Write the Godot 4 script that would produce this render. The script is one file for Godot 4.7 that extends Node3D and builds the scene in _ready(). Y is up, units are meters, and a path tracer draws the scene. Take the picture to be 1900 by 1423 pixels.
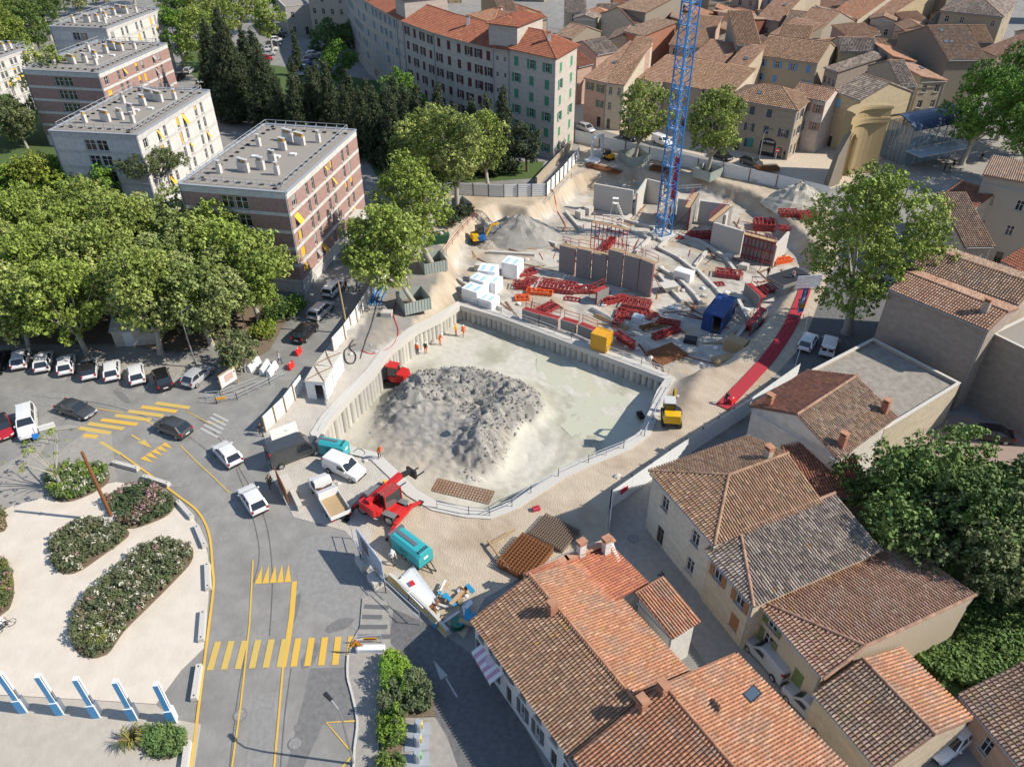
extends Node3D
# An aerial view over a town-centre building site. Units are metres, y is up.

var M:={}
var used:={}
var box_mesh: Mesh
var tile_meshes:={}

class MB:
	var v:=PackedVector3Array()
	var n:=PackedVector3Array()
	var c:=PackedColorArray()
	var tint:=Color.WHITE
	var at:=Transform3D()
	func tri(a: Vector3, b: Vector3, d: Vector3):      # counter-clockwise seen from outside
		a=at*a; b=at*b; d=at*d
		var k:=(b - a).cross(d - a).normalized()
		v.append(a); v.append(d); v.append(b)
		for i in 3:
			n.append(k); c.append(tint)
	func tri_n(a: Vector3,b: Vector3,d: Vector3,na: Vector3,nb: Vector3,nd: Vector3):
		v.append(at*a); v.append(at*d); v.append(at*b)
		n.append(at.basis*na); n.append(at.basis*nd); n.append(at.basis*nb)
		for i in 3:
			c.append(tint)
	func quad(a: Vector3,b: Vector3,d: Vector3,e: Vector3):
		tri(a,b,d); tri(a,d,e)
	func box(p: Vector3,s: Vector3,turn:=Basis()):
		var h:=s*0.5
		var q:=[]
		for i in 8:
			q.append(p+turn*Vector3(h.x if i & 1 else -h.x,h.y if i & 2 else -h.y,h.z if i & 4 else -h.z))
		quad(q[4],q[5],q[7],q[6]); quad(q[1],q[0],q[2],q[3]); quad(q[5],q[1],q[3],q[7])
		quad(q[0],q[4],q[6],q[2]); quad(q[6],q[7],q[3],q[2]); quad(q[0],q[1],q[5],q[4])
	func beam(a: Vector3,b: Vector3,w: float,h:=0.0):
		var z:=(b - a)
		var l:=z.length()
		if l<0.001: return
		z /= l
		var up:=Vector3.UP if absf(z.y)<0.95 else Vector3.RIGHT
		var x:=up.cross(z).normalized()
		box((a+b)*0.5,Vector3(w,h if h>0 else w,l),Basis(x,z.cross(x),z))
	func prism(poly: PackedVector2Array,y0: float,y1: float,bottom:=false):
		var s:=poly.size()
		var area:=0.0
		for i in s:
			area += poly[i].cross(poly[(i+1) % s])
		if area>0:
			poly=poly.duplicate(); poly.reverse()
		for i in s:
			var a:=poly[i]
			var b:=poly[(i+1) % s]
			if y1>y0:
				quad(Vector3(a.x,y0,a.y),Vector3(b.x,y0,b.y),Vector3(b.x,y1,b.y),Vector3(a.x,y1,a.y))
		var t:=Geometry2D.triangulate_polygon(poly)
		for i in range(0,t.size(),3):
			var p:=[poly[t[i]],poly[t[i+1]],poly[t[i+2]]]
			if (p[1] - p[0]).cross(p[2] - p[0])>0:
				p.reverse()
			tri(Vector3(p[0].x,y1,p[0].y),Vector3(p[1].x,y1,p[1].y),Vector3(p[2].x,y1,p[2].y))
			if bottom:
				tri(Vector3(p[2].x,y0,p[2].y),Vector3(p[1].x,y0,p[1].y),Vector3(p[0].x,y0,p[0].y))
	func ring_pts(p: Vector3,d: Vector3,r: float,k: int,flip:=Vector3.ZERO) -> Array:
		var up:=flip if flip != Vector3.ZERO else (Vector3.UP if absf(d.y)<0.9 else Vector3.RIGHT)
		var x:=up.cross(d).normalized()
		var y:=d.cross(x)
		var o:=[]
		for i in k:
			var a:=TAU*i/k
			o.append(p+(x*cos(a)+y*sin(a))*r)
		return o
	func tube(path: Array,radii: Array,k:=6,cap:=true):
		var prev:=[]
		var prev_p:=Vector3.ZERO
		var fix:=Vector3.ZERO
		for i in path.size():
			var d: Vector3=(path[mini(i+1,path.size() - 1)] - path[maxi(i - 1,0)]).normalized()
			if i==0:
				fix=Vector3.UP if absf(d.y)<0.8 else Vector3.RIGHT
			if absf(d.dot(fix))>0.98:
				fix=Vector3.FORWARD
			var r:=ring_pts(path[i],d,radii[mini(i,radii.size() - 1)],k,fix)
			if i>0:
				for j in k:
					var j2:=(j+1) % k
					var na: Vector3=(prev[j] - prev_p).normalized()
					var nb: Vector3=(prev[j2] - prev_p).normalized()
					tri_n(prev[j],prev[j2],r[j2],na,nb,nb)
					tri_n(prev[j],r[j2],r[j],na,nb,na)
			elif cap:
				for j in range(1,k - 1):
					tri(r[0],r[j+1],r[j])
			prev=r; prev_p=path[i]
		if cap:
			for j in range(1,k - 1):
				tri(prev[0],prev[j],prev[j+1])
	func cyl(p: Vector3, r: float, h: float, k := 12, r2 := -1.0):   # upright, p at the middle of its base
		tube([p,p+Vector3(0,h,0)],[r,r if r2<0 else r2],k)
	func loft(rings: Array, closed_ends := true):                    # rings of equal size, each counter-clockwise seen from the first end
		for i in range(1,rings.size()):
			var a: Array=rings[i - 1]
			var b: Array=rings[i]
			var k:=a.size()
			for j in k:
				var j2:=(j+1) % k
				quad(a[j2],a[j],b[j],b[j2])
		if closed_ends:
			for e in 2:
				var r: Array=rings[0] if e==0 else rings[-1]
				var m:=Vector3.ZERO
				for q in r: m += q
				m /= r.size()
				for j in r.size():
					var j2:=(j+1) % r.size()
					if e==0: tri(m,r[j],r[j2])
					else: tri(m,r[j2],r[j])
	func mesh() -> ArrayMesh:
		var a:=[]
		a.resize(Mesh.ARRAY_MAX)
		a[Mesh.ARRAY_VERTEX]=v; a[Mesh.ARRAY_NORMAL]=n; a[Mesh.ARRAY_COLOR]=c
		var m:=ArrayMesh.new()
		m.add_surface_from_arrays(Mesh.PRIMITIVE_TRIANGLES,a)
		return m

func numbered(called: String) -> String:
	var k: int=used.get(called,0)
	used[called]=k+1
	return called if k==0 else "%s_%03d" % [called,k]

func part(b: MB,called: String,m: Material,parent: Node3D) -> MeshInstance3D:
	return put(b.mesh(),called,m,parent)

func put(mesh: Mesh,called: String,m: Material,parent: Node3D,at:=Transform3D()) -> MeshInstance3D:
	var o:=MeshInstance3D.new()
	o.mesh=mesh
	o.material_override=m
	o.name=numbered(called) if parent==self else called
	parent.add_child(o,true)
	o.transform=at
	return o

func cube(called: String,p: Vector3,s: Vector3,m: Material,parent: Node3D,turn:=Basis()) -> MeshInstance3D:
	return put(box_mesh,called,m,parent,Transform3D(turn*Basis.from_scale(s),p))

func thing(called: String,label: String,category: String,at:=Vector3.ZERO,yaw:=0.0,group:="") -> Node3D:
	var o:=Node3D.new()
	o.name=numbered(called)
	add_child(o)
	o.position=at
	o.rotation.y=yaw
	return tag(o,label,category,group)

func tag(o: Node3D,label: String,category: String,group:="",kind:="") -> Node3D:
	o.set_meta("label",label)
	o.set_meta("category",category)
	if group: o.set_meta("group",group)
	if kind: o.set_meta("kind",kind)
	return o

func copy(src: Node3D,at: Vector3,yaw: float,label:="",group:="",scale_by:=1.0) -> Node3D:
	var o: Node3D=src.duplicate()
	o.name=numbered(String(src.name).rstrip("0123456789").trim_suffix("_"))
	add_child(o)
	o.position=at
	o.rotation=Vector3(0,yaw,0)
	o.scale=Vector3.ONE*scale_by
	if label: o.set_meta("label",label)
	if group: o.set_meta("group",group)
	return o

func structure(b: MB,called: String,m: Material,label: String,category: String) -> MeshInstance3D:
	var o:=part(b,called,m,self)
	tag(o,label,category,"","structure")
	return o

func many(mesh: Mesh,places: Array,tints: Array,called: String,m: Material,parent: Node3D) -> MultiMeshInstance3D:
	var mm:=MultiMesh.new()
	mm.transform_format=MultiMesh.TRANSFORM_3D
	mm.use_colors=true
	mm.mesh=mesh
	mm.instance_count=places.size()
	for i in places.size():
		mm.set_instance_transform(i,places[i])
		mm.set_instance_color(i,tints[i])
	var o:=MultiMeshInstance3D.new()
	o.multimesh=mm
	o.material_override=m
	o.name=numbered(called) if parent==self else called
	parent.add_child(o,true)
	o.set_meta("kind","stuff")
	return o

func pv(a: Array) -> PackedVector2Array:
	var o:=PackedVector2Array()
	for i in range(0,a.size(),2):
		o.append(Vector2(a[i],a[i+1]))
	return o

func v3(p: Vector2,y:=0.0) -> Vector3:
	return Vector3(p.x,y,p.y)

func rnd(seed_of: int) -> RandomNumberGenerator:
	var r:=RandomNumberGenerator.new()
	r.seed=seed_of*7919+13
	return r

func lin(r: float, g: float, b: float) -> Color:      # a colour given as linear reflectance
	return Color(r,g,b).linear_to_srgb()

func noise_of(seed_of: int,freq: float,oct:=4,type:=FastNoiseLite.TYPE_SIMPLEX_SMOOTH) -> FastNoiseLite:
	var f:=FastNoiseLite.new()
	f.seed=seed_of; f.frequency=freq; f.fractal_octaves=oct; f.noise_type=type
	f.fractal_gain=0.6
	return f

func grain(a: Color,b: Color,seed_of: int,freq:=0.03,size:=512,oct:=5,mid:=0.5) -> NoiseTexture2D:
	var t:=NoiseTexture2D.new()
	t.width=size; t.height=size; t.seamless=true
	t.noise=noise_of(seed_of,freq,oct)
	var g:=Gradient.new()
	g.set_color(0,a); g.set_color(1,b)
	g.set_offset(0,mid - 0.42); g.set_offset(1,mid+0.42)
	t.color_ramp=g
	return t

func bumps(seed_of: int,freq:=0.06,strength:=4.0,size:=512) -> NoiseTexture2D:
	var t:=NoiseTexture2D.new()
	t.width=size; t.height=size; t.seamless=true; t.as_normal_map=true; t.bump_strength=strength
	t.noise=noise_of(seed_of,freq,5)
	return t

# a matt surface of two mixed tones; tex_m is how many metres one repeat of its grain covers
func surf(a: Color,b: Color,seed_of: int,tex_m:=4.0,rough:=0.9,freq:=0.03,bump:=0.0,tinted:=false) -> StandardMaterial3D:
	var m:=StandardMaterial3D.new()
	m.albedo_texture=grain(a,b,seed_of,freq)
	m.uv1_triplanar=true; m.uv1_world_triplanar=true
	m.uv1_scale=Vector3.ONE/tex_m
	m.roughness=rough
	m.vertex_color_use_as_albedo=tinted
	if bump>0:
		m.normal_enabled=true
		m.normal_texture=M.bump_tex
		m.normal_scale=bump
	return m

func plain(c: Color,rough:=0.6,metal:=0.0,tinted:=false) -> StandardMaterial3D:
	var m:=StandardMaterial3D.new()
	m.albedo_color=c; m.roughness=rough; m.metallic=metal
	m.vertex_color_use_as_albedo=tinted
	return m

func sheet(called: String,poly: Array,y: float,m: Material,label: String,category: String,thick:=0.0) -> MeshInstance3D:
	var b:=MB.new()
	b.prism(pv(poly),y - thick,y)
	return structure(b,called,m,label,category)

# a flat ribbon along a path, for painted lines
func ribbon(b: MB,path: PackedVector2Array,w: float,y: float):
	for i in path.size() - 1:
		var a:=path[i]
		var e:=path[i+1]
		var d:=(e - a).normalized()
		var d0:=d if i==0 else (d+(a - path[i - 1]).normalized()).normalized()
		var d1:=d if i==path.size() - 2 else (d+(path[i+2] - e).normalized()).normalized()
		var s0:=Vector2(-d0.y,d0.x)*w*0.5
		var s1:=Vector2(-d1.y,d1.x)*w*0.5
		b.quad(v3(a+s0,y),v3(e+s1,y),v3(e - s1,y),v3(a - s0,y))

func smooth_path(p: PackedVector2Array,step: float,closed:=false) -> PackedVector2Array:
	var c:=Curve2D.new()
	var k:=p.size()
	for i in (k+1 if closed else k):
		var a:=p[(i - 1+k) % k] if closed else p[maxi(i - 1,0)]
		var b:=p[(i+1) % k] if closed else p[mini(i+1,k - 1)]
		var t:=(b - a)/6.0
		c.add_point(p[i % k],-t,t)
	c.bake_interval=step
	return c.get_baked_points()

func mark(called: String,b: MB,m: Material,label: String,group:="") -> Node3D:
	var o:=part(b,called,m,self)
	return tag(o,label,"road marking",group)

func materials():
	M.sill=plain(lin(0.45,0.42,0.37),0.85)
	M.bump_tex=bumps(3,0.05,5.0)
	M.asphalt=surf(lin(0.195,0.19,0.176),lin(0.27,0.263,0.245),11,11.0,0.92,0.006,0.15,true)
	M.asphalt_dark=surf(lin(0.1,0.1,0.1),lin(0.15,0.15,0.148),12,6.0,0.9,0.02,0.35)
	M.paving=surf(lin(0.25,0.235,0.21),lin(0.33,0.31,0.275),13,6.0,0.9,0.015,0.15)
	M.sandpave=surf(lin(0.54,0.48,0.4),lin(0.62,0.555,0.47),14,11.0,0.95,0.008,0.1)
	M.concretepave=surf(lin(0.38,0.345,0.29),lin(0.45,0.41,0.35),15,8.0,0.95,0.01,0.15)
	M.soil=surf(lin(0.1,0.075,0.05),lin(0.26,0.2,0.14),16,4.0,1.0,0.03,0.8)
	M.grass=surf(lin(0.035,0.07,0.015),lin(0.11,0.16,0.04),17,4.0,1.0,0.05,1.0)
	M.site=surf(lin(0.8,0.8,0.8),lin(1.0,1.0,1.0),18,5.0,1.0,0.05,1.2,true)
	M.pit=surf(lin(0.82,0.82,0.82),lin(1.0,1.0,1.0),19,4.0,0.95,0.05,1.0,true)
	M.yellow=surf(lin(0.48,0.31,0.07),lin(0.72,0.45,0.06),20,2.0,0.8,0.06)
	M.yellow_worn=surf(lin(0.4,0.31,0.12),lin(0.66,0.44,0.08),21,2.0,0.85,0.05)
	M.white_worn=surf(lin(0.3,0.3,0.29),lin(0.5,0.5,0.48),22,2.0,0.85,0.06)
	M.grey_worn=surf(lin(0.09,0.095,0.1),lin(0.14,0.145,0.15),23,2.0,0.85,0.06)
	M.concrete=surf(lin(0.42,0.4,0.36),lin(0.58,0.56,0.51),24,3.0,0.9,0.03,0.3,true)
	M.concrete_dark=surf(lin(0.17,0.165,0.16),lin(0.3,0.29,0.28),25,3.0,0.85,0.02,0.2,true)
	M.render=surf(lin(0.72,0.71,0.69),lin(1.0,1.0,1.0),26,6.0,0.92,0.014,0.35,true)
	M.stone=surf(lin(0.5,0.5,0.5),lin(1.0,1.0,1.0),27,2.2,0.95,0.04,1.2,true)
	M.gravel=surf(lin(0.2,0.18,0.155),lin(0.36,0.33,0.29),28,2.0,1.0,0.1,0.8)
	M.tile=surf(lin(0.75,0.75,0.75),lin(1.0,1.0,1.0),29,1.5,0.9,0.06,0.3,true)
	M.bark=surf(lin(0.3,0.28,0.23),lin(0.48,0.45,0.38),30,1.5,0.95,0.05,0.6)
	M.bark_dark=surf(lin(0.09,0.07,0.05),lin(0.18,0.15,0.11),31,1.5,0.95,0.05,0.6)
	M.leaf=plain(Color.WHITE,0.75,0.0,true)
	M.leaf.backlight_enabled=true
	M.leaf.backlight=Color(0.28,0.32,0.08)
	M.paint=plain(Color.WHITE,0.45,0.0,true)
	M.metal=plain(lin(0.45,0.46,0.47),0.45,0.7)
	M.galv=plain(lin(0.5,0.52,0.53),0.5,0.3)
	M.dark=plain(lin(0.02,0.02,0.022),0.6)
	M.glass=plain(lin(0.02,0.025,0.03),0.08)
	M.glass.metallic_specular=0.8
	M.rubber=plain(lin(0.02,0.02,0.02),0.85)
	M.white=plain(lin(0.72,0.72,0.7),0.55)
	M.frame=plain(lin(0.62,0.62,0.6),0.5)
	M.shutter=plain(Color.WHITE,0.7,0.0,true)
	M.red_steel=surf(lin(0.24,0.03,0.028),lin(0.44,0.045,0.042),32,1.2,0.7,0.06,0.2)
	M.blue_steel=plain(lin(0.02,0.16,0.42),0.45)
	M.rust=surf(lin(0.15,0.055,0.02),lin(0.3,0.13,0.05),33,1.2,0.95,0.06,0.6)
	M.hoard=surf(lin(0.6,0.62,0.62),lin(0.72,0.74,0.74),34,3.0,0.55,0.02,0.0,true)
	M.timber=surf(lin(0.3,0.2,0.1),lin(0.48,0.35,0.2),35,1.0,0.85,0.04,0.3)
	M.planter=surf(lin(0.3,0.34,0.31),lin(0.4,0.44,0.4),36,3.0,0.6,0.02)
	M.water=plain(lin(0.46,0.455,0.355),0.12)
	M.wrap=surf(lin(0.72,0.74,0.76),lin(0.86,0.87,0.88),37,2.0,0.4,0.04,0.4)
	M.skin=plain(Color.WHITE,0.8,0.0,true)
	M.orange=plain(lin(0.75,0.12,0.02),0.6)
	M.zinc=plain(lin(0.35,0.38,0.42),0.5,0.2)
	M.pile_mats=[surf(lin(0.36,0.345,0.31),lin(0.62,0.6,0.55),41,2.5,0.95,0.03,0.8),surf(lin(0.32,0.31,0.28),lin(0.56,0.54,0.49),42,2.0,0.95,0.03,0.8),surf(lin(0.42,0.4,0.35),lin(0.66,0.64,0.58),43,3.0,0.95,0.03,0.8)]
	M.brickpave=surf(lin(0.24,0.17,0.14),lin(0.36,0.27,0.22),44,1.0,0.95,0.06,0.4)
	M.townpave=surf(lin(0.42,0.35,0.27),lin(0.56,0.48,0.38),45,5.0,0.95,0.02,0.3)
	M.sky_glass=plain(lin(0.1,0.14,0.18),0.1)
	M.deck=surf(lin(0.2,0.185,0.16),lin(0.31,0.28,0.24),46,6.0,0.95,0.01,0.2)
	M.rebar=surf(lin(0.14,0.1,0.07),lin(0.24,0.18,0.14),47,1.0,0.9,0.05)
	M.hutroof=surf(lin(0.5,0.46,0.38),lin(0.66,0.62,0.54),48,1.5,0.7,0.03)
	M.print_blue=surf(lin(0.3,0.36,0.46),lin(0.52,0.58,0.66),49,3.0,0.6,0.01)
	M.print_dark=surf(lin(0.06,0.06,0.06),lin(0.25,0.24,0.24),50,1.5,0.6,0.02)
	M.carpet=surf(lin(0.3,0.02,0.032),lin(0.4,0.035,0.048),52,2.0,0.95,0.03)
	M.post=plain(lin(0.74,0.74,0.73),0.5)
	M.postblue=plain(lin(0.06,0.26,0.5),0.5)
	M.hallglass=plain(Color(0.55,0.65,0.7,0.35),0.05)
	M.hallglass.transparency=BaseMaterial3D.TRANSPARENCY_ALPHA
	M.patch_dark=surf(lin(0.135,0.135,0.132),lin(0.185,0.183,0.178),53,6.0,0.92,0.02,0.15)
	M.patch_pale=surf(lin(0.205,0.2,0.19),lin(0.265,0.26,0.245),54,6.0,0.92,0.02,0.15)
	M.coping=surf(lin(0.4,0.2,0.12),lin(0.52,0.28,0.17),55,1.0,0.9,0.06)

var site_poly: PackedVector2Array
var low_poly: PackedVector2Array
var pit_poly: PackedVector2Array      # inner edge of the cap beam
var pit_level: PackedFloat32Array
var nz:=noise_of(5,0.15,4)
var nz2:=noise_of(6,0.9,3)
const PIT:=-4.2

func edge_dist(p: Vector2,poly: PackedVector2Array) -> float:
	var best:=1e9
	for i in poly.size():
		var q:=Geometry2D.get_closest_point_to_segment(p,poly[i],poly[(i+1) % poly.size()])
		best=minf(best,p.distance_squared_to(q))
	return sqrt(best)

func site_h(p: Vector2) -> float:
	if Geometry2D.is_point_in_polygon(p,low_poly):
		return -2.2+0.1*nz2.get_noise_2d(p.x,p.y)
	var d:=edge_dist(p,low_poly)
	var h:=minf(-2.2+d*1.35+0.5*nz.get_noise_2d(p.x*3,p.y*3),0.03)
	var e:=edge_dist(p,site_poly)
	var best:=1e9
	var lev:=0.0
	for i in pit_poly.size():
		var a:=pit_poly[i]
		var b:=pit_poly[(i+1) % pit_poly.size()]
		var q:=Geometry2D.get_closest_point_to_segment(p,a,b)
		var dd:=p.distance_squared_to(q)
		if dd<best:
			best=dd
			lev=lerpf(pit_level[i],pit_level[(i+1) % pit_poly.size()],a.distance_to(q)/a.distance_to(b))
	h=lerpf(h,lev - 0.06,clampf(1.0 - (sqrt(best) - 1.1)/2.5,0,1))
	if not Geometry2D.is_point_in_polygon(p,site_poly):
		return 0.03
	h=lerpf(0.03,h,clampf((e - 1.6)/2.0,0,1))
	return h+0.07*nz2.get_noise_2d(p.x,p.y)*clampf((e - 1.6)/2.0,0,1)

func heap_h(p: Vector2) -> float:
	var h:=0.0
	for g in heaps:
		var d:=p - Vector2(g[0],g[1])
		h += g[2]*exp(-d.length_squared()/(2*g[3]*g[3]))
	return h

var heaps:=[]

func ground():
	site_poly=pv([-26.27,-61.82,-24.14,-70.88,-21.19,-82.63,-18.56,-93.46,-17.05,-105,-15.14,-116.62,-13.71,-126.17,-8.27,-129.44,4.85,-123.93,6.84,-127.43,13.49,-143.1,13.39,-156.09,22.36,-146.73,35.34,-138.4,46.72,-129.06,53.84,-123.43,48.38,-101.24,40.7,-87.44,35.42,-77.27,26.78,-66.7,16.72,-57.11,8.98,-50.49,8.46,-46.51,4.12,-44.7,-2.37,-40.17,-3.97,-36.32,-6.26,-38.62,-11.72,-43.37,-15.24,-47.72,-20.26,-49.43,-23.95,-55.23])
	low_poly=pv([-6.78,-91.9,-8.01,-98.03,-8.05,-104.74,-6.47,-110.57,-4.63,-115.04,-1.58,-118.49,3.29,-115.91,6.07,-118.99,9.09,-124.42,11.33,-128.57,14.87,-131.91,22.84,-133.26,33.1,-130.56,39.31,-124.3,41.55,-119.39,43.86,-105.64,43.88,-100.45,36.51,-91.23,30.42,-81.87,24.74,-74.87,18.62,-73.3])
	var q:=[-7.07,-90.5,-1.8,-9.52,-86.08,-1.2,-12.3,-82.3,-0.6,-15.01,-76.87,-0.2,-16.27,-72.15,0,-17.43,-69.56,0,-18.54,-67.08,0,-19.75,-63.98,0,-20.32,-61.57,0,-19.29,-60.01,0,-16.81,-59.22,0,-13.84,-58.12,0,-11.43,-55.32,0,-9.44,-52.82,0,-7.13,-51.01,0,-4.11,-50.14,0,-2.2,-49.92,0,-0.09,-51.07,0,4.49,-55.13,0,7.62,-57.06,0,11.39,-59.14,0,13.7,-61.6,-0.3,15.27,-65.65,-0.8,16.94,-70.15,-1.4,18.41,-73.08,-1.8,15.64,-75.21,-1.8,11.39,-78.26,-1.8,7.56,-80.97,-1.8,3.55,-83.81,-1.8,-1.37,-87.34,-1.8]
	var corner:=PackedVector2Array()
	for i in range(0,q.size(),3):
		corner.append(Vector2(q[i],q[i+1])); pit_level.append(q[i+2])
	pit_poly=corner
	# the ground: one sheet to the horizon, with the building site left open
	var b:=MB.new()
	var hole:=Geometry2D.offset_polygon(site_poly,-1.5)[0]
	var patch:=noise_of(8,0.035,4)
	var fine:=noise_of(9,0.3,3)
	var s:=2.5
	var x0:=-190.0
	var z0:=-330.0
	var nx:=152
	var nzz:=136
	var tone:=[]
	var inside:=[]
	for j in nzz+1:
		for i in nx+1:
			var p:=Vector2(x0+i*s,z0+j*s)
			var t:=1.0+0.32*patch.get_noise_2d(p.x,p.y)+0.26*fine.get_noise_2d(p.x,p.y)
			var dust:=clampf(1.0 - p.distance_to(Vector2(-17.62,-47.42))/17.0+0.35*fine.get_noise_2d(p.x*0.7,p.y*0.7),0,1)
			tone.append(Color(t+dust*0.9,t+dust*0.87,t+dust*0.8))
			inside.append(Geometry2D.is_point_in_polygon(p,hole))
	for j in nzz:
		for i in nx:
			var k:=j*(nx+1)+i
			var ids:=[k,k+nx+1,k+nx+2,k+1]
			var cnt:=0
			for id in ids:
				if inside[id]: cnt += 1
			if cnt==4: continue
			if cnt>0:
				var o:=Vector2(x0+i*s,z0+j*s)
				b.tint=tone[k]
				for piece in Geometry2D.clip_polygons(PackedVector2Array([o,o+Vector2(s,0),o+Vector2(s,s),o+Vector2(0,s)]),hole):
					b.prism(piece,0.0,0.0)
				continue
			var c:=[]
			for id in ids:
				c.append(Vector3(x0+(id % (nx+1))*s,0,z0+(id/(nx+1))*s))
			for t in [[0,1,2],[0,2,3]]:
				for e in [t[0],t[2],t[1]]:
					b.v.append(c[e]); b.n.append(Vector3.UP); b.c.append(tone[ids[e]])
	var x1:=x0+nx*s
	var z1:=z0+nzz*s
	b.tint=Color(1,1,1)
	b.quad(Vector3(-900,0,z0),Vector3(900,0,z0),Vector3(900,0,-1200),Vector3(-900,0,-1200))
	b.quad(Vector3(-900,0,300),Vector3(900,0,300),Vector3(900,0,z1),Vector3(-900,0,z1))
	b.quad(Vector3(-900,0,z1),Vector3(x0,0,z1),Vector3(x0,0,z0),Vector3(-900,0,z0))
	b.quad(Vector3(x1,0,z1),Vector3(900,0,z1),Vector3(900,0,z0),Vector3(x1,0,z0))
	structure(b,"ground",M.asphalt,"worn grey asphalt of the streets around the building site","ground")
	site_ground()
	pit()
	sheets()
	markings()

func grid_sheet(b: MB,lo: Vector2,hi: Vector2,s: float,keep: Callable,height: Callable,colour: Callable,clip:=PackedVector2Array()):
	var nx:=int((hi.x - lo.x)/s)+1
	var ny:=int((hi.y - lo.y)/s)+1
	var hh:=PackedFloat32Array()
	var cc:=PackedColorArray()
	var kk:=PackedByteArray()
	for j in ny+1:
		for i in nx+1:
			var p:=lo+Vector2(i,j)*s
			var ok: bool=keep.call(p)
			kk.append(1 if ok else 0)
			hh.append(height.call(p) if ok else 0.0)
			cc.append(colour.call(p,hh[-1]) if ok else Color.WHITE)
	var w:=nx+1
	var nn:=PackedVector3Array()
	nn.resize(hh.size())
	for j in ny+1:
		for i in w:
			var k:=j*w+i
			var l:=hh[k - 1] if i>0 and kk[k - 1] else hh[k]
			var r:=hh[k+1] if i<nx and kk[k+1] else hh[k]
			var u:=hh[k - w] if j>0 and kk[k - w] else hh[k]
			var d:=hh[k+w] if j<ny and kk[k+w] else hh[k]
			nn[k]=Vector3(l - r,2*s,u - d).normalized()
	for j in ny:
		for i in nx:
			var k:=j*w+i
			var ids:=[k,k+w,k+w+1,k+1]
			if not (kk[ids[0]] and kk[ids[1]] and kk[ids[2]] and kk[ids[3]]):
				if clip.size()==0: continue
				var q:=lo+Vector2(i,j)*s
				var cell:=PackedVector2Array([q,q+Vector2(s,0),q+Vector2(s,s),q+Vector2(0,s)])
				for piece in Geometry2D.intersect_polygons(cell,clip):
					var ok:=true
					for pp in piece:
						if Geometry2D.is_point_in_polygon(pp,pit_poly): ok=false
					if not ok: continue
					b.tint=colour.call(piece[0],0.03)
					var tt:=Geometry2D.triangulate_polygon(piece)
					for m in range(0,tt.size(),3):
						var w3:=[]
						for mm in 3:
							var pq:=piece[tt[m+mm]]
							w3.append(Vector3(pq.x,height.call(pq),pq.y))
						if (w3[1] - w3[0]).cross(w3[2] - w3[0]).y<0: w3.reverse()
						b.tri(w3[0],w3[1],w3[2])
				continue
			for e in [0,2,1,0,3,2]:
				var id: int=ids[e]
				b.v.append(Vector3(lo.x+(id % w)*s,hh[id],lo.y+(id/w)*s)); b.n.append(nn[id]); b.c.append(cc[id])

func bounds(p: PackedVector2Array) -> Rect2:
	var r:=Rect2(p[0],Vector2.ZERO)
	for q in p:
		r=r.expand(q)
	return r

var pale_poly: PackedVector2Array
var tarmac_poly: PackedVector2Array

func site_ground():
	var b:=MB.new()
	var r:=bounds(site_poly)
	var cut: PackedVector2Array=Geometry2D.offset_polygon(pit_poly,0.1)[0]
	var pn:=noise_of(15,0.12,5)
	pale_poly=pv([-7.01,-91.9,-7.87,-101.31,-5.78,-110.18,4.62,-115.89,22.74,-132.51,32.73,-123.97,43.33,-103.88,42.08,-97.23,30.79,-80.63,25.14,-73.76,18.71,-73.84])
	tarmac_poly=pv([-20.21,-76.88,-17.86,-88.34,-14.99,-102.32,-12.23,-107.66,-9.4,-102.23,-10.9,-91.1,-12.99,-82.89,-16.94,-76.84])
	grid_sheet(b,r.position,r.end,0.6,
		func(p): return Geometry2D.is_point_in_polygon(p,site_poly) and not Geometry2D.is_point_in_polygon(p,cut),
		site_h,
		func(p,h):
			var t:=pn.get_noise_2d(p.x,p.y)
			var f:=nz2.get_noise_2d(p.x*1.7,p.y*1.7)
			var sand:=Color(0.53,0.445,0.335)
			var pale:=Color(0.56,0.52,0.45)
			var c:=sand
			if h<-1.7 or Geometry2D.is_point_in_polygon(p,pale_poly):
				c=pale.lerp(Color(0.44,0.36,0.26),clampf(t*2.6+0.25,0,1)).lerp(Color(0.34,0.32,0.285),clampf(pn.get_noise_2d(p.y*1.6+90,p.x*1.6)*3.5 - 0.1,0,0.85))
			elif Geometry2D.is_point_in_polygon(p,tarmac_poly):
				c=Color(0.27,0.26,0.24).lerp(Color(0.42,0.35,0.27),clampf(t*2.5,0,1))
			elif p.x<-12+7*t:
				c=Color(0.52,0.48,0.42)
			else:
				c=sand.lerp(Color(0.42,0.33,0.235),clampf(t*2.2+0.1,0,1))
			return c*(1.0+0.16*f),site_poly)
	structure(b,"site_ground",M.site,"sandy trodden earth of the fenced building site","ground")

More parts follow.
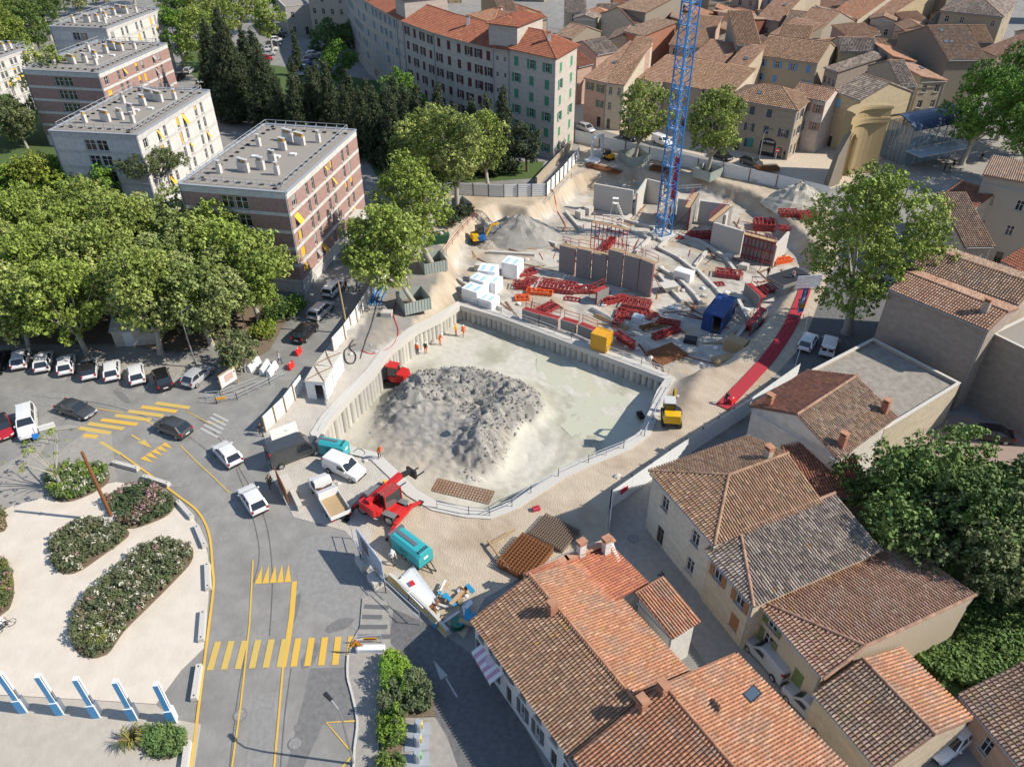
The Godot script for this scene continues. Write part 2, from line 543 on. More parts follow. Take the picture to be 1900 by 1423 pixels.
func pit():
	heaps=[]
	for g in [[-12.08,-70.54,-4.2],[-11.76,-72.39,-4.2],[-10.49,-74.19,-4.2],[-7.92,-75.03,-4.2],[-5.28,-75,-4.2],[-2.96,-74.42,-4.2],[-0.66,-72.99,-4.2],[1.27,-71.91,-4.2]]:
		heaps.append([g[0],g[1],0.95,1.75])
	for g in [[-12.71,-67.58,-4.2],[-10.31,-72.06,-4.2],[-6.5,-73.07,-4.2]]:
		heaps.append([g[0],g[1],0.9,1.7])
	for g in [[-0.34,-69.38,-4.2],[-1.58,-67.44,-4.2],[-2.77,-65.1,-4.2],[-3.31,-62.85,-4.2],[-3.56,-61.11,-4.2]]:
		heaps.append([g[0],g[1],1.15,1.6])
	for g in [[-9.46,-69.5,-4.2],[-10.2,-63.82,-4.2],[-6.78,-66.55,-4.2]]:
		heaps.append([g[0],g[1],0.35,3.0])
	for g in [[-11.31,-62.94,-4.2],[-7.63,-61.16,-4.2],[-4.69,-60.28,-4.2]]:
		heaps.append([g[0],g[1],0.4,2.6])
	for g in [[-6.24,-67.98,-4.2],[-9.84,-66.59,-4.2]]:
		heaps.append([g[0],g[1],0.6,4.4])
	for g in [[2.17,-69.35,-4.2]]:
		heaps.append([g[0],g[1],0.9,1.3])
	var b:=MB.new()
	var r:=bounds(pit_poly).grow(0.4)
	var keep: PackedVector2Array=Geometry2D.offset_polygon(pit_poly,0.35)[0]
	var lump:=noise_of(21,0.55,4)
	var soft:=noise_of(22,0.1,4)
	var ridge:=noise_of(23,0.28,4)
	var rut := func(p: Vector2) -> float:              # wheel ruts curving round the heap
		var best:=0.0
		for q in [[Vector2(-3.1,-66.5),7.2],[Vector2(-2.2,-67.45),9.0],[Vector2(-3.63,-63.74),5.6],[Vector2(1.97,-74.57),8.0],[Vector2(-6.08,-78.06),9.5]]:
			var v: Vector2=p - q[0]
			if v.x<-2.0 and q[1] != 9.5: continue
			var d: float=v.length()+0.5*soft.get_noise_2d(p.x*2,p.y*2) - q[1]
			for o in [0.0,1.5]:
				best=maxf(best,1.0 - absf(d - o)/0.3)
		return clampf(best,0.0,1.0)*clampf(1.2 - heap_h(p)*2.0,0,1)*clampf(0.6+soft.get_noise_2d(p.y*3,p.x*3)*2.0,0,1)
	var hf:=func(p):
		var h:=heap_h(p)
		var k:=clampf((h - 0.3)*(1.0 - 0.8*clampf(1.3 - p.distance_to(Vector2(-9.72,-63.82))/6.5,0,1)),0.0,1.0)
		return PIT+h+k*(1.1*(0.45 - absf(ridge.get_noise_2d(p.x,p.y))*1.6)+0.5*absf(lump.get_noise_2d(p.x*2.6,p.y*2.6)))+0.1*soft.get_noise_2d(p.x*2,p.y*2) - 0.1*rut.call(p)+0.04*lump.get_noise_2d(p.x*2,p.y*2)
	grid_sheet(b,r.position,r.end,0.3,
		func(p): return Geometry2D.is_point_in_polygon(p,keep),
		hf,
		func(p,h):
			var hp:=heap_h(p)
			var t:=soft.get_noise_2d(p.x,p.y)
			var f:=lump.get_noise_2d(p.x*2.3,p.y*2.3)
			var floor_c:=Color(0.56,0.54,0.465).lerp(Color(0.4,0.39,0.305),clampf(t*2.4+0.1,0,1))
			var ramp:=clampf(1.3 - p.distance_to(Vector2(-9.64,-64.27))/8.0+0.5*f,0,1)
			var grey:=Color(0.2,0.193,0.175).lerp(Color(0.37,0.355,0.32),clampf(0.5+f,0,1))
			var c: Color=floor_c.lerp(grey,clampf((hp - 0.55+0.4*f)*2.2,0,1))
			c=c.lerp(Color(0.5,0.435,0.35),ramp*clampf(1.9 - hp,0,1))
			c=c.lerp(Color(0.4,0.38,0.32),0.6*rut.call(p))
			return c*(1.0+0.14*f))
	structure(b,"pit_floor",M.pit,"pale chalky floor of the excavation with a grey spoil heap","ground")
	# loose lumps on the heap
	var rr:=rnd(4)
	var lumps:=[]
	var tints:=[]
	var lo:=r.position
	for i in 16000:
		var p:=lo+Vector2(rr.randf()*r.size.x,rr.randf()*r.size.y)
		var h:=heap_h(p)
		if h<0.45+rr.randf()*0.8 or not Geometry2D.is_point_in_polygon(p,keep) or p.distance_to(Vector2(-9.86,-63.37))<5.6+rr.randf()*1.5:
			continue
		var sc:=0.05+0.13*pow(rr.randf(),3.0)
		lumps.append(Transform3D(Basis.from_euler(Vector3(rr.randf()*TAU,rr.randf()*TAU,0))*Basis.from_scale(Vector3(sc,sc*(0.6+0.5*rr.randf()),sc)),Vector3(p.x,hf.call(p)+0.03,p.y)))
		var t:=0.2+0.18*rr.randf()
		tints.append(Color(t,t*0.96,t*0.88))
	var rock:=MB.new()
	rock_shape(rock,3)
	tag(many(rock.mesh(),lumps,tints,"rubble",M.stone,self),"grey crumbly lumps of earth on the spoil heap in the pit","rubble","","stuff")
	# water lying in the pit
	var w:=MB.new()
	for poly in [[-21.23,-65.32,-19.21,-67.65,-16.22,-68.4,-15.36,-66.65,-15.69,-64.61,-17.95,-63.73,-20.4,-64.12],[3.51,-81.5,9.19,-78.43,13.59,-72.81,15.06,-67.23,10.57,-62.69,6.62,-65.45,3.86,-72.4],[-17.4,-72.15,-14.1,-74.24,-13.21,-72.1,-14.92,-70.37,-16.85,-70.6]]:
		w.prism(smooth_path(pv(poly),0.8,true),PIT+0.0,PIT+0.012)
	structure(w,"water",M.water,"shallow milky green water standing on the pit floor","water")
	# the wall of bored piles and its cap beam
	var wall:=thing("pile_wall","chalky grey wall of bored piles with a concrete cap beam round the pit","retaining wall")
	var pile:=MB.new()
	pile.cyl(Vector3.ZERO,0.46,1.0,10)
	var pm:=pile.mesh()
	var cap:=MB.new()
	var k:=pit_poly.size()
	rr=rnd(8)
	for i in k:
		var a:=pit_poly[i]
		var e:=pit_poly[(i+1) % k]
		var la:=pit_level[i]
		var le:=pit_level[(i+1) % k]
		var d:=(e - a)
		var l:=d.length()
		d /= l
		var out:=Vector2(d.y,-d.x)
		if Geometry2D.is_point_in_polygon((a+e)*0.5+out*0.3,pit_poly):
			out=-out
		var cnt:=maxi(1,int(round(l/0.78)))
		for j in cnt:
			var t:=(j+0.5)/cnt
			var p:=a.lerp(e,t)+out*(0.36+0.06*rr.randf())
			var top:=lerpf(la,le,t) - 0.55
			put(pm,"pile",M.pile_mats[rr.randi() % 3],wall,Transform3D(Basis.from_scale(Vector3(0.8+0.3*rr.randf(),top - PIT+0.3,0.75+0.35*rr.randf())),Vector3(p.x,PIT - 0.3,p.y)))
		var a_prev:=pit_poly[(i+k - 1) % k]
		var e_next:=pit_poly[(i+2) % k]
		var oa:=(out+side_out(a_prev,a)).normalized()
		var oe:=(out+side_out(e,e_next)).normalized()
		var i0:=a - oa*0.25
		var i1:=e - oe*0.25
		var o0:=a+oa*0.95
		var o1:=e+oe*0.95
		cap.quad(v3(i1,le),v3(i0,la),v3(o0,la+0.06),v3(o1,le+0.06))
		cap.quad(v3(i0,la),v3(i1,le),v3(i1,le - 0.75),v3(i0,la - 0.75))
		cap.quad(v3(o1,le+0.06),v3(o0,la+0.06),v3(o0,la - 0.75),v3(o1,le - 0.75))
		cap.quad(v3(i0,la - 0.75),v3(i1,le - 0.75),v3(o1,le - 0.75),v3(o0,la - 0.75))
	part(cap,"cap_beam",M.concrete,wall)

func side_out(a: Vector2,b: Vector2) -> Vector2:
	var d:=(b - a).normalized()
	var out:=Vector2(d.y,-d.x)
	if Geometry2D.is_point_in_polygon((a+b)*0.5+out*0.3,pit_poly):
		out=-out
	return out

func rock_shape(b: MB,seed_of: int):
	var rr:=rnd(seed_of)
	var s:=SphereMesh.new()
	s.radial_segments=6; s.rings=3; s.radius=1.0; s.height=2.0
	var a:=s.get_mesh_arrays()
	var vv: PackedVector3Array=a[Mesh.ARRAY_VERTEX]
	var jit:={}
	for i in vv.size():
		var key:=vv[i].snapped(Vector3.ONE*0.01)
		if not jit.has(key):
			jit[key]=key*(0.7+0.5*rr.randf())
		vv[i]=jit[key]
	var idx: PackedInt32Array=a[Mesh.ARRAY_INDEX]
	for i in range(0,idx.size(),3):
		b.tri(vv[idx[i]],vv[idx[i+2]],vv[idx[i+1]])

func sheets():
	var plaza:=[-54.97,-48.79,-47.74,-50.54,-47.08,-51.23,-44.07,-52.48,-38.67,-54.26,-36.1,-53.71,-33.57,-52.51,-31.7,-51.42,-29.49,-49.33,-28.14,-47.47,-26.86,-45.07,-26.13,-43.22,-25.34,-40.39,-24.2,-35.68,-25.33,-33.73,-26.24,-30.97,-30.63,-31.3,-38.01,-31.8,-44.74,-32.37]
	sheet("plaza",plaza,0.06,M.sandpave,"cream stabilised-sand plaza around the flower beds","paving",0.06)
	sheet("pavement",[-44.72,-32.33,-37.99,-31.75,-30.61,-31.26,-26.22,-30.93,-24.36,-29.75,-22.43,-29.41,-21.51,-24.33,-41.26,-24.48],0.05,M.concretepave,"grey beige concrete pavement below the blue posts","pavement",0.05)
	sheet("path",[-60.2,-57.2,-50.97,-56.15,-46.61,-58.25,-45,-62.04,-45.89,-62.76,-42.43,-62.01,-39.88,-56.81,-38.73,-54.41,-44.14,-52.62,-48.06,-50.69,-55.17,-49.13],0.03,M.paving,"pale worn footpath beside the young tree","path",0.03)
	sheet("traffic_island",[-45.89,-62.5,-48.44,-62.09,-48.21,-57.07,-50.64,-55.53,-53.42,-54.8,-53.86,-55.57,-51.14,-56.47,-49.51,-59.11,-48.93,-62.53,-47.46,-63.05,-46.22,-62.86],0.1,M.paving,"kerbed traffic island with a road sign","pavement",0.1)
	sheet("parking_ground",[-72.91,-77.62,-58.94,-78.61,-47.61,-78.45,-40.15,-76.01,-33.31,-72.59,-34.25,-71.54,-37.22,-69.31,-50.39,-72.82,-71.33,-75.08],0.02,M.paving,"pale gravelly ground of the parking bays under the plane trees","pavement",0.02)
	sheet("woodland_floor",[-112.43,-89.8,-73.28,-78.21,-59.06,-78.85,-47.71,-78.68,-40.35,-76.59,-36.31,-78.29,-32.68,-72.59,-29.38,-77.01,-28.71,-87.12,-39.03,-94.56,-48.85,-101.18,-62.21,-108.55,-79.01,-108.85,-158.41,-142.58],0.012,M.soil,"bare brown soil under the grove of plane trees","soil")
	sheet("lawn",[-138.34,-109.9,-80.9,-109.26,-54.53,-110.31,-54.08,-116.3,-72.36,-132.75,-86.62,-146.79,-105.51,-174.49,-123,-196.52,-152.53,-229.91,-306.21,-255.09],0.016,M.grass,"shaded grass between the apartment blocks","lawn")
	sheet("lawn",[-52.89,-162.1,-32.96,-158.19,-23.79,-131.75,-13.75,-126.65,-8.25,-128.95,5.09,-131.16,6.35,-139.03,-4.7,-139.27,-32.28,-193.97,-62.55,-209.89,-91.4,-247.71,-86.67,-210.61],0.02,M.grass,"dark grass under the cypresses","lawn")
	sheet("footway",[-12.74,-36.06,-12.28,-37.39,-12.53,-40.16,-11.78,-40.54,-10.33,-39.71,-9.58,-35.41,-9.84,-34.46,-9.81,-31.13,-9.1,-24.24,-10.7,-24.25,-11.28,-29.48,-11.93,-31.57,-12.55,-33.12,-12.81,-34.96],0.12,M.paving,"grey footway beside the hedge with spray-paint marks","pavement",0.12)
	sheet("hedge_bed",[-9.93,-35.17,-8.95,-35.4,-7.7,-33.3,-6.06,-30.68,-5.69,-29.84,-8.04,-29.78,-7.82,-27.11,-8.04,-24.23,-8.92,-24.24,-9.81,-31.13],0.1,M.soil,"stony planting bed under the hedge","soil",0.1)
	sheet("bin_pad",[-7.96,-29.74,-5.68,-29.72,-4.73,-28.24,-3.53,-25.25,-7.73,-25.28],0.11,M.paving,"paved pad holding the buried recycling bins","pavement",0.11)
	sheet("lane",[-9.82,-39.18,-6.62,-37.59,-3.5,-35.11,0.2,-30.21,2.98,-24.14,-3.41,-24.19,-6.06,-30.68,-7.99,-34.22,-9.8,-36.13],0.008,M.asphalt_dark,"dark asphalt of the narrow one-way lane","road")
	sheet("alley",[8.46,-46.51,8.73,-50.49,15.51,-56.33,18.1,-53.25,12.79,-47.43,15.64,-41.1,18.67,-35.39,21.04,-29.62,24.22,-23.98,17.15,-24.04,15.14,-32.65,12.58,-38.96,10.01,-42.86],0.016,M.paving,"dusty grey tarmac of the alley between the tiled houses","road")
	sheet("garden_ground",[30.56,-50.25,41.11,-58.45,45.23,-62.72,51.58,-57.51,64.49,-52.73,47.45,-23.81,37.08,-30.73,29.44,-31.22,27.93,-37.78],0.02,M.grass,"overgrown grass of the walled garden","grass")
	sheet("courtyard",[41.11,-58.45,45.47,-64.55,53.39,-60.85,69.61,-52.67,64.92,-46.56,49.48,-53.64,45.03,-55.21],0.03,M.brickpave,"pinkish block paving of the courtyard","paving")
	sheet("old_town_pavement",[12.92,-162.25,25.92,-149.71,47.63,-132.31,53.84,-124.82,66.01,-129.9,88.71,-169.54,84.79,-205.48,15.95,-207.54],0.01,M.townpave,"cream stone paving of the old town street","pavement")
	sheet("square",[62.23,-129.98,74.51,-146.16,87.69,-152.06,130.02,-144.9,113,-109.21,79.91,-118.01,74.2,-124.89],0.014,M.paving,"grey paving of the shaded square","paving")
	var py:=0.001
	for q in [[[-15.49,-33.82,-12.39,-33.89,-11.92,-31.49,-11.24,-29.48,-13.66,-29.42,-14.47,-26.05,-15.57,-26.06],"darker strip of newer asphalt below the crossing",0.0],[[-19.25,-31.64,-17.71,-31.84,-16.67,-26.07,-18.32,-26.08],"pale patch of asphalt beside the zigzag",1.0],[[-15.29,-48.05,-18.95,-46.8,-18.09,-40.33,-10.73,-36.14,-10.4,-40.25],"dusty pale asphalt in front of the gate",1.0],[[-31.85,-62.77,-30.52,-64.11,-27.3,-61.83,-28.71,-58.87],"scrubbed pale asphalt near the white hatchbacks",1.0],[[-56.37,-69.76,-48.3,-68.15,-47.81,-65.73,-55.69,-67.26],"long faded patch on the upper road",1.0]]:
		py += 0.003
		sheet("road_patch",q[0],py,M.patch_dark if q[2]<0.5 else M.patch_pale,q[1],"road")
	var pr:=rnd(12)
	for i in 16:
		var c: Vector2=[Vector2(-22.74,-36.74),Vector2(-18.74,-31.2),Vector2(-33,-55.33),Vector2(-44.85,-67.13),Vector2(-26.2,-50.17),Vector2(-17.09,-38.2),Vector2(-37.32,-62.84),Vector2(-14,-31.16)][i % 8]+Vector2(pr.randfn(),pr.randfn())*2.5
		var yaw:=pr.randf()*PI
		var sz:=Vector2(0.4+pr.randf()*1.6,0.3+pr.randf()*0.5)
		var q:=[]
		for k in 10:
			var a:=TAU*k/10.0
			var v:=(Vector2(cos(a),sin(a))*sz*(0.8+0.35*pr.randf())).rotated(yaw)+c
			q.append(v.x); q.append(v.y)
		sheet("road_repair",q,0.018+0.0003*i,M.patch_dark if i % 2 else M.patch_pale,["pale worn repair in the asphalt","dark worn repair in the asphalt"][i % 2],"road")
	sheet("side_street",[33.42,-74.99,38.85,-86.09,51.22,-114.34,56.17,-118.46,50.62,-87.29,45.19,-77.13,36.79,-71.65,33.07,-71.7],0.012,M.asphalt_dark,"dark patched asphalt of the side street behind the fence","road")

func bar(b: MB,p: Array,w: float,y: float):
	ribbon(b,pv(p),w,y)

func markings():
	var y:=0.034
	var b:=MB.new()
	ribbon(b,smooth_path(pv([-39.77,-58.26,-35.72,-55.21,-32.02,-52.35,-29.74,-50.56,-28.27,-48.78,-27.1,-46.63,-25.95,-43.51,-25.25,-41.55,-24.22,-36.7,-23.46,-32.99,-22.88,-30.19,-21.94,-25.75]),1.0),0.2,0.075)
	mark("edge_line",b,M.yellow,"solid yellow line curving round the plaza edge")
	var k:=0
	for i in 11:
		b=MB.new()
		var t:=i/10.0
		var top:=Vector2(-23.26,-36.21).lerp(Vector2(-12.83,-36.6),t)
		var bot:=Vector2(-23.12,-33.71).lerp(Vector2(-12.63,-34.12),t)
		b=MB.new()
		ribbon(b,PackedVector2Array([top,bot]),0.5,y+0.004)
		mark("crossing_bar",b,M.yellow if i>5 else M.yellow_worn,"yellow bar of the pedestrian crossing beside the footway end","bars of the lower crossing")
	for p in [[-45.03,-61.35,-43.44,-61.07],[-46.1,-62.59,-42.34,-61.66],[-45.38,-63.3,-41.2,-62.35],[-44.26,-63.92,-40.04,-63.05],[-43.05,-64.64,-38.87,-63.76],[-41.94,-65.37,-37.8,-64.48],[-40.76,-66.11,-36.59,-65.21],[-39.46,-66.77,-35.4,-65.85]]:
		b=MB.new()
		ribbon(b,pv(p),0.55,y)
		mark("crossing_bar",b,M.yellow_worn if k % 3 else M.yellow,"yellow bar of the crossing in front of the parked cars","bars of the upper crossing")
		k += 1
	for i in 5:
		b=MB.new()
		var a:=Vector2(-21.87,-41.8).lerp(Vector2(-18.78,-42),i/5.0)
		var e:=Vector2(-21.87,-41.8).lerp(Vector2(-18.78,-42),(i+0.92)/5.0)
		var tip:=(Vector2(-22.02,-43.76).lerp(Vector2(-19.22,-43.97),(i+0.5)/5.0))
		b.tri(v3(a,y),v3(e,y),v3(tip,y))
		mark("give_way_tooth",b,M.yellow,"yellow triangle of the give-way line near the gate","triangles of the near give-way line")
		b=MB.new()
		a=Vector2(-37.64,-57.58).lerp(Vector2(-35.92,-60.21),i/5.0)
		e=Vector2(-37.64,-57.58).lerp(Vector2(-35.92,-60.21),(i+0.92)/5.0)
		tip=Vector2(-36.14,-56.77).lerp(Vector2(-34.67,-59.35),(i+0.4)/5.0)
		b.tri(v3(a,y),v3(tip,y),v3(e,y))
		mark("give_way_tooth",b,M.yellow,"yellow triangle of the give-way line beside the dark hatchback","triangles of the far give-way line")
	b=MB.new()
	ribbon(b,pv([-40.01,-61.37,-38.77,-60.5]),0.2,y)
	b.tri(v3(Vector2(-38.83,-60.07),y),v3(Vector2(-37.06,-59.21),y),v3(Vector2(-38.29,-60.58),y))
	mark("arrow_marking",b,M.yellow_worn,"yellow arrow painted before the give-way line")
	b=MB.new()
	ribbon(b,pv([-42.77,-60.29,-41.28,-59.26,-39.86,-58.34]),0.3,y)
	mark("dashed_line",b,M.yellow_worn,"short broken yellow line at the island tip")
	var lines:=[["centre_line",[-22.69,-44.36,-21.25,-37.98,-20.74,-35.17,-19.95,-30.71,-19.27,-26.09],0.13,"thin yellow line left of the crossing centre"],["centre_line",[-17.6,-33.89,-16.98,-29.94,-16.38,-26.07],0.15,"thin yellow line running below the crossing"],["centre_line",[-18.56,-42.05,-18.01,-38.62,-17.73,-35.86,-17.6,-33.89],0.42,"broad yellow line joining the teeth to the crossing"],["zigzag_line",[-11.3,-29.56,-13.47,-29.46,-11.17,-27.14,-11.91,-26.03],0.15,"yellow zigzag line against the kerb"],["guide_line",[-34.26,-59.6,-31.7,-57.03,-29.19,-54.68,-27.18,-52.65],0.12,"broken yellow guide line past the white hatchbacks"],["guide_line",[-39.51,-63.77,-37.68,-62.58],0.15,"short dark yellow dash before the crossing"],["guide_line",[-35.57,-65.29,-32.22,-63.04,-30.91,-63.48],0.12,"faint yellow line curving toward the site gate"],["lane_line",[-45.63,-65.89,-42.32,-65],0.12,"thin yellow line leading to the upper crossing"]]
	for l in lines:
		b=MB.new()
		ribbon(b,pv(l[1]),l[2],y - 0.004 if l[2]>0.3 else y+0.012)
		mark(l[0],b,M.yellow if l[0] != "guide_line" else M.yellow_worn,l[3])
	for i in 5:
		b=MB.new()
		ribbon(b,PackedVector2Array([Vector2(-33.03,-62.34).lerp(Vector2(-32.47,-64.78),i/4.0),Vector2(-30.74,-60.83).lerp(Vector2(-30.45,-63.47),i/4.0)]),0.3,y)
		mark("old_crossing_bar",b,M.white_worn,"scrubbed pale bar of an old crossing","bars of the scrubbed crossing")
	for p in [[-12.23,-39.36,-10.18,-39.23],[-12.25,-38.36,-10.63,-38.3],[-12.32,-37.39,-10.08,-37.37],[-12.35,-36.5,-9.75,-36.47]]:
		b=MB.new()
		ribbon(b,pv(p),0.42,0.13)
		mark("blacked_bar",b,M.grey_worn,"blacked-out bar of the old crossing by the fence","blacked-out crossing bars")
	b=MB.new()
	ribbon(b,pv([-5.15,-32.92,-4.22,-31.34]),0.14,y)
	b.tri(v3(Vector2(-6.2,-34.43),y),v3(Vector2(-5.54,-32.74),y),v3(Vector2(-5,-33.1),y))
	mark("arrow_marking",b,M.white_worn,"white arrow painted on the dark lane")
	for i in 9:
		b=MB.new()
		var p:=Vector2(-59.28,-72.94).lerp(Vector2(-37.89,-67.72),i/8.5)
		ribbon(b,PackedVector2Array([p,p+Vector2(0.35,-4.2)]),0.1,0.03)
		mark("bay_line",b,M.white_worn,"worn white line between parking bays","parking bay lines")
	for p in [[-27.47,-56.04,-25.07,-51.56,-22.92,-46.84,-22.17,-44.36,-22.02,-42.03],[-16.97,-33.83,-16.55,-29.93,-15.94,-26.06],[-35.66,-65.57,-31.57,-61.88,-26.61,-55.26,-23.01,-49.46,-20.71,-43.16,-19.33,-36.71],[-20.82,-35.17,-20.33,-31.22,-19.42,-26.09],[-53.77,-68.22,-44.57,-66.45,-35.28,-61.93,-30,-57.66]]:
		b=MB.new()
		ribbon(b,smooth_path(pv(p),1.0),0.07,0.026)
		mark("tar_seam",b,M.asphalt_dark,"dark tar seam wandering along the roadway","tar seams of the road")
	for p in [[-12.8,-34.87,-12.55,-33.12,-11.92,-31.49,-11.24,-29.48,-11.12,-27.52,-10.9,-25.66],[-12.73,-35.43,-12.42,-36.16,-11.77,-36.3]]:
		var kb:=MB.new()
		var path:=smooth_path(pv(p),0.8)
		for i in path.size() - 1:
			kb.beam(v3(path[i],0.075),v3(path[i+1],0.075),0.16,0.16)
		tag(part(kb,"kerb",M.concrete,self),"pale concrete kerb along the footway" if p.size()>8 else "short pale kerb at the end of the footway","kerb")

const PAL:={
	"old": [[0.31,0.2,0.135],[0.36,0.245,0.165],[0.25,0.17,0.12],[0.39,0.28,0.2],[0.27,0.2,0.15]],
	"pink": [[0.37,0.22,0.145],[0.41,0.25,0.17],[0.33,0.19,0.125],[0.42,0.28,0.2]],
	"orange": [[0.45,0.22,0.125],[0.48,0.245,0.14],[0.41,0.195,0.11],[0.46,0.27,0.17],[0.36,0.22,0.15]],
	"red": [[0.4,0.15,0.085],[0.44,0.17,0.095],[0.36,0.135,0.08]],
	"grey": [[0.26,0.21,0.17],[0.33,0.27,0.22],[0.2,0.165,0.14],[0.4,0.33,0.27]],
	"mixed": [[0.36,0.225,0.14],[0.4,0.25,0.155],[0.3,0.195,0.125],[0.43,0.285,0.185],[0.34,0.2,0.12]],
	"brick": [[0.3,0.13,0.08],[0.36,0.16,0.1],[0.26,0.12,0.08]],
}
var shutter_mats:={}
var frame_mesh: Mesh
var wall_mats:={}

func col(a: Array,r: RandomNumberGenerator,spread:=0.15) -> Color:
	var k:=1.0+(r.randf() - 0.5)*2*spread
	return Color(a[0]*k,a[1]*k,a[2]*k)

func coloured(c: Color,rough:=0.7) -> StandardMaterial3D:
	var key:=str(c)+str(rough)
	if not shutter_mats.has(key):
		shutter_mats[key]=plain(c,rough)
	return shutter_mats[key]

func facade(b: MB,o: Vector3,u: Vector3,w: float,h: float,holes: Array,deep:=0.18):
	var xs:=[0.0,w]
	var ys:=[0.0,h]
	for r in holes:
		xs.append(r.position.x); xs.append(r.end.x); ys.append(r.position.y); ys.append(r.end.y)
	xs.sort(); ys.sort()
	var n:=u.cross(Vector3.UP)
	for i in xs.size() - 1:
		if xs[i+1] - xs[i]<0.001: continue
		for j in ys.size() - 1:
			if ys[j+1] - ys[j]<0.001: continue
			var m:=Vector2((xs[i]+xs[i+1])/2,(ys[j]+ys[j+1])/2)
			var open:=false
			for r in holes:
				if r.has_point(m):
					open=true
					break
			if not open:
				b.quad(o+u*xs[i]+Vector3(0,ys[j],0),o+u*xs[i+1]+Vector3(0,ys[j],0),o+u*xs[i+1]+Vector3(0,ys[j+1],0),o+u*xs[i]+Vector3(0,ys[j+1],0))
	for r in holes:
		var p:=[r.position,Vector2(r.end.x,r.position.y),r.end,Vector2(r.position.x,r.end.y)]
		for k in 4:
			var a: Vector2=p[k]
			var e: Vector2=p[(k+1) % 4]
			var A:=o+u*a.x+Vector3(0,a.y,0)
			var E:=o+u*e.x+Vector3(0,e.y,0)
			b.quad(E,A,A - n*deep,E - n*deep)

func window(parent: Node3D,o: Vector3,u: Vector3,r: Rect2,frame_m: Material,deep:=0.16,called:="window"):
	var n:=u.cross(Vector3.UP)
	var p:=o+u*r.get_center().x+Vector3(0,r.get_center().y,0) - n*deep
	var bs:=Basis(u,Vector3.UP,n)*Basis.from_scale(Vector3(r.size.x+0.02,r.size.y+0.02,0.05))
	var g:=put(box_mesh,called,M.glass,parent,Transform3D(bs,p))
	put(frame_mesh,"frame",frame_m,g)
	if called=="window" and r.size.x>0.6:
		put(box_mesh,"sill",M.sill,parent,Transform3D(Basis(u,Vector3.UP,n)*Basis.from_scale(Vector3(r.size.x+0.2,0.07,0.22)),o+u*r.get_center().x+Vector3(0,r.position.y - 0.035,0)+n*0.03))

func shutters(parent: Node3D,o: Vector3,u: Vector3,r: Rect2,m: Material,open:=true):
	var n:=u.cross(Vector3.UP)
	var bs:=Basis(u,Vector3.UP,n)
	for s in [-1,1]:
		var w:=r.size.x*0.5
		var x: float=r.get_center().x+s*(w*1.52 if open else w*0.5)
		put(box_mesh,"shutter",m,parent,Transform3D(bs*Basis.from_scale(Vector3(w*0.98,r.size.y,0.06)),o+u*x+Vector3(0,r.get_center().y,0)+n*(0.045 if open else -0.02)))

func unit_frame() -> Mesh:
	var b:=MB.new()
	for s in [-1,1]:
		b.box(Vector3(s*0.46,0,0.6),Vector3(0.08,1,1))
		b.box(Vector3(0,s*0.475,0.6),Vector3(0.84,0.05,1))
	b.box(Vector3(0,0,0.5),Vector3(0.06,0.9,0.8))
	b.box(Vector3(0,0.12,0.45),Vector3(0.84,0.03,0.6))
	return b.mesh()

func tile_mesh(w: float,l: float) -> Mesh:
	var key:="%.2f,%.2f" % [w,l]
	if tile_meshes.has(key):
		return tile_meshes[key]
	var b:=MB.new()
	var k:=4
	var r0:=w*0.31
	var r1:=w*0.39
	var L:=l*1.12
	var a:=[]
	var c:=[]
	var na:=[]
	for i in k+1:
		var t:=PI*i/k
		var d:=Vector3(-cos(t),sin(t),0)
		na.append(d)
		a.append(Vector3(d.x*r0,d.y*r0*0.9 - 0.01,-L/2))
		c.append(Vector3(d.x*r1,d.y*r1*0.9+0.025,L/2))
	for i in k:
		b.tri_n(a[i],c[i],c[i+1],na[i],na[i],na[i+1])
		b.tri_n(a[i],c[i+1],a[i+1],na[i],na[i+1],na[i+1])
	for i in range(1,k):
		b.tri(c[0],c[i],c[i+1])
	tile_meshes[key]=b.mesh()
	return tile_meshes[key]

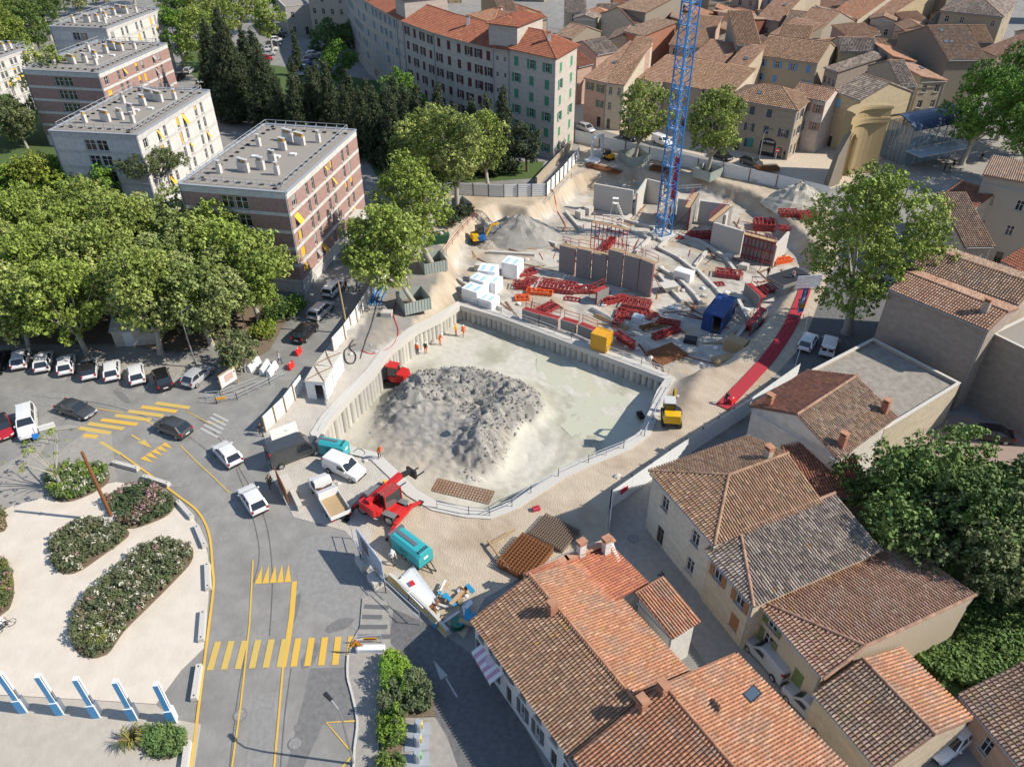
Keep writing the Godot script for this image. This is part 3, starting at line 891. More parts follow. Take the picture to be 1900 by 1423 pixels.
# one pitch of a tiled roof: p0, p1 run along the eave from left to right seen from outside, the others go up
func slope(roof: Node3D,pts: Array,pal: String,tw: float,tl: float,seed_of: int,singles:=0):
	var r:=rnd(seed_of)
	var u: Vector3=(pts[1] - pts[0]).normalized()
	var n: Vector3=u.cross(pts[-1] - pts[0]).normalized()
	if n.y<0: n=-n
	var s:=n.cross(u)
	if s.y<0: s=-s
	var poly:=PackedVector2Array()
	for p in pts:
		poly.append(Vector2((p - pts[0]).dot(u),(p - pts[0]).dot(s)))
	var top:=0.0
	var lo:=1e9
	var hi:=-1e9
	for q in poly:
		top=maxf(top,q.y); lo=minf(lo,q.x); hi=maxf(hi,q.x)
	var bs:=Basis(u,n,-s) if Basis(u,n,-s).determinant()>0 else Basis(-u,n,-s)
	var places:=[]
	var tints:=[]
	var patchy:=noise_of(seed_of,0.35,2)
	var i:=0
	var cols:=int((hi - lo)/tw)
	var rows:=int(ceil(top/tl))
	var pal_a: Array=PAL[pal]
	for j in rows:
		for k in cols:
			var q:=Vector2(lo+(k+0.5)*tw+(hi - lo - cols*tw)*0.5,(j+0.5)*tl - 0.04)
			if not Geometry2D.is_point_in_polygon(q,poly):
				continue
			var tilt:=Basis.from_euler(Vector3(-0.06+(r.randf() - 0.5)*0.05,(r.randf() - 0.5)*0.07,(r.randf() - 0.5)*0.06))
			places.append(Transform3D(bs*tilt,pts[0]+u*q.x+s*q.y+n*(0.01+r.randf()*0.012)))
			var pi:=int(clampf((patchy.get_noise_2d(q.x,q.y)*0.9+0.5)*pal_a.size()+(r.randf() - 0.5)*3.0,0,pal_a.size() - 1))
			var c:=col(pal_a[pi],r,0.16)
			if r.randf()<0.004: c=Color(0.42,0.26,0.09)
			tints.append(c)
	var mesh:=tile_mesh(tw,tl)
	if singles>0:
		var kept:=[]
		var kt:=[]
		var every:=maxi(1,places.size()/singles)
		for k in places.size():
			if k/every<singles and k % every==0 and every>1 or every==1 and k<singles:
				put(mesh,"roof_tile",tile_tone(tints[k]),roof,places[k])
			else:
				kept.append(places[k]); kt.append(tints[k])
		places=kept; tints=kt
	if places.size():
		many(mesh,places,tints,"tile_field",M.tile,roof)

var tile_tones:={}
func tile_tone(c: Color) -> Material:
	var q:=Color(snappedf(c.r,0.05),snappedf(c.g,0.04),snappedf(c.b,0.04))
	if not tile_tones.has(q):
		tile_tones[q]=plain(lin(maxf(q.r,0.02),maxf(q.g,0.02),maxf(q.b,0.02)),0.9)
	return tile_tones[q]

func slab(b: MB,pts: Array,thick:=0.14):
	var n: Vector3=(pts[1] - pts[0]).cross(pts[-1] - pts[0]).normalized()
	if n.y<0: n=-n
	var k:=pts.size()
	for i in range(1,k - 1):
		b.tri(pts[0] - n*0.012,pts[i] - n*0.012,pts[i+1] - n*0.012)
		b.tri(pts[0] - n*thick,pts[i+1] - n*thick,pts[i] - n*thick)
	for i in k:
		var a: Vector3=pts[i]
		var e: Vector3=pts[(i+1) % k]
		b.quad(a - n*thick,e - n*thick,e - n*0.012,a - n*0.012)

func ridge_caps(b: MB,a: Vector3,e: Vector3,pal: String,r: RandomNumberGenerator):
	var l:=a.distance_to(e)
	var k:=maxi(1,int(l/0.42))
	for i in k:
		var p:=a.lerp(e,i/float(k))
		var q:=a.lerp(e,(i+1.08)/float(k))
		b.tint=col(PAL[pal][r.randi() % 3],r,0.15)
		b.tube([p+Vector3(0,0.02,0),q+Vector3(0,0.05,0)],[0.13,0.15],6,true)
	b.tint=Color.WHITE

func wall_mat(c: Array,stone:=false) -> StandardMaterial3D:
	var key:=str(c)+str(stone)
	if not wall_mats.has(key):
		var m: StandardMaterial3D=(M.stone if stone else M.render).duplicate()
		m.vertex_color_use_as_albedo=false
		m.albedo_color=lin(c[0],c[1],c[2])
		wall_mats[key]=m
	return wall_mats[key]

# o: label, at [cx, cz, yaw, len, dep], h, roof (gx gz hip mx mz flat), rise, wall, pal, cols {side: n}, storeys, shut colour, singles, stone, chim
func house(o: Dictionary) -> Node3D:
	var at: Array=o.at
	var t:=thing(o.get("name","house"),o.label,"house",Vector3(at[0],0,at[1]),at[2],o.get("group","houses of the old town"))
	var L: float=at[3]
	var D: float=at[4]
	var h: float=o.h
	var sd: int=int(absf(at[0]*13.7+at[1]*7.3))+1
	var r:=rnd(sd)
	var rf: String=o.get("roof","gx")
	var slope_k: float=o.get("pitch",0.36)
	var hx:=L/2
	var hz:=D/2
	var wb:=MB.new()
	var cn:=[Vector3(-hx,0,hz),Vector3(hx,0,hz),Vector3(hx,0,-hz),Vector3(-hx,0,-hz)]
	var cols: Dictionary=o.get("cols",{0: maxi(1,int(L/3.2)),1: maxi(1,int(D/3.6))})
	var storeys: int=o.get("storeys",maxi(1,int(h/3.0)))
	var skip: float=o.get("skip",0.25)
	var wm:=wall_mat(o.get("wall",[0.5,0.42,0.31]),o.get("stone",false))
	var shut=o.get("shut",null)
	var fh:=h/storeys
	for s in 4:
		var a: Vector3=cn[s]
		var e: Vector3=cn[(s+1) % 4]
		var u:=(e - a).normalized()
		var w:=a.distance_to(e)
		var holes:=[]
		var nn: int=cols.get(s,0)
		for f in storeys:
			for k in nn:
				if r.randf()<skip: continue
				var ww:=0.95
				var wh:=1.45 if f>0 else 1.6
				if nn*2.2>w: ww=0.7
				var door:=f==0 and r.randf()<0.35
				holes.append(Rect2((k+0.5)*w/nn - ww/2,0.02 if door else f*fh+0.95,ww,2.1 if door else wh))
		facade(wb,a,u,w,h,holes)
		for q in holes:
			window(t,a,u,q,M.frame if q.position.y>0.1 else coloured(lin(0.18,0.12,0.08)),0.15,"window" if q.position.y>0.1 else "door")
			if shut != null and q.position.y>0.1:
				shutters(t,a,u,q,coloured(lin(shut[0],shut[1],shut[2])),r.randf()<0.6)
	# roof
	var ov: float=o.get("over",0.3)
	var pal: String=o.get("pal","old")
	var slopes:=[]
	var ridges:=[]
	var X:=hx+(0.12 if rf=="gx" else ov)
	var Z:=hz+(0.12 if rf=="gz" else ov)
	var lift:=0.1
	var y0:=h+lift
	if rf=="gx":
		var off: float=o.get("ridge",0.0)*hz
		var yt:=y0+slope_k*Z
		slopes=[[Vector3(-X,y0,Z),Vector3(X,y0,Z),Vector3(X,yt,off),Vector3(-X,yt,off)],[Vector3(X,y0,-Z),Vector3(-X,y0,-Z),Vector3(-X,yt,off),Vector3(X,yt,off)]]
		ridges=[[Vector3(-X,yt,off),Vector3(X,yt,off)]]
		for s in [-1,1]:
			var g0:=Vector3(s*hx,h,hz)
			var g1:=Vector3(s*hx,h,-hz)
			var gt:=Vector3(s*hx,yt - 0.1,off)
			if s>0: wb.tri(g0,g1,gt)
			else: wb.tri(g1,g0,gt)
	elif rf=="gz":
		var yt:=y0+slope_k*X
		slopes=[[Vector3(X,y0,Z),Vector3(X,y0,-Z),Vector3(0,yt,-Z),Vector3(0,yt,Z)],[Vector3(-X,y0,-Z),Vector3(-X,y0,Z),Vector3(0,yt,Z),Vector3(0,yt,-Z)]]
		ridges=[[Vector3(0,yt,Z),Vector3(0,yt,-Z)]]
		for s in [-1,1]:
			var g0:=Vector3(-hx,h,s*hz)
			var g1:=Vector3(hx,h,s*hz)
			var gt:=Vector3(0,yt - 0.1,s*hz)
			if s>0: wb.tri(g0,g1,gt)
			else: wb.tri(g1,g0,gt)
	elif rf=="hip":
		var m:=minf(X,Z)
		var yt:=y0+slope_k*m
		var A:=Vector3(-(X - m),yt,0) if X >= Z else Vector3(0,yt,Z - m)
		var B:=Vector3(X - m,yt,0) if X >= Z else Vector3(0,yt,-(Z - m))
		if o.has("hipx"):                               # a gable instead of a hip at the far end
			if X >= Z: B=Vector3(X,yt,0) if o.hipx<0 else B
			if X >= Z and o.hipx>0: A=Vector3(-X,yt,0)
		if o.has("rz"):                                 # ridge runs from a front hip to the back wall, shifted sideways by rz
			var rx: float=o.rz*X
			yt=y0+slope_k*(X+absf(rx))
			if absf(o.rz) > 0.85:                       # a lean-to: the high side is a wall
				rx=signf(o.rz)*hx
			A=Vector3(rx,yt,Z - minf(X,Z*1.1)); B=Vector3(rx,yt,-Z)
			if o.rz>0.85: wb.quad(Vector3(hx,h,hz),Vector3(hx,h,-hz),B+Vector3(0,-0.08,0),A+Vector3(0,-0.08,0))
			if o.rz<-0.85: wb.quad(Vector3(-hx,h,-hz),Vector3(-hx,h,hz),A+Vector3(0,-0.08,0),B+Vector3(0,-0.08,0))
			var gb:=-hz
			wb.tri(Vector3(hx,h,gb),Vector3(-hx,h,gb),Vector3(rx,yt - 0.1,gb))
		var fl:=Vector3(-X,y0,Z)
		var fr:=Vector3(X,y0,Z)
		var br:=Vector3(X,y0,-Z)
		var bl:=Vector3(-X,y0,-Z)
		if X >= Z and not o.has("rz"):
			slopes=[[fl,fr,B,A],[fr,br,B],[br,bl,A,B],[bl,fl,A]]
		else:
			slopes=[[fl,fr,A],[fr,br,B,A],[br,bl,B],[bl,fl,A,B]]
			if o.has("rz"):
				slopes.remove_at(2)
				if o.rz>0.85: slopes.remove_at(1)
				elif o.rz<-0.85: slopes.remove_at(2)
		ridges=[[A,B],[fl,A],[fr,B if X >= Z and not o.has("rz") else A]]
		if not o.has("rz"): ridges += [[br,B],[bl,A if X >= Z else B]]
	elif rf=="mx" or rf=="mz" or rf=="mxr" or rf=="mzr":  # single pitch: low edge in front, right, behind or at the left
		var d:={"mz": [0,1,2,3],"mx": [1,2,3,0],"mzr": [2,3,0,1],"mxr": [3,0,1,2]}
		var q:=[Vector3(-X,y0,Z),Vector3(X,y0,Z),Vector3(X,y0,-Z),Vector3(-X,y0,-Z)]
		var id: Array=d[rf]
		var up: float=slope_k*(D if rf.begins_with("mz") else L)
		slopes=[[q[id[0]],q[id[1]],q[id[2]]+Vector3(0,up,0),q[id[3]]+Vector3(0,up,0)]]
		var w0: Vector3=cn[id[0]]+Vector3(0,h,0)
		var w1: Vector3=cn[id[1]]+Vector3(0,h,0)
		var w2: Vector3=cn[id[2]]+Vector3(0,h,0)
		var w3: Vector3=cn[id[3]]+Vector3(0,h,0)
		var uu:=Vector3(0,up,0)
		wb.tri(w1,w2,w2+uu); wb.tri(w3,w0,w3+uu); wb.quad(w2,w3,w3+uu,w2+uu)
	else:
		var fb:=MB.new()
		fb.quad(Vector3(-hx,h - 0.35,hz),Vector3(hx,h - 0.35,hz),Vector3(hx,h - 0.35,-hz),Vector3(-hx,h - 0.35,-hz))
		part(fb,"flat_roof",o.get("deck",M.gravel),t)
		var pb:=MB.new()
		pb.box(Vector3(0,h+0.03,hz - 0.1),Vector3(L+0.1,0.06,0.34)); pb.box(Vector3(0,h+0.03,-hz+0.1),Vector3(L+0.1,0.06,0.34))
		pb.box(Vector3(hx - 0.1,h+0.03,0),Vector3(0.34,0.06,D - 0.54)); pb.box(Vector3(-hx+0.1,h+0.03,0),Vector3(0.34,0.06,D - 0.54))
		part(pb,"coping",o.get("coping",M.concrete),t)
		for s in 4:                                    # inner faces of the parapet
			var a: Vector3=cn[s]*0.975
			var e: Vector3=cn[(s+1) % 4]*0.975
			wb.quad(e+Vector3(0,h - 0.36,0),a+Vector3(0,h - 0.36,0),a+Vector3(0,h,0),e+Vector3(0,h,0))
	part(wb,"wall",wm,t)
	if slopes.size():
		var sb:=MB.new()
		sb.tint=Color(PAL[pal][0][0]*0.75,PAL[pal][0][1]*0.7,PAL[pal][0][2]*0.7)
		for p in slopes:
			slab(sb,p)
		var roof:=part(sb,"roof",M.tile,t)
		var k:=0
		for p in slopes:
			slope(roof,p,o.get("pal2",pal) if k==1 else pal,o.get("tw",0.27),o.get("tl",0.42),sd+k,int(o.get("singles",0)/slopes.size()))
			k += 1
		if ridges.size():
			var rb:=MB.new()
			for p in ridges:
				ridge_caps(rb,p[0],p[1],"pink" if pal=="old" or pal=="grey" else pal,r)
			part(rb,"ridge",M.tile,roof)
		var gb:=MB.new()
		gb.tube([Vector3(-hx,h - 0.02,hz+ov+0.05),Vector3(hx,h - 0.02,hz+ov+0.05)],[0.06],6)
		gb.tube([Vector3(hx - 0.12,h - 0.05,hz+0.07),Vector3(hx - 0.12,0.1,hz+0.07)],[0.05],6)
		part(gb,"gutter",M.zinc,t)
	for c in o.get("chim",[]):
		chimney(t,Vector3(c[0]*hx,h+c[2],c[1]*hz),c[3] if c.size()>3 else 0.0)
	for c in o.get("sky", []):                          # roof windows: x, z as fractions, on the front pitch
		var y: float=y0+slope_k*(Z - c[1]*hz)+0.1
		var rw:=cube("roof_window",Vector3(c[0]*hx,y,c[1]*hz),Vector3(0.7,0.12,0.95),M.dark,t,Basis(Vector3.RIGHT,atan(slope_k)))
		put(box_mesh,"pane",M.sky_glass,rw,Transform3D(Basis.from_scale(Vector3(0.84,0.3,0.86)),Vector3(0,0.4,0)))
	return t

func chimney(t: Node3D,p: Vector3,kind:=0.0):
	var b:=MB.new()
	b.tint=Color(0.5,0.42,0.34) if kind<1 else (Color(0.42,0.19,0.12) if kind<2 else Color(0.72,0.7,0.66))
	b.box(p+Vector3(0,0.1,0),Vector3(0.62,1.9,0.48))
	var o:=part(b,"chimney",M.render,t)
	b=MB.new()
	b.tint=Color(0.45,0.23,0.14)
	b.box(p+Vector3(0,1.09,0),Vector3(0.72,0.07,0.58))
	for s in [-1,1]:
		b.box(p+Vector3(s*0.24,1.24,0),Vector3(0.1,0.25,0.42))
	b.box(p+Vector3(0,1.4,0),Vector3(0.78,0.06,0.62))
	part(b,"chimney_cap",M.render,o)

func apartment(at: Array,h: float,pink: bool,label: String,seed_of: int):
	var t:=thing("apartment_block",label,"building",Vector3(at[0],0,at[1]),at[2],"apartment blocks on the slope")
	var r:=rnd(seed_of)
	var hx: float=at[3]/2
	var hz: float=at[4]/2
	var L: float=at[3]
	var D: float=at[4]
	var wb:=MB.new()
	var cn:=[Vector3(-hx,0,hz),Vector3(hx,0,hz),Vector3(hx,0,-hz),Vector3(-hx,0,-hz)]
	var fh:=(h - 1.5 - 0.8)/5.0
	var wc:=wall_mat([0.4,0.255,0.225]) if pink else wall_mat([0.7,0.69,0.66])
	var band:=MB.new()
	for s in 4:
		var a: Vector3=cn[s]
		var e: Vector3=cn[(s+1) % 4]
		var u:=(e - a).normalized()
		var n:=u.cross(Vector3.UP)
		var w:=a.distance_to(e)
		var holes:=[]
		var kinds:=[]
		for f in 5:
			var y:=1.5+f*fh
			if s==1 or s==3:
				for k in [[0.07,1.25,0],[0.235,0.8,1],[0.315,0.8,1],[0.49,0.8,1],[0.575,0.8,1],[0.75,0.8,1],[0.835,0.8,1]]:
					holes.append(Rect2(k[0]*w - k[1]/2,y+(0.75 if k[2]==0 else 0.55),k[1],1.45 if k[2]==0 else 1.75)); kinds.append(k[2])
			else:
				holes.append(Rect2(w*0.5 - 1.9,y+0.5,1.85,fh - 0.75)); kinds.append(2)
				holes.append(Rect2(w*0.5+0.05,y+0.5,1.85,fh - 0.75)); kinds.append(2)
		facade(wb,a,u,w,h,holes,0.22)
		for i in holes.size():
			window(t,a,u,holes[i],M.frame,0.2)
			if kinds[i]<2 and s==1:
				var q:=r.randf()
				if q<0.5:
					var rc: Rect2=holes[i]
					var part_h:=rc.size.y*(0.35+0.65*r.randf())
					var bm:=coloured(lin(0.72,0.42,0.04)) if q<0.3 else coloured(lin(0.3,0.3,0.29))
					var out:=r.randf()<0.3
					var p:=a+u*rc.get_center().x+Vector3(0,rc.end.y - part_h/2,0)+n*(0.28 if out else -0.08)
					put(box_mesh,"blind",bm,t,Transform3D(Basis(u,Vector3.UP,n)*(Basis(Vector3.RIGHT,-0.6) if out else Basis())*Basis.from_scale(Vector3(rc.size.x*(0.98 if r.randf()<0.6 else 0.5),part_h,0.03)),p))
		for f in 6:
			var y:=1.5+f*fh+(0.05 if f<5 else 0.0)
			var bh:=0.45 if f<5 else 0.8
			band.box(a+u*w/2+Vector3(0,y+bh/2 - 0.05,0)+n*0.008,Vector3(w+0.02,bh,0.05),Basis(u,Vector3.UP,n))
		band.box(a+u*w/2+Vector3(0,0.7,0)+n*0.01,Vector3(w+0.03,1.4,0.06),Basis(u,Vector3.UP,n))
	part(wb,"wall",wc,t)
	part(band,"floor_band",wall_mat([0.66,0.65,0.62]) if pink else wall_mat([0.6,0.59,0.57]),t)
	var rf:=MB.new()
	rf.quad(Vector3(-hx,h - 0.02,hz),Vector3(hx,h - 0.02,hz),Vector3(hx,h - 0.02,-hz),Vector3(-hx,h - 0.02,-hz))
	part(rf,"roof",M.gravel,t)
	var ed:=MB.new()
	for s in 4:
		ed.beam(cn[s]+Vector3(0,h+0.05,0),cn[(s+1) % 4]+Vector3(0,h+0.05,0),0.3,0.16)
	part(ed,"roof_edge",M.zinc,t)
	var rail:=MB.new()
	var q:=[Vector3(-hx+0.9,h,hz - 0.9),Vector3(hx - 0.9,h,hz - 0.9),Vector3(hx - 0.9,h,-hz+0.9),Vector3(-hx+0.9,h,-hz+0.9)]
	for s in 4:
		var a: Vector3=q[s]
		var e: Vector3=q[(s+1) % 4]
		var k:=int(a.distance_to(e)/1.5)
		for y in [0.55,1.05]:
			rail.beam(a+Vector3(0,y,0),e+Vector3(0,y,0),0.05)
		var inward:=Vector3(-(a+e).x,0,-(a+e).z).normalized()
		for i in k:
			var p:=a.lerp(e,i/float(k))
			rail.beam(p,p+Vector3(0,1.08,0),0.05)
			rail.beam(p+Vector3(0,0.9,0),p+inward*0.9+Vector3(0,0.06,0),0.04)
			cube("ballast_block",p+inward*1.0+Vector3(0,0.08,0),Vector3(0.5,0.16,0.32),M.dark,t)
	part(rail,"railing",M.galv,t)
	for p in [[-0.25,0.5,3],[0.05,0.42,2],[-0.15,-0.5,3],[0.15,-0.42,3],[-0.55,0.62,1],[0.5,0.55,1],[-0.5,-0.25,1],[0.55,-0.5,1],[0.1,0.2,2],[0.0,-0.2,2]]:
		var c:=Vector3(p[0]*hx,h,p[1]*hz)
		for i in p[2]:
			var b:=MB.new()
			var w:=c+Vector3(i*0.62,0,i*0.25)
			b.tint=Color(0.66,0.64,0.6)
			b.box(w+Vector3(0,0.6,0),Vector3(0.55,1.2,0.6))
			var ch:=part(b,"chimney_stack",M.render,t)
			b=MB.new()
			b.tint=Color(0.3,0.28,0.26) if r.randf()<0.6 else Color(0.5,0.3,0.06)
			b.cyl(w+Vector3(0,1.2,0),0.24,0.45,8)
			b.tint=Color(0.5,0.5,0.5)
			b.cyl(w+Vector3(0,1.66,0),0.3,0.08,8)
			part(b,"cowl",M.paint,ch)
	for p in [[0.1,0.05],[0.35,-0.05],[-0.3,0.1]]:
		cube("hatch",Vector3(p[0]*hx,h+0.12,p[1]*hz),Vector3(0.9,0.24,0.6),M.white,t)
	var pipe:=MB.new()
	pipe.tube([Vector3(hx - 0.1,0.2,hz+0.1),Vector3(hx - 0.1,h - 0.2,hz+0.1)],[0.07],6)
	pipe.tube([Vector3(-hx+0.1,0.2,hz+0.1),Vector3(-hx+0.1,h - 0.2,hz+0.1)],[0.07],6)
	part(pipe,"downpipe",M.zinc,t)
	if pink and seed_of==1:
		cube("porch",Vector3(hx+0.7,3.3,-hz*0.55),Vector3(1.5,0.25,3.2),M.concrete,t)
		cube("step",Vector3(hx+0.8,0.25,-hz*0.55),Vector3(1.6,0.5,2.6),M.concrete,t)

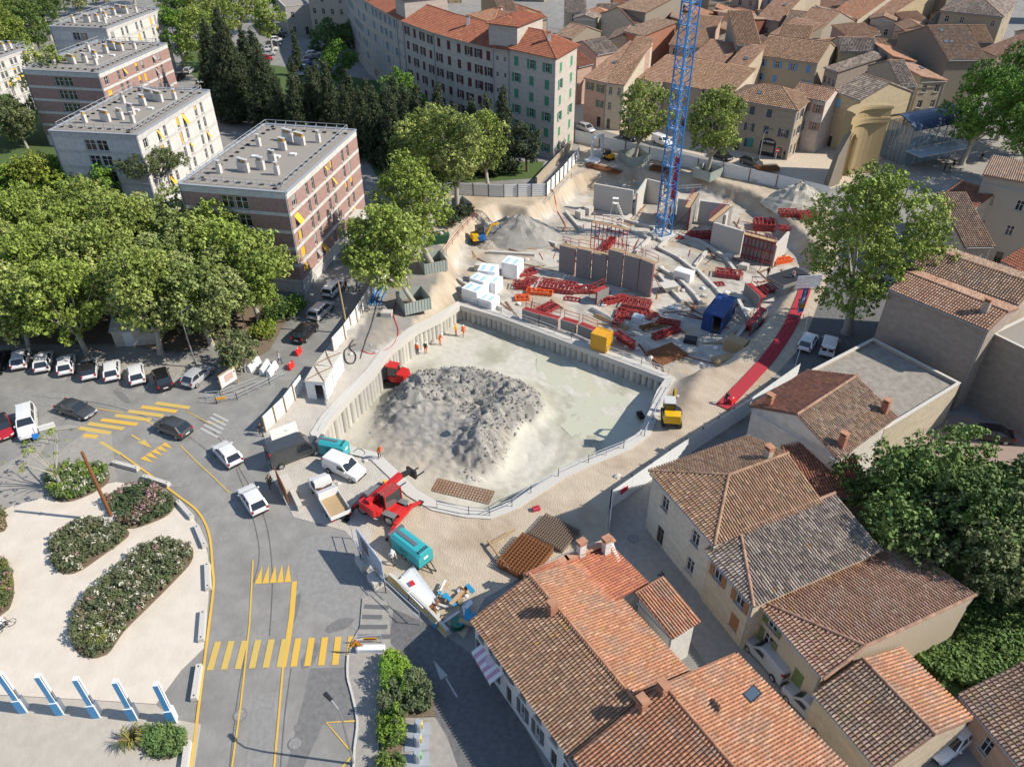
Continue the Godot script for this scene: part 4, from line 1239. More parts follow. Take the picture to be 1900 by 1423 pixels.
func town():
	frame_mesh=unit_frame()
	apartment([-32.78,-104.1,-0.208,14.81,24.03],14.3,true,"pink and white apartment block nearest the site with a gravel roof",1)
	apartment([-60.43,-125.3,-0.158,14.31,23.06],14.3,false,"white apartment block with round treetops hiding its lower floors",2)
	apartment([-81.11,-159.92,-0.193,15.89,23.13],14.3,true,"pink banded apartment block half hidden behind a tall tree",3)
	apartment([-94.62,-196.52,-0.187,14.23,22.67],14.3,false,"farthest white apartment block beside the parked cars",4)
	apartment([-110.86,-172.87,-0.198,10.19,14.21],12.0,false,"low white apartment block cut off by trees at its side",5)
	crescent()
	var W1:=[0.5,0.42,0.31]
	var W2:=[0.58,0.51,0.4]
	var W3:=[0.4,0.34,0.26]
	var P1:=[0.52,0.36,0.29]
	var built:=[]
	for o in [
		{"label": "beige terraced house with pinkish tiles next to the crescent corner","at": [22.27,-164.78,-0.746,5.29,14.71],"h": 9.0,"roof": "mz","pal": "pink","wall": P1,"pitch": 0.3,"shut": [0.08,0.16,0.08],"cols": {0: 2},"sky": [[-0.1,0.1]]},
		{"label": "terraced house with darker spotted tiles and a white party wall","at": [24.71,-164.42,-0.459,3.61,17.05],"h": 9.0,"roof": "mz","pal": "mixed","wall": W2,"pitch": 0.3,"cols": {0: 2}},
		{"label": "terraced house half covered by the potted plane tree","at": [31.51,-163.96,-0.763,5.27,9.23],"h": 8.5,"roof": "mz","pal": "pink","wall": W2,"pitch": 0.3,"cols": {0: 2}},
		{"label": "long terraced house behind the crane mast with a glass skylight","at": [37.66,-161.07,-0.682,8.64,10.16],"h": 8.5,"roof": "mz","pal": "mixed","wall": W3,"pitch": 0.25,"cols": {0: 4}},
		{"label": "terraced house between the long one and the arched corner shop","at": [43.48,-156.71,-0.664,5.43,10.12],"h": 8.6,"roof": "mz","pal": "mixed","wall": W2,"pitch": 0.25,"cols": {0: 3}},
		{"name": "corner_house","label": "grey brown corner house with a hipped roof and arched shopfront","at": [48.89,-146.42,-0.608,12.95,9.43],"h": 9.1,"roof": "hip","pal": "mixed","wall": W3,"pitch": 0.42,"cols": {0: 4,1: 4},"shut": [0.06,0.07,0.1],"skip": 0.1,"sky": [[-0.25,0.5]]},
		{"label": "narrow white and pink house behind the corner shop","at": [57.47,-147.42,-0.729,7.03,7.04],"h": 9.5,"roof": "gx","pal": "pink","wall": [0.66,0.58,0.52],"cols": {0: 3},"shut": [0.4,0.2,0.14]},
		{"label": "pale yellow house with bright blue shutters beside the ruined arch","at": [67.87,-146.78,-1.151,6.59,12.38],"h": 10.0,"roof": "gx","pal": "grey","wall": [0.58,0.47,0.3],"cols": {0: 2},"shut": [0.2,0.45,0.7],"storeys": 3},
		{"label": "long brown roofed house with two roof openings behind the blue shutters","at": [75.64,-157.43,0.035,3.18,14.78],"h": 10.0,"roof": "gx","pal": "grey","wall": W3,"cols": {0: 2}},
		{"label": "house with a patched pale red roof and roof windows","at": [83.37,-163.33,0.083,5.37,13.06],"h": 9.0,"roof": "mx","pal": "pink","wall": W1,"pitch": 0.2,"cols": {0: 2},"sky": [[0.0,0.2]]},
		{"label": "small house with a bright orange single pitch roof","at": [83.44,-175.45,-0.039,4.71,11.57],"h": 9.5,"roof": "mx","pal": "orange","wall": W3,"pitch": 0.25,"cols": {}},
		{"label": "large soot-dark stone building with a broad brown gable roof","at": [93.42,-176.04,0.038,8.21,22.42],"h": 11.0,"roof": "gx","pal": "old","wall": [0.3,0.26,0.2],"stone": true,"cols": {1: 3},"sky": [[-0.6,0.5],[-0.3,0.5],[-0.45,0.15]],"chim": [[-0.9,0.3,1.5,2.0]]},
		{"label": "cream house with greenish shutters and dark tiles","at": [77.7,-183.35,-0.138,7.95,9.56],"h": 9.5,"roof": "gx","pal": "grey","wall": [0.55,0.46,0.3],"cols": {0: 3,3: 3},"shut": [0.16,0.2,0.12]},
		{"label": "low stained house in front of the cream shuttered one","at": [78.32,-186.3,-1.080,4.49,10.74],"h": 7.5,"roof": "mz","pal": "pink","wall": [0.26,0.23,0.19],"stone": true,"cols": {},"pitch": 0.2},
		{"label": "grey rendered house filling the lane behind the pale yellow one","at": [74.21,-172.28,-1.146,3.85,12.73],"h": 8.0,"roof": "mz","pal": "grey","wall": [0.36,0.3,0.25],"cols": {0: 3},"pitch": 0.15},
		{"label": "rough stone house with a long pinkish roof by the cypress","at": [80.61,-212.16,-0.816,7.71,19.75],"h": 8.0,"roof": "gx","pal": "pink","wall": [0.45,0.4,0.32],"stone": true,"cols": {0: 1}},
		{"label": "wide hip-roofed mansion on the skyline of the old town","at": [116.49,-207.02,-0.621,13.38,20.18],"h": 13.0,"roof": "hip","pal": "grey","wall": [0.42,0.35,0.25],"cols": {0: 4,1: 3},"pitch": 0.4},
		{"label": "small ochre house with a speckled roof below the mansion","at": [109.72,-206.68,-0.741,6.34,11.63],"h": 9.0,"roof": "gx","pal": "grey","wall": [0.52,0.34,0.12],"cols": {0: 2}},
		{"label": "small stone house with a brown roof beside the ochre one","at": [110.28,-194.64,-0.066,3.79,12.11],"h": 9.0,"roof": "gx","pal": "mixed","wall": [0.4,0.34,0.25],"stone": true,"cols": {1: 1}},
		{"label": "end house of the sunlit street row with grey stone gable","at": [96.97,-175.33,-0.425,5.43,17.36],"h": 8.0,"roof": "gz","pal": "old","wall": [0.45,0.39,0.3],"stone": true,"cols": {1: 4},"shut": [0.12,0.3,0.6]},
		{"label": "sunlit row house with bright blue shutters above the plane trees","at": [119.76,-183.57,0.071,22.45,6.35],"h": 8.0,"roof": "gz","pal": "pink","wall": [0.58,0.47,0.32],"cols": {1: 6},"shut": [0.12,0.34,0.65]},
		{"label": "pale row house farther up the sunlit street","at": [140.2,-205.58,-1.039,5.27,38.7],"h": 9.0,"roof": "gz","pal": "old","wall": [0.55,0.5,0.42],"cols": {1: 5}},
		{"label": "cream house with a navy shuttered window in the upper lane","at": [18.32,-233.66,-0.038,5.36,17.12],"h": 9.0,"roof": "mz","pal": "grey","wall": W2,"pitch": 0.3,"cols": {0: 1},"shut": [0.05,0.06,0.12]},
		{"label": "house with a striped ochre and brown roof behind the crescent","at": [1.5,-228.11,0.564,8.45,13.26],"h": 9.0,"roof": "gz","pal": "brick","wall": [0.4,0.32,0.2],"cols": {}},
		{"label": "small shed-roofed house with sagging tiles behind the crescent","at": [4.87,-223.3,0.665,8.19,7.17],"h": 8.0,"roof": "gx","pal": "pink","wall": W3,"cols": {}},
		{"label": "low house with ragged tiles and a rough side wall","at": [17.32,-205.07,-0.832,5.54,10.36],"h": 8.0,"roof": "gx","pal": "old","wall": W3,"stone": true,"cols": {}},
		{"label": "house under a nearly black roof next to the red roofed annex","at": [19.37,-187.77,0.605,6.56,10.2],"h": 8.5,"roof": "gx","pal": "grey","wall": P1,"cols": {}},
		{"label": "dark red roofed annex beside the crescent corner","at": [13.28,-178.64,0.706,4.64,9.94],"h": 8.0,"roof": "mz","pal": "brick","wall": P1,"cols": {}},
		{"label": "plain rendered gable house by the sunken lane","at": [28.48,-199.85,-0.294,6.33,10.39],"h": 8.5,"roof": "gz","pal": "old","wall": [0.42,0.37,0.27],"cols": {}},
		{"label": "long house with a stepped pink roof above the lane","at": [31.83,-216.14,0.503,9.14,14.28],"h": 9.5,"roof": "gx","pal": "pink","wall": W2,"cols": {0: 2}},
		{"label": "tall bare stone building with a slate brown roof behind the crane top","at": [36.62,-216.66,-0.830,9.16,15.32],"h": 12.0,"roof": "mz","pal": "old","wall": [0.38,0.33,0.26],"stone": true,"pitch": 0.2,"cols": {}},
		{"label": "tall windowless house with terracotta orange walls","at": [33.39,-195.99,-0.922,6.33,10.5],"h": 10.5,"roof": "mz","pal": "old","wall": [0.42,0.19,0.12],"pitch": 0.15,"cols": {}},
		{"label": "house with a striped tile roof right of the terracotta wall","at": [43.57,-192.02,-0.484,8.12,12.35],"h": 9.0,"roof": "mz","pal": "mixed","wall": P1,"cols": {0: 3}},
		{"label": "pink house with a roof terrace and green door","at": [46.29,-181.18,-0.766,7.59,7.17],"h": 8.0,"roof": "mz","pal": "pink","wall": [0.5,0.36,0.33],"cols": {0: 2}},
		{"label": "little tiled house with one grey roof window","at": [50.91,-174.49,-0.703,4.15,8.95],"h": 8.0,"roof": "mz","pal": "pink","wall": W1,"cols": {0: 1},"sky": [[0.3,0.2]]},
		{"label": "wide house with a cut-out roof terrace","at": [64.22,-180.86,-0.597,13.54,14.83],"h": 9.0,"roof": "gx","pal": "mixed","wall": W1,"stone": true,"cols": {0: 4},"shut": [0.1,0.26,0.5]},
		{"label": "narrow grey tower house with a white window","at": [52.71,-184.82,-0.032,5.04,12.38],"h": 11.0,"roof": "mz","pal": "mixed","wall": [0.36,0.33,0.28],"cols": {0: 1}},
		{"label": "mauve rendered house with a mossy grey roof","at": [52.16,-191.5,0.493,6.52,10.7],"h": 8.0,"roof": "mxr","pal": "grey","wall": [0.4,0.32,0.3],"pitch": 0.2,"cols": {}},
		{"label": "house with ivy on its wall and one roof light","at": [72.53,-222.17,-0.706,6.29,15.13],"h": 8.5,"roof": "mz","pal": "pink","wall": W1,"cols": {0: 1},"sky": [[0.3,0.1]]},
		{"label": "low building with dark brick-red walls","at": [63.32,-222.47,-0.898,13.9,10.08],"h": 8.0,"roof": "mzr","pal": "old","wall": [0.22,0.08,0.055],"pitch": 0.12,"cols": {}},
		{"label": "low stone house with a flat pink roof beneath the ivy","at": [71.11,-203.53,-1.049,8.66,8.02],"h": 7.5,"roof": "mz","pal": "pink","wall": W3,"stone": true,"cols": {}},
		{"label": "dark gabled house between the ivy house and the cream one","at": [75.88,-213.82,-0.572,7.03,15.14],"h": 8.0,"roof": "gx","pal": "old","wall": W3,"cols": {}},
		{"label": "house with a bleached brown roof left of the cream shuttered one","at": [75.75,-192.05,0.373,9.22,8.94],"h": 7.5,"roof": "gx","pal": "pink","wall": W1,"cols": {0: 1}},
		{"label": "tall beige house with small blue windows on the upper street","at": [80.54,-238.63,-0.966,9.32,12.84],"h": 11.0,"roof": "gx","pal": "old","wall": [0.54,0.46,0.35],"cols": {0: 3},"shut": [0.2,0.4,0.6]},
		{"label": "pale pink house on the upper street behind the ivy wall","at": [69.11,-247.32,-0.401,8.93,15.2],"h": 10.0,"roof": "gx","pal": "pink","wall": [0.52,0.42,0.34],"cols": {0: 3}},
		{"label": "white house with a lavender side wall at the top of the lane","at": [41.12,-245.76,-0.663,6.69,15.73],"h": 9.0,"roof": "gx","pal": "pink","wall": [0.64,0.6,0.55],"cols": {0: 1,1: 3}},
		{"label": "orange roofed house beside the tall cypress","at": [96.91,-225.33,-0.972,8.32,20.21],"h": 8.5,"roof": "mz","pal": "orange","wall": W2,"cols": {}},
		{"label": "cream house with a stepped buttress by the small yard","at": [105.45,-222.87,-1.049,4.73,19.29],"h": 9.0,"roof": "mz","pal": "pink","wall": [0.58,0.47,0.3],"cols": {}},
		{"label": "tall dark stone block behind the small yard","at": [121.21,-233.45,-1.079,14.3,19.58],"h": 15.0,"roof": "flat","wall": [0.34,0.28,0.2],"stone": true,"cols": {0: 2}},
		{"label": "small house with orange tiles and white chimneys behind the crescent","at": [-3.36,-215.46,0.591,9.06,11.1],"h": 10.0,"roof": "hip","pal": "orange","wall": [0.5,0.42,0.3],"cols": {},"chim": [[0.2,0.2,1.0,2.0]]},
		{"label": "stained stone house behind the white chimneys","at": [-2.88,-227.61,0.229,5.03,22.79],"h": 11.0,"roof": "gx","pal": "old","wall": [0.36,0.29,0.18],"stone": true,"cols": {}},
		{"label": "pale house at the end of the tree-lined car park","at": [-64.5,-250.44,0.411,7.13,15.99],"h": 8.0,"roof": "flat","wall": [0.5,0.48,0.44],"cols": {0: 2},"group": "far houses"},
		{"label": "cream apartment house with balconies behind the car park","at": [-46.37,-248.19,-0.271,13.95,25.83],"h": 12.0,"roof": "flat","wall": [0.58,0.52,0.43],"cols": {0: 5},"group": "far houses"},
	]:
		o["tw"]=0.32
		o["tl"]=0.5
		house(o)
		built.append(o)
	infill(built)
	extra_town()
	near_houses()

func extra_town():
	# roofs glimpsed at the top edge, as the town goes on behind
	var r:=rnd(77)
	var k:=0
	for q in [[-38.07,-327.19],[-24.72,-344.87],[-9.38,-337.88],[8.62,-334.61],[24.97,-342.56],[40.66,-348.28],[68.85,-346.95],[82.55,-339.89],[102.58,-342.78],[141.65,-343.52],[198.87,-354.14],[192.01,-306.08],[-23.31,-292.85],[8.61,-295.43],[29.15,-315.23],[51.98,-320.93],[67.35,-306.11],[97.7,-310.12],[138.56,-313.79],[119.18,-303.93],[192.09,-317.02],[167.45,-253.23],[185.58,-384.49],[124.55,-357.77],[56.31,-383.31],[18.25,-385.27],[-10.53,-386.76],[105.33,-388.7],[165.21,-393.72],[221.12,-407.9],[236.67,-381.81]]:
		house({"label": ["ochre house far up in the old town","stone house far up in the old town","pale house far up in the old town"][k % 3],"at": [q[0],q[1],r.randf_range(-0.6,0.6),r.randf_range(9,14),r.randf_range(8,11)],"h": r.randf_range(8.0,10.5),"roof": ["gx","gz","hip"][k % 3],"pal": ["old","pink","mixed"][k % 3],"wall": [[0.5,0.38,0.22],[0.4,0.35,0.27],[0.58,0.52,0.44]][k % 3],"stone": k % 3==1,"tw": 0.36,"tl": 0.55,"group": "houses far up in the old town"})
		k += 1

func infill(list: Array):
	# small houses wedged between the larger ones
	var r:=rnd(55)
	var zone:=pv([19.08,-221.43,34.41,-258.04,62.64,-273.23,94.88,-263.71,118.68,-255,128.42,-240.16,108.14,-202.19,84.81,-190.68,69.39,-191.11,47.6,-198.93,29.06,-212.55])
	var bb:=bounds(zone)
	var got:=[]
	for o in list:
		got.append([Vector2(o.at[0],o.at[1]),minf(o.at[3],o.at[4])*0.5])
	var k:=0
	for i in 900:
		var p:=bb.position+Vector2(r.randf(),r.randf())*bb.size
		if not Geometry2D.is_point_in_polygon(p,zone): continue
		var ok:=true
		for q in got:
			if p.distance_to(q[0])<q[1]+3.4: ok=false
		if not ok: continue
		got.append([p,3.0])
		house({"label": ["little ochre house wedged between larger old town roofs","little stone house wedged between larger old town roofs","little cream house wedged between larger old town roofs","little pink house wedged between larger old town roofs"][k % 4],"at": [p.x,p.y,r.randf_range(-0.5,0.5),r.randf_range(5.5,8.5),r.randf_range(5.0,7.5)],"h": r.randf_range(6.0,9.0),"roof": ["gx","mz","gz","mx"][(k*3) % 4],"pitch": 0.28,"pal": ["old","pink","mixed","grey","orange"][k % 5],"wall": [[0.5,0.38,0.22],[0.38,0.33,0.25],[0.56,0.5,0.4],[0.5,0.36,0.29]][k % 4],"stone": k % 4==1,"cols": {0: 2},"tw": 0.32,"tl": 0.5,"group": "little houses wedged into the old town"})
		k += 1

func near_houses():
	var g:="tiled houses along the alley"
	house({"label": "large cream house with hipped roof and garage door on the alley","at": [18.44,-46.06,-1.140,8.6,10.22],"h": 6.8,"roof": "hip","rz": 0.0,"pitch": 0.34,"pal": "mixed","wall": [0.66,0.6,0.5],"cols": {0: 2,3: 2},"skip": 0.0,"storeys": 2,"tw": 0.25,"tl": 0.4,"singles": 296,"group": g,"chim": [[-0.1,-0.7,1.4]]})
	house({"label": "white gabled house with a red and a grey roof pitch","at": [29.57,-56.62,-0.910,9.09,9.41],"h": 6.2,"roof": "gz","pitch": 0.42,"pal": "old","pal2": "brick","wall": [0.64,0.6,0.55],"cols": {0: 1},"tw": 0.25,"tl": 0.4,"singles": 296,"group": g,"chim": [[0.9,0.75,0.6,1.0],[0.85,-0.8,0.6,1.0],[-0.75,0.85,0.6,1.0]]})
	house({"label": "beige house with a dark grey brown roof and small balcony","at": [21.96,-40.1,-1.140,5.29,12.03],"h": 5.6,"roof": "hip","rz": -1.0,"pitch": 0.2,"pal": "grey","wall": [0.6,0.5,0.37],"cols": {0: 2,3: 1},"shut": [0.3,0.14,0.06],"skip": 0.1,"storeys": 2,"tw": 0.25,"tl": 0.4,"singles": 296,"group": g})
	house({"label": "long stone barn with a broad sagging reddish roof","at": [26.09,-35.84,-1.159,6.71,13.67],"h": 4.6,"roof": "hip","rz": 1.0,"pitch": 0.16,"pal": "pink","wall": [0.62,0.52,0.38],"stone": true,"cols": {0: 2},"shut": [0.12,0.16,0.06],"storeys": 2,"tw": 0.25,"tl": 0.4,"singles": 296,"group": g})
	house({"label": "small gabled outbuilding with one dark and one orange pitch","at": [25.34,-28.2,-1.129,5.87,7.65],"h": 3.7,"roof": "gx","pitch": 0.32,"pal": "old","pal2": "orange","wall": [0.52,0.43,0.31],"cols": {},"tw": 0.25,"tl": 0.4,"singles": 296,"group": g})
	house({"label": "pinkish cottage with white barred windows beside the white saloon","at": [35.65,-27.65,-1.282,5.82,8.48],"h": 3.4,"roof": "gx","pitch": 0.34,"pal": "old","wall": [0.5,0.33,0.24],"cols": {0: 3,3: 2},"skip": 0.0,"storeys": 1,"tw": 0.25,"tl": 0.4,"singles": 296,"group": g})
	house({"label": "long white fronted shop house with a mottled brown roof","at": [4.75,-31.93,0.570,9.88,12.94],"h": 4.6,"roof": "gz","pitch": 0.3,"pal": "orange","pal2": "mixed","wall": [0.7,0.69,0.66],"cols": {3: 7},"skip": 0.1,"shut": [0.1,0.11,0.12],"storeys": 2,"tw": 0.24,"tl": 0.38,"singles": 298,"group": g,"chim": [[-0.1,-0.45,1.4,1.0]]})
	house({"label": "house with two fresh orange roof pitches and brick chimneys in the foreground","at": [12.4,-22.97,-1.023,11.01,13.15],"h": 5.2,"roof": "gx","pitch": 0.3,"pal": "orange","wall": [0.66,0.62,0.56],"cols": {},"tw": 0.24,"tl": 0.38,"singles": 298,"group": g,"sky": [[-0.3,-0.55]],"chim": [[-0.95,0.3,1.3,1.0],[-0.95,0.05,1.6,1.0]]})
	house({"label": "flat roofed building with a pale parapet behind the white gabled house","at": [37.61,-62.95,-0.974,10.12,12.75],"h": 5.2,"roof": "flat","wall": [0.52,0.45,0.34],"deck": M.deck,"cols": {},"group": g})
	house({"label": "tall grey rendered hall with a long tiled gable roof and a skylight dome","at": [46.73,-70.15,-0.903,10.57,6.16],"h": 10.5,"roof": "gx","pitch": 0.25,"pal": "pink","wall": [0.36,0.3,0.25],"cols": {},"tw": 0.28,"tl": 0.42,"group": "long halls behind the plane tree","chim": [[0.7,0.4,0.8]]})
	house({"label": "second long hall with parallel tiled roof behind the grey one","at": [51.72,-75.23,-0.839,11.44,7.13],"h": 10.7,"roof": "gx","pitch": 0.25,"pal": "old","wall": [0.42,0.35,0.28],"cols": {},"tw": 0.28,"tl": 0.42,"group": "long halls behind the plane tree"})
	house({"label": "grey rendered annex with a black gravel flat roof against the halls","at": [55.02,-63.95,-1.033,9.01,7.88],"h": 9.0,"roof": "flat","wall": [0.36,0.3,0.25],"cols": {},"group": g})
	house({"label": "raw concrete town house with white windows and air conditioners","at": [72.41,-102.18,-0.596,10.7,11.99],"h": 11.0,"roof": "mzr","pal": "old","pitch": 0.1,"wall": [0.48,0.44,0.37],"stone": true,"cols": {0: 3,3: 2},"group": "houses on the square"})
	house({"label": "red tiled house against the raw concrete one","at": [65.12,-101.55,-1.066,5.02,9.36],"h": 8.0,"roof": "gx","pal": "brick","wall": [0.5,0.42,0.33],"cols": {},"group": "houses on the square"})
	house({"label": "lean-to with brown tiles and an air conditioner on its wall","at": [60.77,-94.81,0.022,3.5,9.3],"h": 6.5,"roof": "mz","pal": "old","wall": [0.58,0.5,0.4],"cols": {},"group": "houses on the square"})
	house({"label": "low terracotta tiled shed behind the halls","at": [63.98,-79.04,-1.151,8.33,8.2],"h": 9.0,"roof": "mz","pal": "red","wall": [0.5,0.42,0.33],"cols": {},"group": "houses on the square"})
	house({"label": "orange lower wing attached to the shop house","at": [11.41,-35.53,-0.999,3.62,2.2],"h": 4.4,"roof": "mx","pitch": 0.22,"pal": "orange","wall": [0.68,0.66,0.62],"cols": {},"tw": 0.24,"tl": 0.38,"singles": 290,"group": g})
	house({"label": "white walled terrace house with red striped tiles beside the rust mats","at": [5.65,-38.03,0.584,7.18,4.81],"h": 4.4,"roof": "mx","pitch": 0.16,"pal": "red","wall": [0.74,0.73,0.7],"cols": {},"tw": 0.24,"tl": 0.38,"singles": 290,"group": g,"chim": [[0.3,-0.9,0.8,2.0],[0.85,-0.6,0.6,2.0]]})
	house({"label": "low tiled link building between the cream and white houses","at": [28.28,-50.46,0.195,5.93,4.95],"h": 3.6,"roof": "mz","pal": "brick","wall": [0.42,0.34,0.25],"stone": true,"cols": {},"tw": 0.25,"tl": 0.4,"group": g})

func crescent():
	var e:=pv([8.02,-140.18,-0.11,-147.64,-2.97,-149.33,-8.67,-154.94,-14.95,-162.3,-22.16,-172.86,-23.94,-176.62,-29.44,-187.59,-35.29,-200.48,-42.27,-220.48,-50.03,-252.19])
	var c0:=e[0]
	var t:=thing("crescent_building","long curved five storey apartment crescent with red tiled roof and shutters","building",Vector3(c0.x,0,c0.y))
	var h:=17.7
	var wb:=MB.new()
	var rb:=MB.new()
	rb.tint=Color(0.36,0.12,0.065)
	var p:=PackedVector2Array()
	for q in e:
		p.append(q - c0)
	var back:=PackedVector2Array()
	for i in p.size():
		var d:=(p[mini(i+1,p.size() - 1)] - p[maxi(i - 1,0)]).normalized()
		var n:=Vector2(d.y,-d.x)
		if n.y>0: n=-n
		back.append(p[i]+n*10.5)
	var side:=Vector2(12.4,-148.84) - c0
	back[0]=side
	back[1]=p[1]+side
	var roof_n:=Node3D.new()
	var slopes:=[]
	var r:=rnd(31)
	for i in p.size() - 1:
		var left:=v3(p[i+1])
		var right:=v3(p[i])
		var u:=(right - left).normalized()
		var w:=left.distance_to(right)
		var pav:=i==0
		var strip:=i==1 or i==5
		var top:=h+(0.3 if pav else 0.0)
		var holes:=[]
		var nc:=3 if pav else (2 if strip else int(round(w/3.1)))
		for f in 6:
			for k in nc:
				if f==0 and (strip or k % 2): continue
				var ww:=0.5 if strip else 1.05
				var hh:=0.8 if strip else 1.6
				holes.append(Rect2((k+0.5)*w/nc - ww/2,0.6+f*2.85+(0.7 if strip else 0.4),ww,hh))
		facade(wb,left,u,w,top,holes,0.2)
		var sc:=lin(0.06,0.24,0.14) if i<1 else (lin(0.085,0.02,0.025) if i<5 else lin(0.3,0.36,0.42))
		for q in holes:
			window(t,left,u,q,M.frame,0.17)
			if not strip:
				shutters(t,left,u,q,coloured(sc),r.randf()<0.5)
	# end wall facing the town
	var su:=(v3(side)).normalized()
	var sh:=[]
	for f in 6:
		for k in 2:
			sh.append(Rect2((k+0.5)*side.length()/2 - 0.5,0.9+f*2.85,1.0,1.6))
	facade(wb,Vector3.ZERO,su,side.length(),h+0.3,sh,0.2)
	for q in sh:
		window(t,Vector3.ZERO,su,q,M.frame,0.17)
		shutters(t,Vector3.ZERO,su,q,coloured(lin(0.06,0.24,0.14)),r.randf()<0.4)
	for i in p.size() - 1:
		wb.quad(v3(back[i]),v3(back[i+1]),v3(back[i+1],h),v3(back[i],h))
	part(wb,"wall",wall_mat([0.55,0.5,0.44]),t)
	# roofs
	var ov:=0.45
	var M0:=[]
	for i in p.size():
		M0.append((p[i]+back[i])*0.5)
	var a0:=v3(p[0]+(p[0] - p[1]).normalized()*ov,h+0.3)
	var a1:=v3(p[1],h+0.3)
	var b0:=v3(back[0]+(p[0] - p[1]).normalized()*ov,h+0.3)
	var b1:=v3(back[1],h+0.3)
	var fo:=v3((p[0] - back[0]).normalized()*ov)
	var top_p:=v3((M0[0]+M0[1])*0.5,h+3.0)
	var top_q:=v3(M0[1],h+3.0)
	slopes.append([a1+fo,a0+fo,top_p,top_q])
	slopes.append([a0+fo,b0 - fo,top_p])
	slopes.append([b0 - fo,b1 - fo,top_q,top_p])
	for i in range(1,p.size() - 1):
		var n:=v3((p[i] - back[i]).normalized()*ov)
		var n1:=v3((p[i+1] - back[i+1]).normalized()*ov)
		slopes.append([v3(p[i+1],h)+n1,v3(p[i],h)+n,v3(M0[i],h+2.6),v3(M0[i+1],h+2.6)])
		slopes.append([v3(back[i],h) - n,v3(back[i+1],h) - n1,v3(M0[i+1],h+2.6),v3(M0[i],h+2.6)])
	for q in slopes:
		slab(rb,q)
	var roof:=part(rb,"roof",M.tile,t)
	var k:=0
	for q in slopes:
		slope(roof,q,"red",0.3,0.42,900+k)
		k += 1
	var rc:=MB.new()
	for i in range(1,p.size() - 1):
		ridge_caps(rc,v3(M0[i],h+2.6),v3(M0[i+1],h+2.6),"red",r)
	ridge_caps(rc,top_p,a0+fo,"red",r); ridge_caps(rc,top_p,b0 - fo,"red",r); ridge_caps(rc,top_q,top_p,"red",r)
	part(rc,"ridge",M.tile,roof)
	var band:=MB.new()
	for i in range(1,p.size() - 1):
		band.beam(v3(p[i],2.9)+v3((p[i] - back[i]).normalized()*0.05),v3(p[i+1],2.9)+v3((p[i] - back[i]).normalized()*0.05),0.12,0.2)
		band.beam(v3(p[i],h - 0.1)+v3((p[i] - back[i]).normalized()*0.3),v3(p[i+1],h - 0.1)+v3((p[i] - back[i]).normalized()*0.3),0.5,0.16)
	part(band,"cornice",wall_mat([0.5,0.44,0.37]),t)
	var pipes:=MB.new()
	for i in [0,1,2,4,5,6]:
		var q:=v3(p[i])+v3((p[i] - back[i]).normalized()*0.1)
		pipes.tube([q,q+Vector3(0,h - 0.3,0)],[0.09],6)
	part(pipes,"downpipe",M.zinc,t)
	for i in [0,2,3,5,7]:
		var q: Vector2=(M0[i]*0.55+M0[i+1]*0.45)
		chimney(t,v3(q+(p[i] - q)*0.35,h+2.3),2.0)
	# raised attic blocks that break the long roof
	for i in [1,5]:
		var mid: Vector2=(M0[i]+M0[i+1])*0.5
		var d:=v3((p[i] - p[i+1]).normalized())
		var bs:=Basis(d,Vector3.UP,d.cross(Vector3.UP))
		var ab:=MB.new()
		ab.box(v3(mid,h+1.9),Vector3(6.0,4.2,9.5),bs)
		part(ab,"attic",wall_mat([0.55,0.5,0.44]),t)
		var ar:=MB.new()
		ar.tint=Color(0.36,0.12,0.065)
		var cs:=[]
		for s in [[-3.4,5.2],[3.4,5.2],[3.4,-5.2],[-3.4,-5.2]]:
			cs.append(v3(mid,h+4.05)+bs*Vector3(s[0],0,s[1]))
		var ra:=v3(mid,h+5.3)+bs*Vector3(0,0,2.4)
		var re:=v3(mid,h+5.3)+bs*Vector3(0,0,-2.4)
		var ss:=[[cs[0],cs[1],ra],[cs[1],cs[2],re,ra],[cs[2],cs[3],re],[cs[3],cs[0],ra,re]]
		for q in ss: slab(ar,q)
		var an:=part(ar,"attic_roof",M.tile,t)
		for q in ss:
			slope(an,q,"red",0.3,0.42,950+k)
			k += 1

var clumps:={}
var protos:={}

func clump_mesh(kind: String) -> Mesh:
	if clumps.has(kind):
		return clumps[kind]
	var b:=MB.new()
	var r:=rnd(kind.hash() % 1000)
	var n:=15
	var size:=0.26
	var spread:=0.5
	if kind=="needle": n=18; size=0.22; spread=0.42
	if kind=="small": n=14; size=0.13; spread=0.24
	for i in n:
		var d:=Vector3(r.randfn(),r.randfn(),r.randfn()).normalized()
		var p:=d*spread*pow(r.randf(),0.4)
		var nrm:=(d+Vector3(0,0.5,0)+Vector3(r.randfn(),r.randfn(),r.randfn())*0.45).normalized()
		var x:=nrm.cross(Vector3(r.randfn(),r.randfn(),r.randfn())).normalized()
		var y:=nrm.cross(x)
		var s:=size*(0.7+0.6*r.randf())
		var k:=0.78+0.44*r.randf()
		b.tint=Color(k,k,k*0.95)
		if kind=="needle":
			y=(y+Vector3(0,0.6,0)).normalized()
			b.tri(p - x*s*0.35,p+x*s*0.35,p+y*s*1.5)
			b.tri(p - x*s*0.35,p - y*s*0.4,p+x*s*0.35)
		else:
			b.tri(p - x*s*0.5,p - y*s*0.7,p+x*s*0.5)
			b.tri(p - x*s*0.5,p+x*s*0.5,p+y*s*0.8+nrm*s*0.2)
	clumps[kind]=b.mesh()
	return clumps[kind]

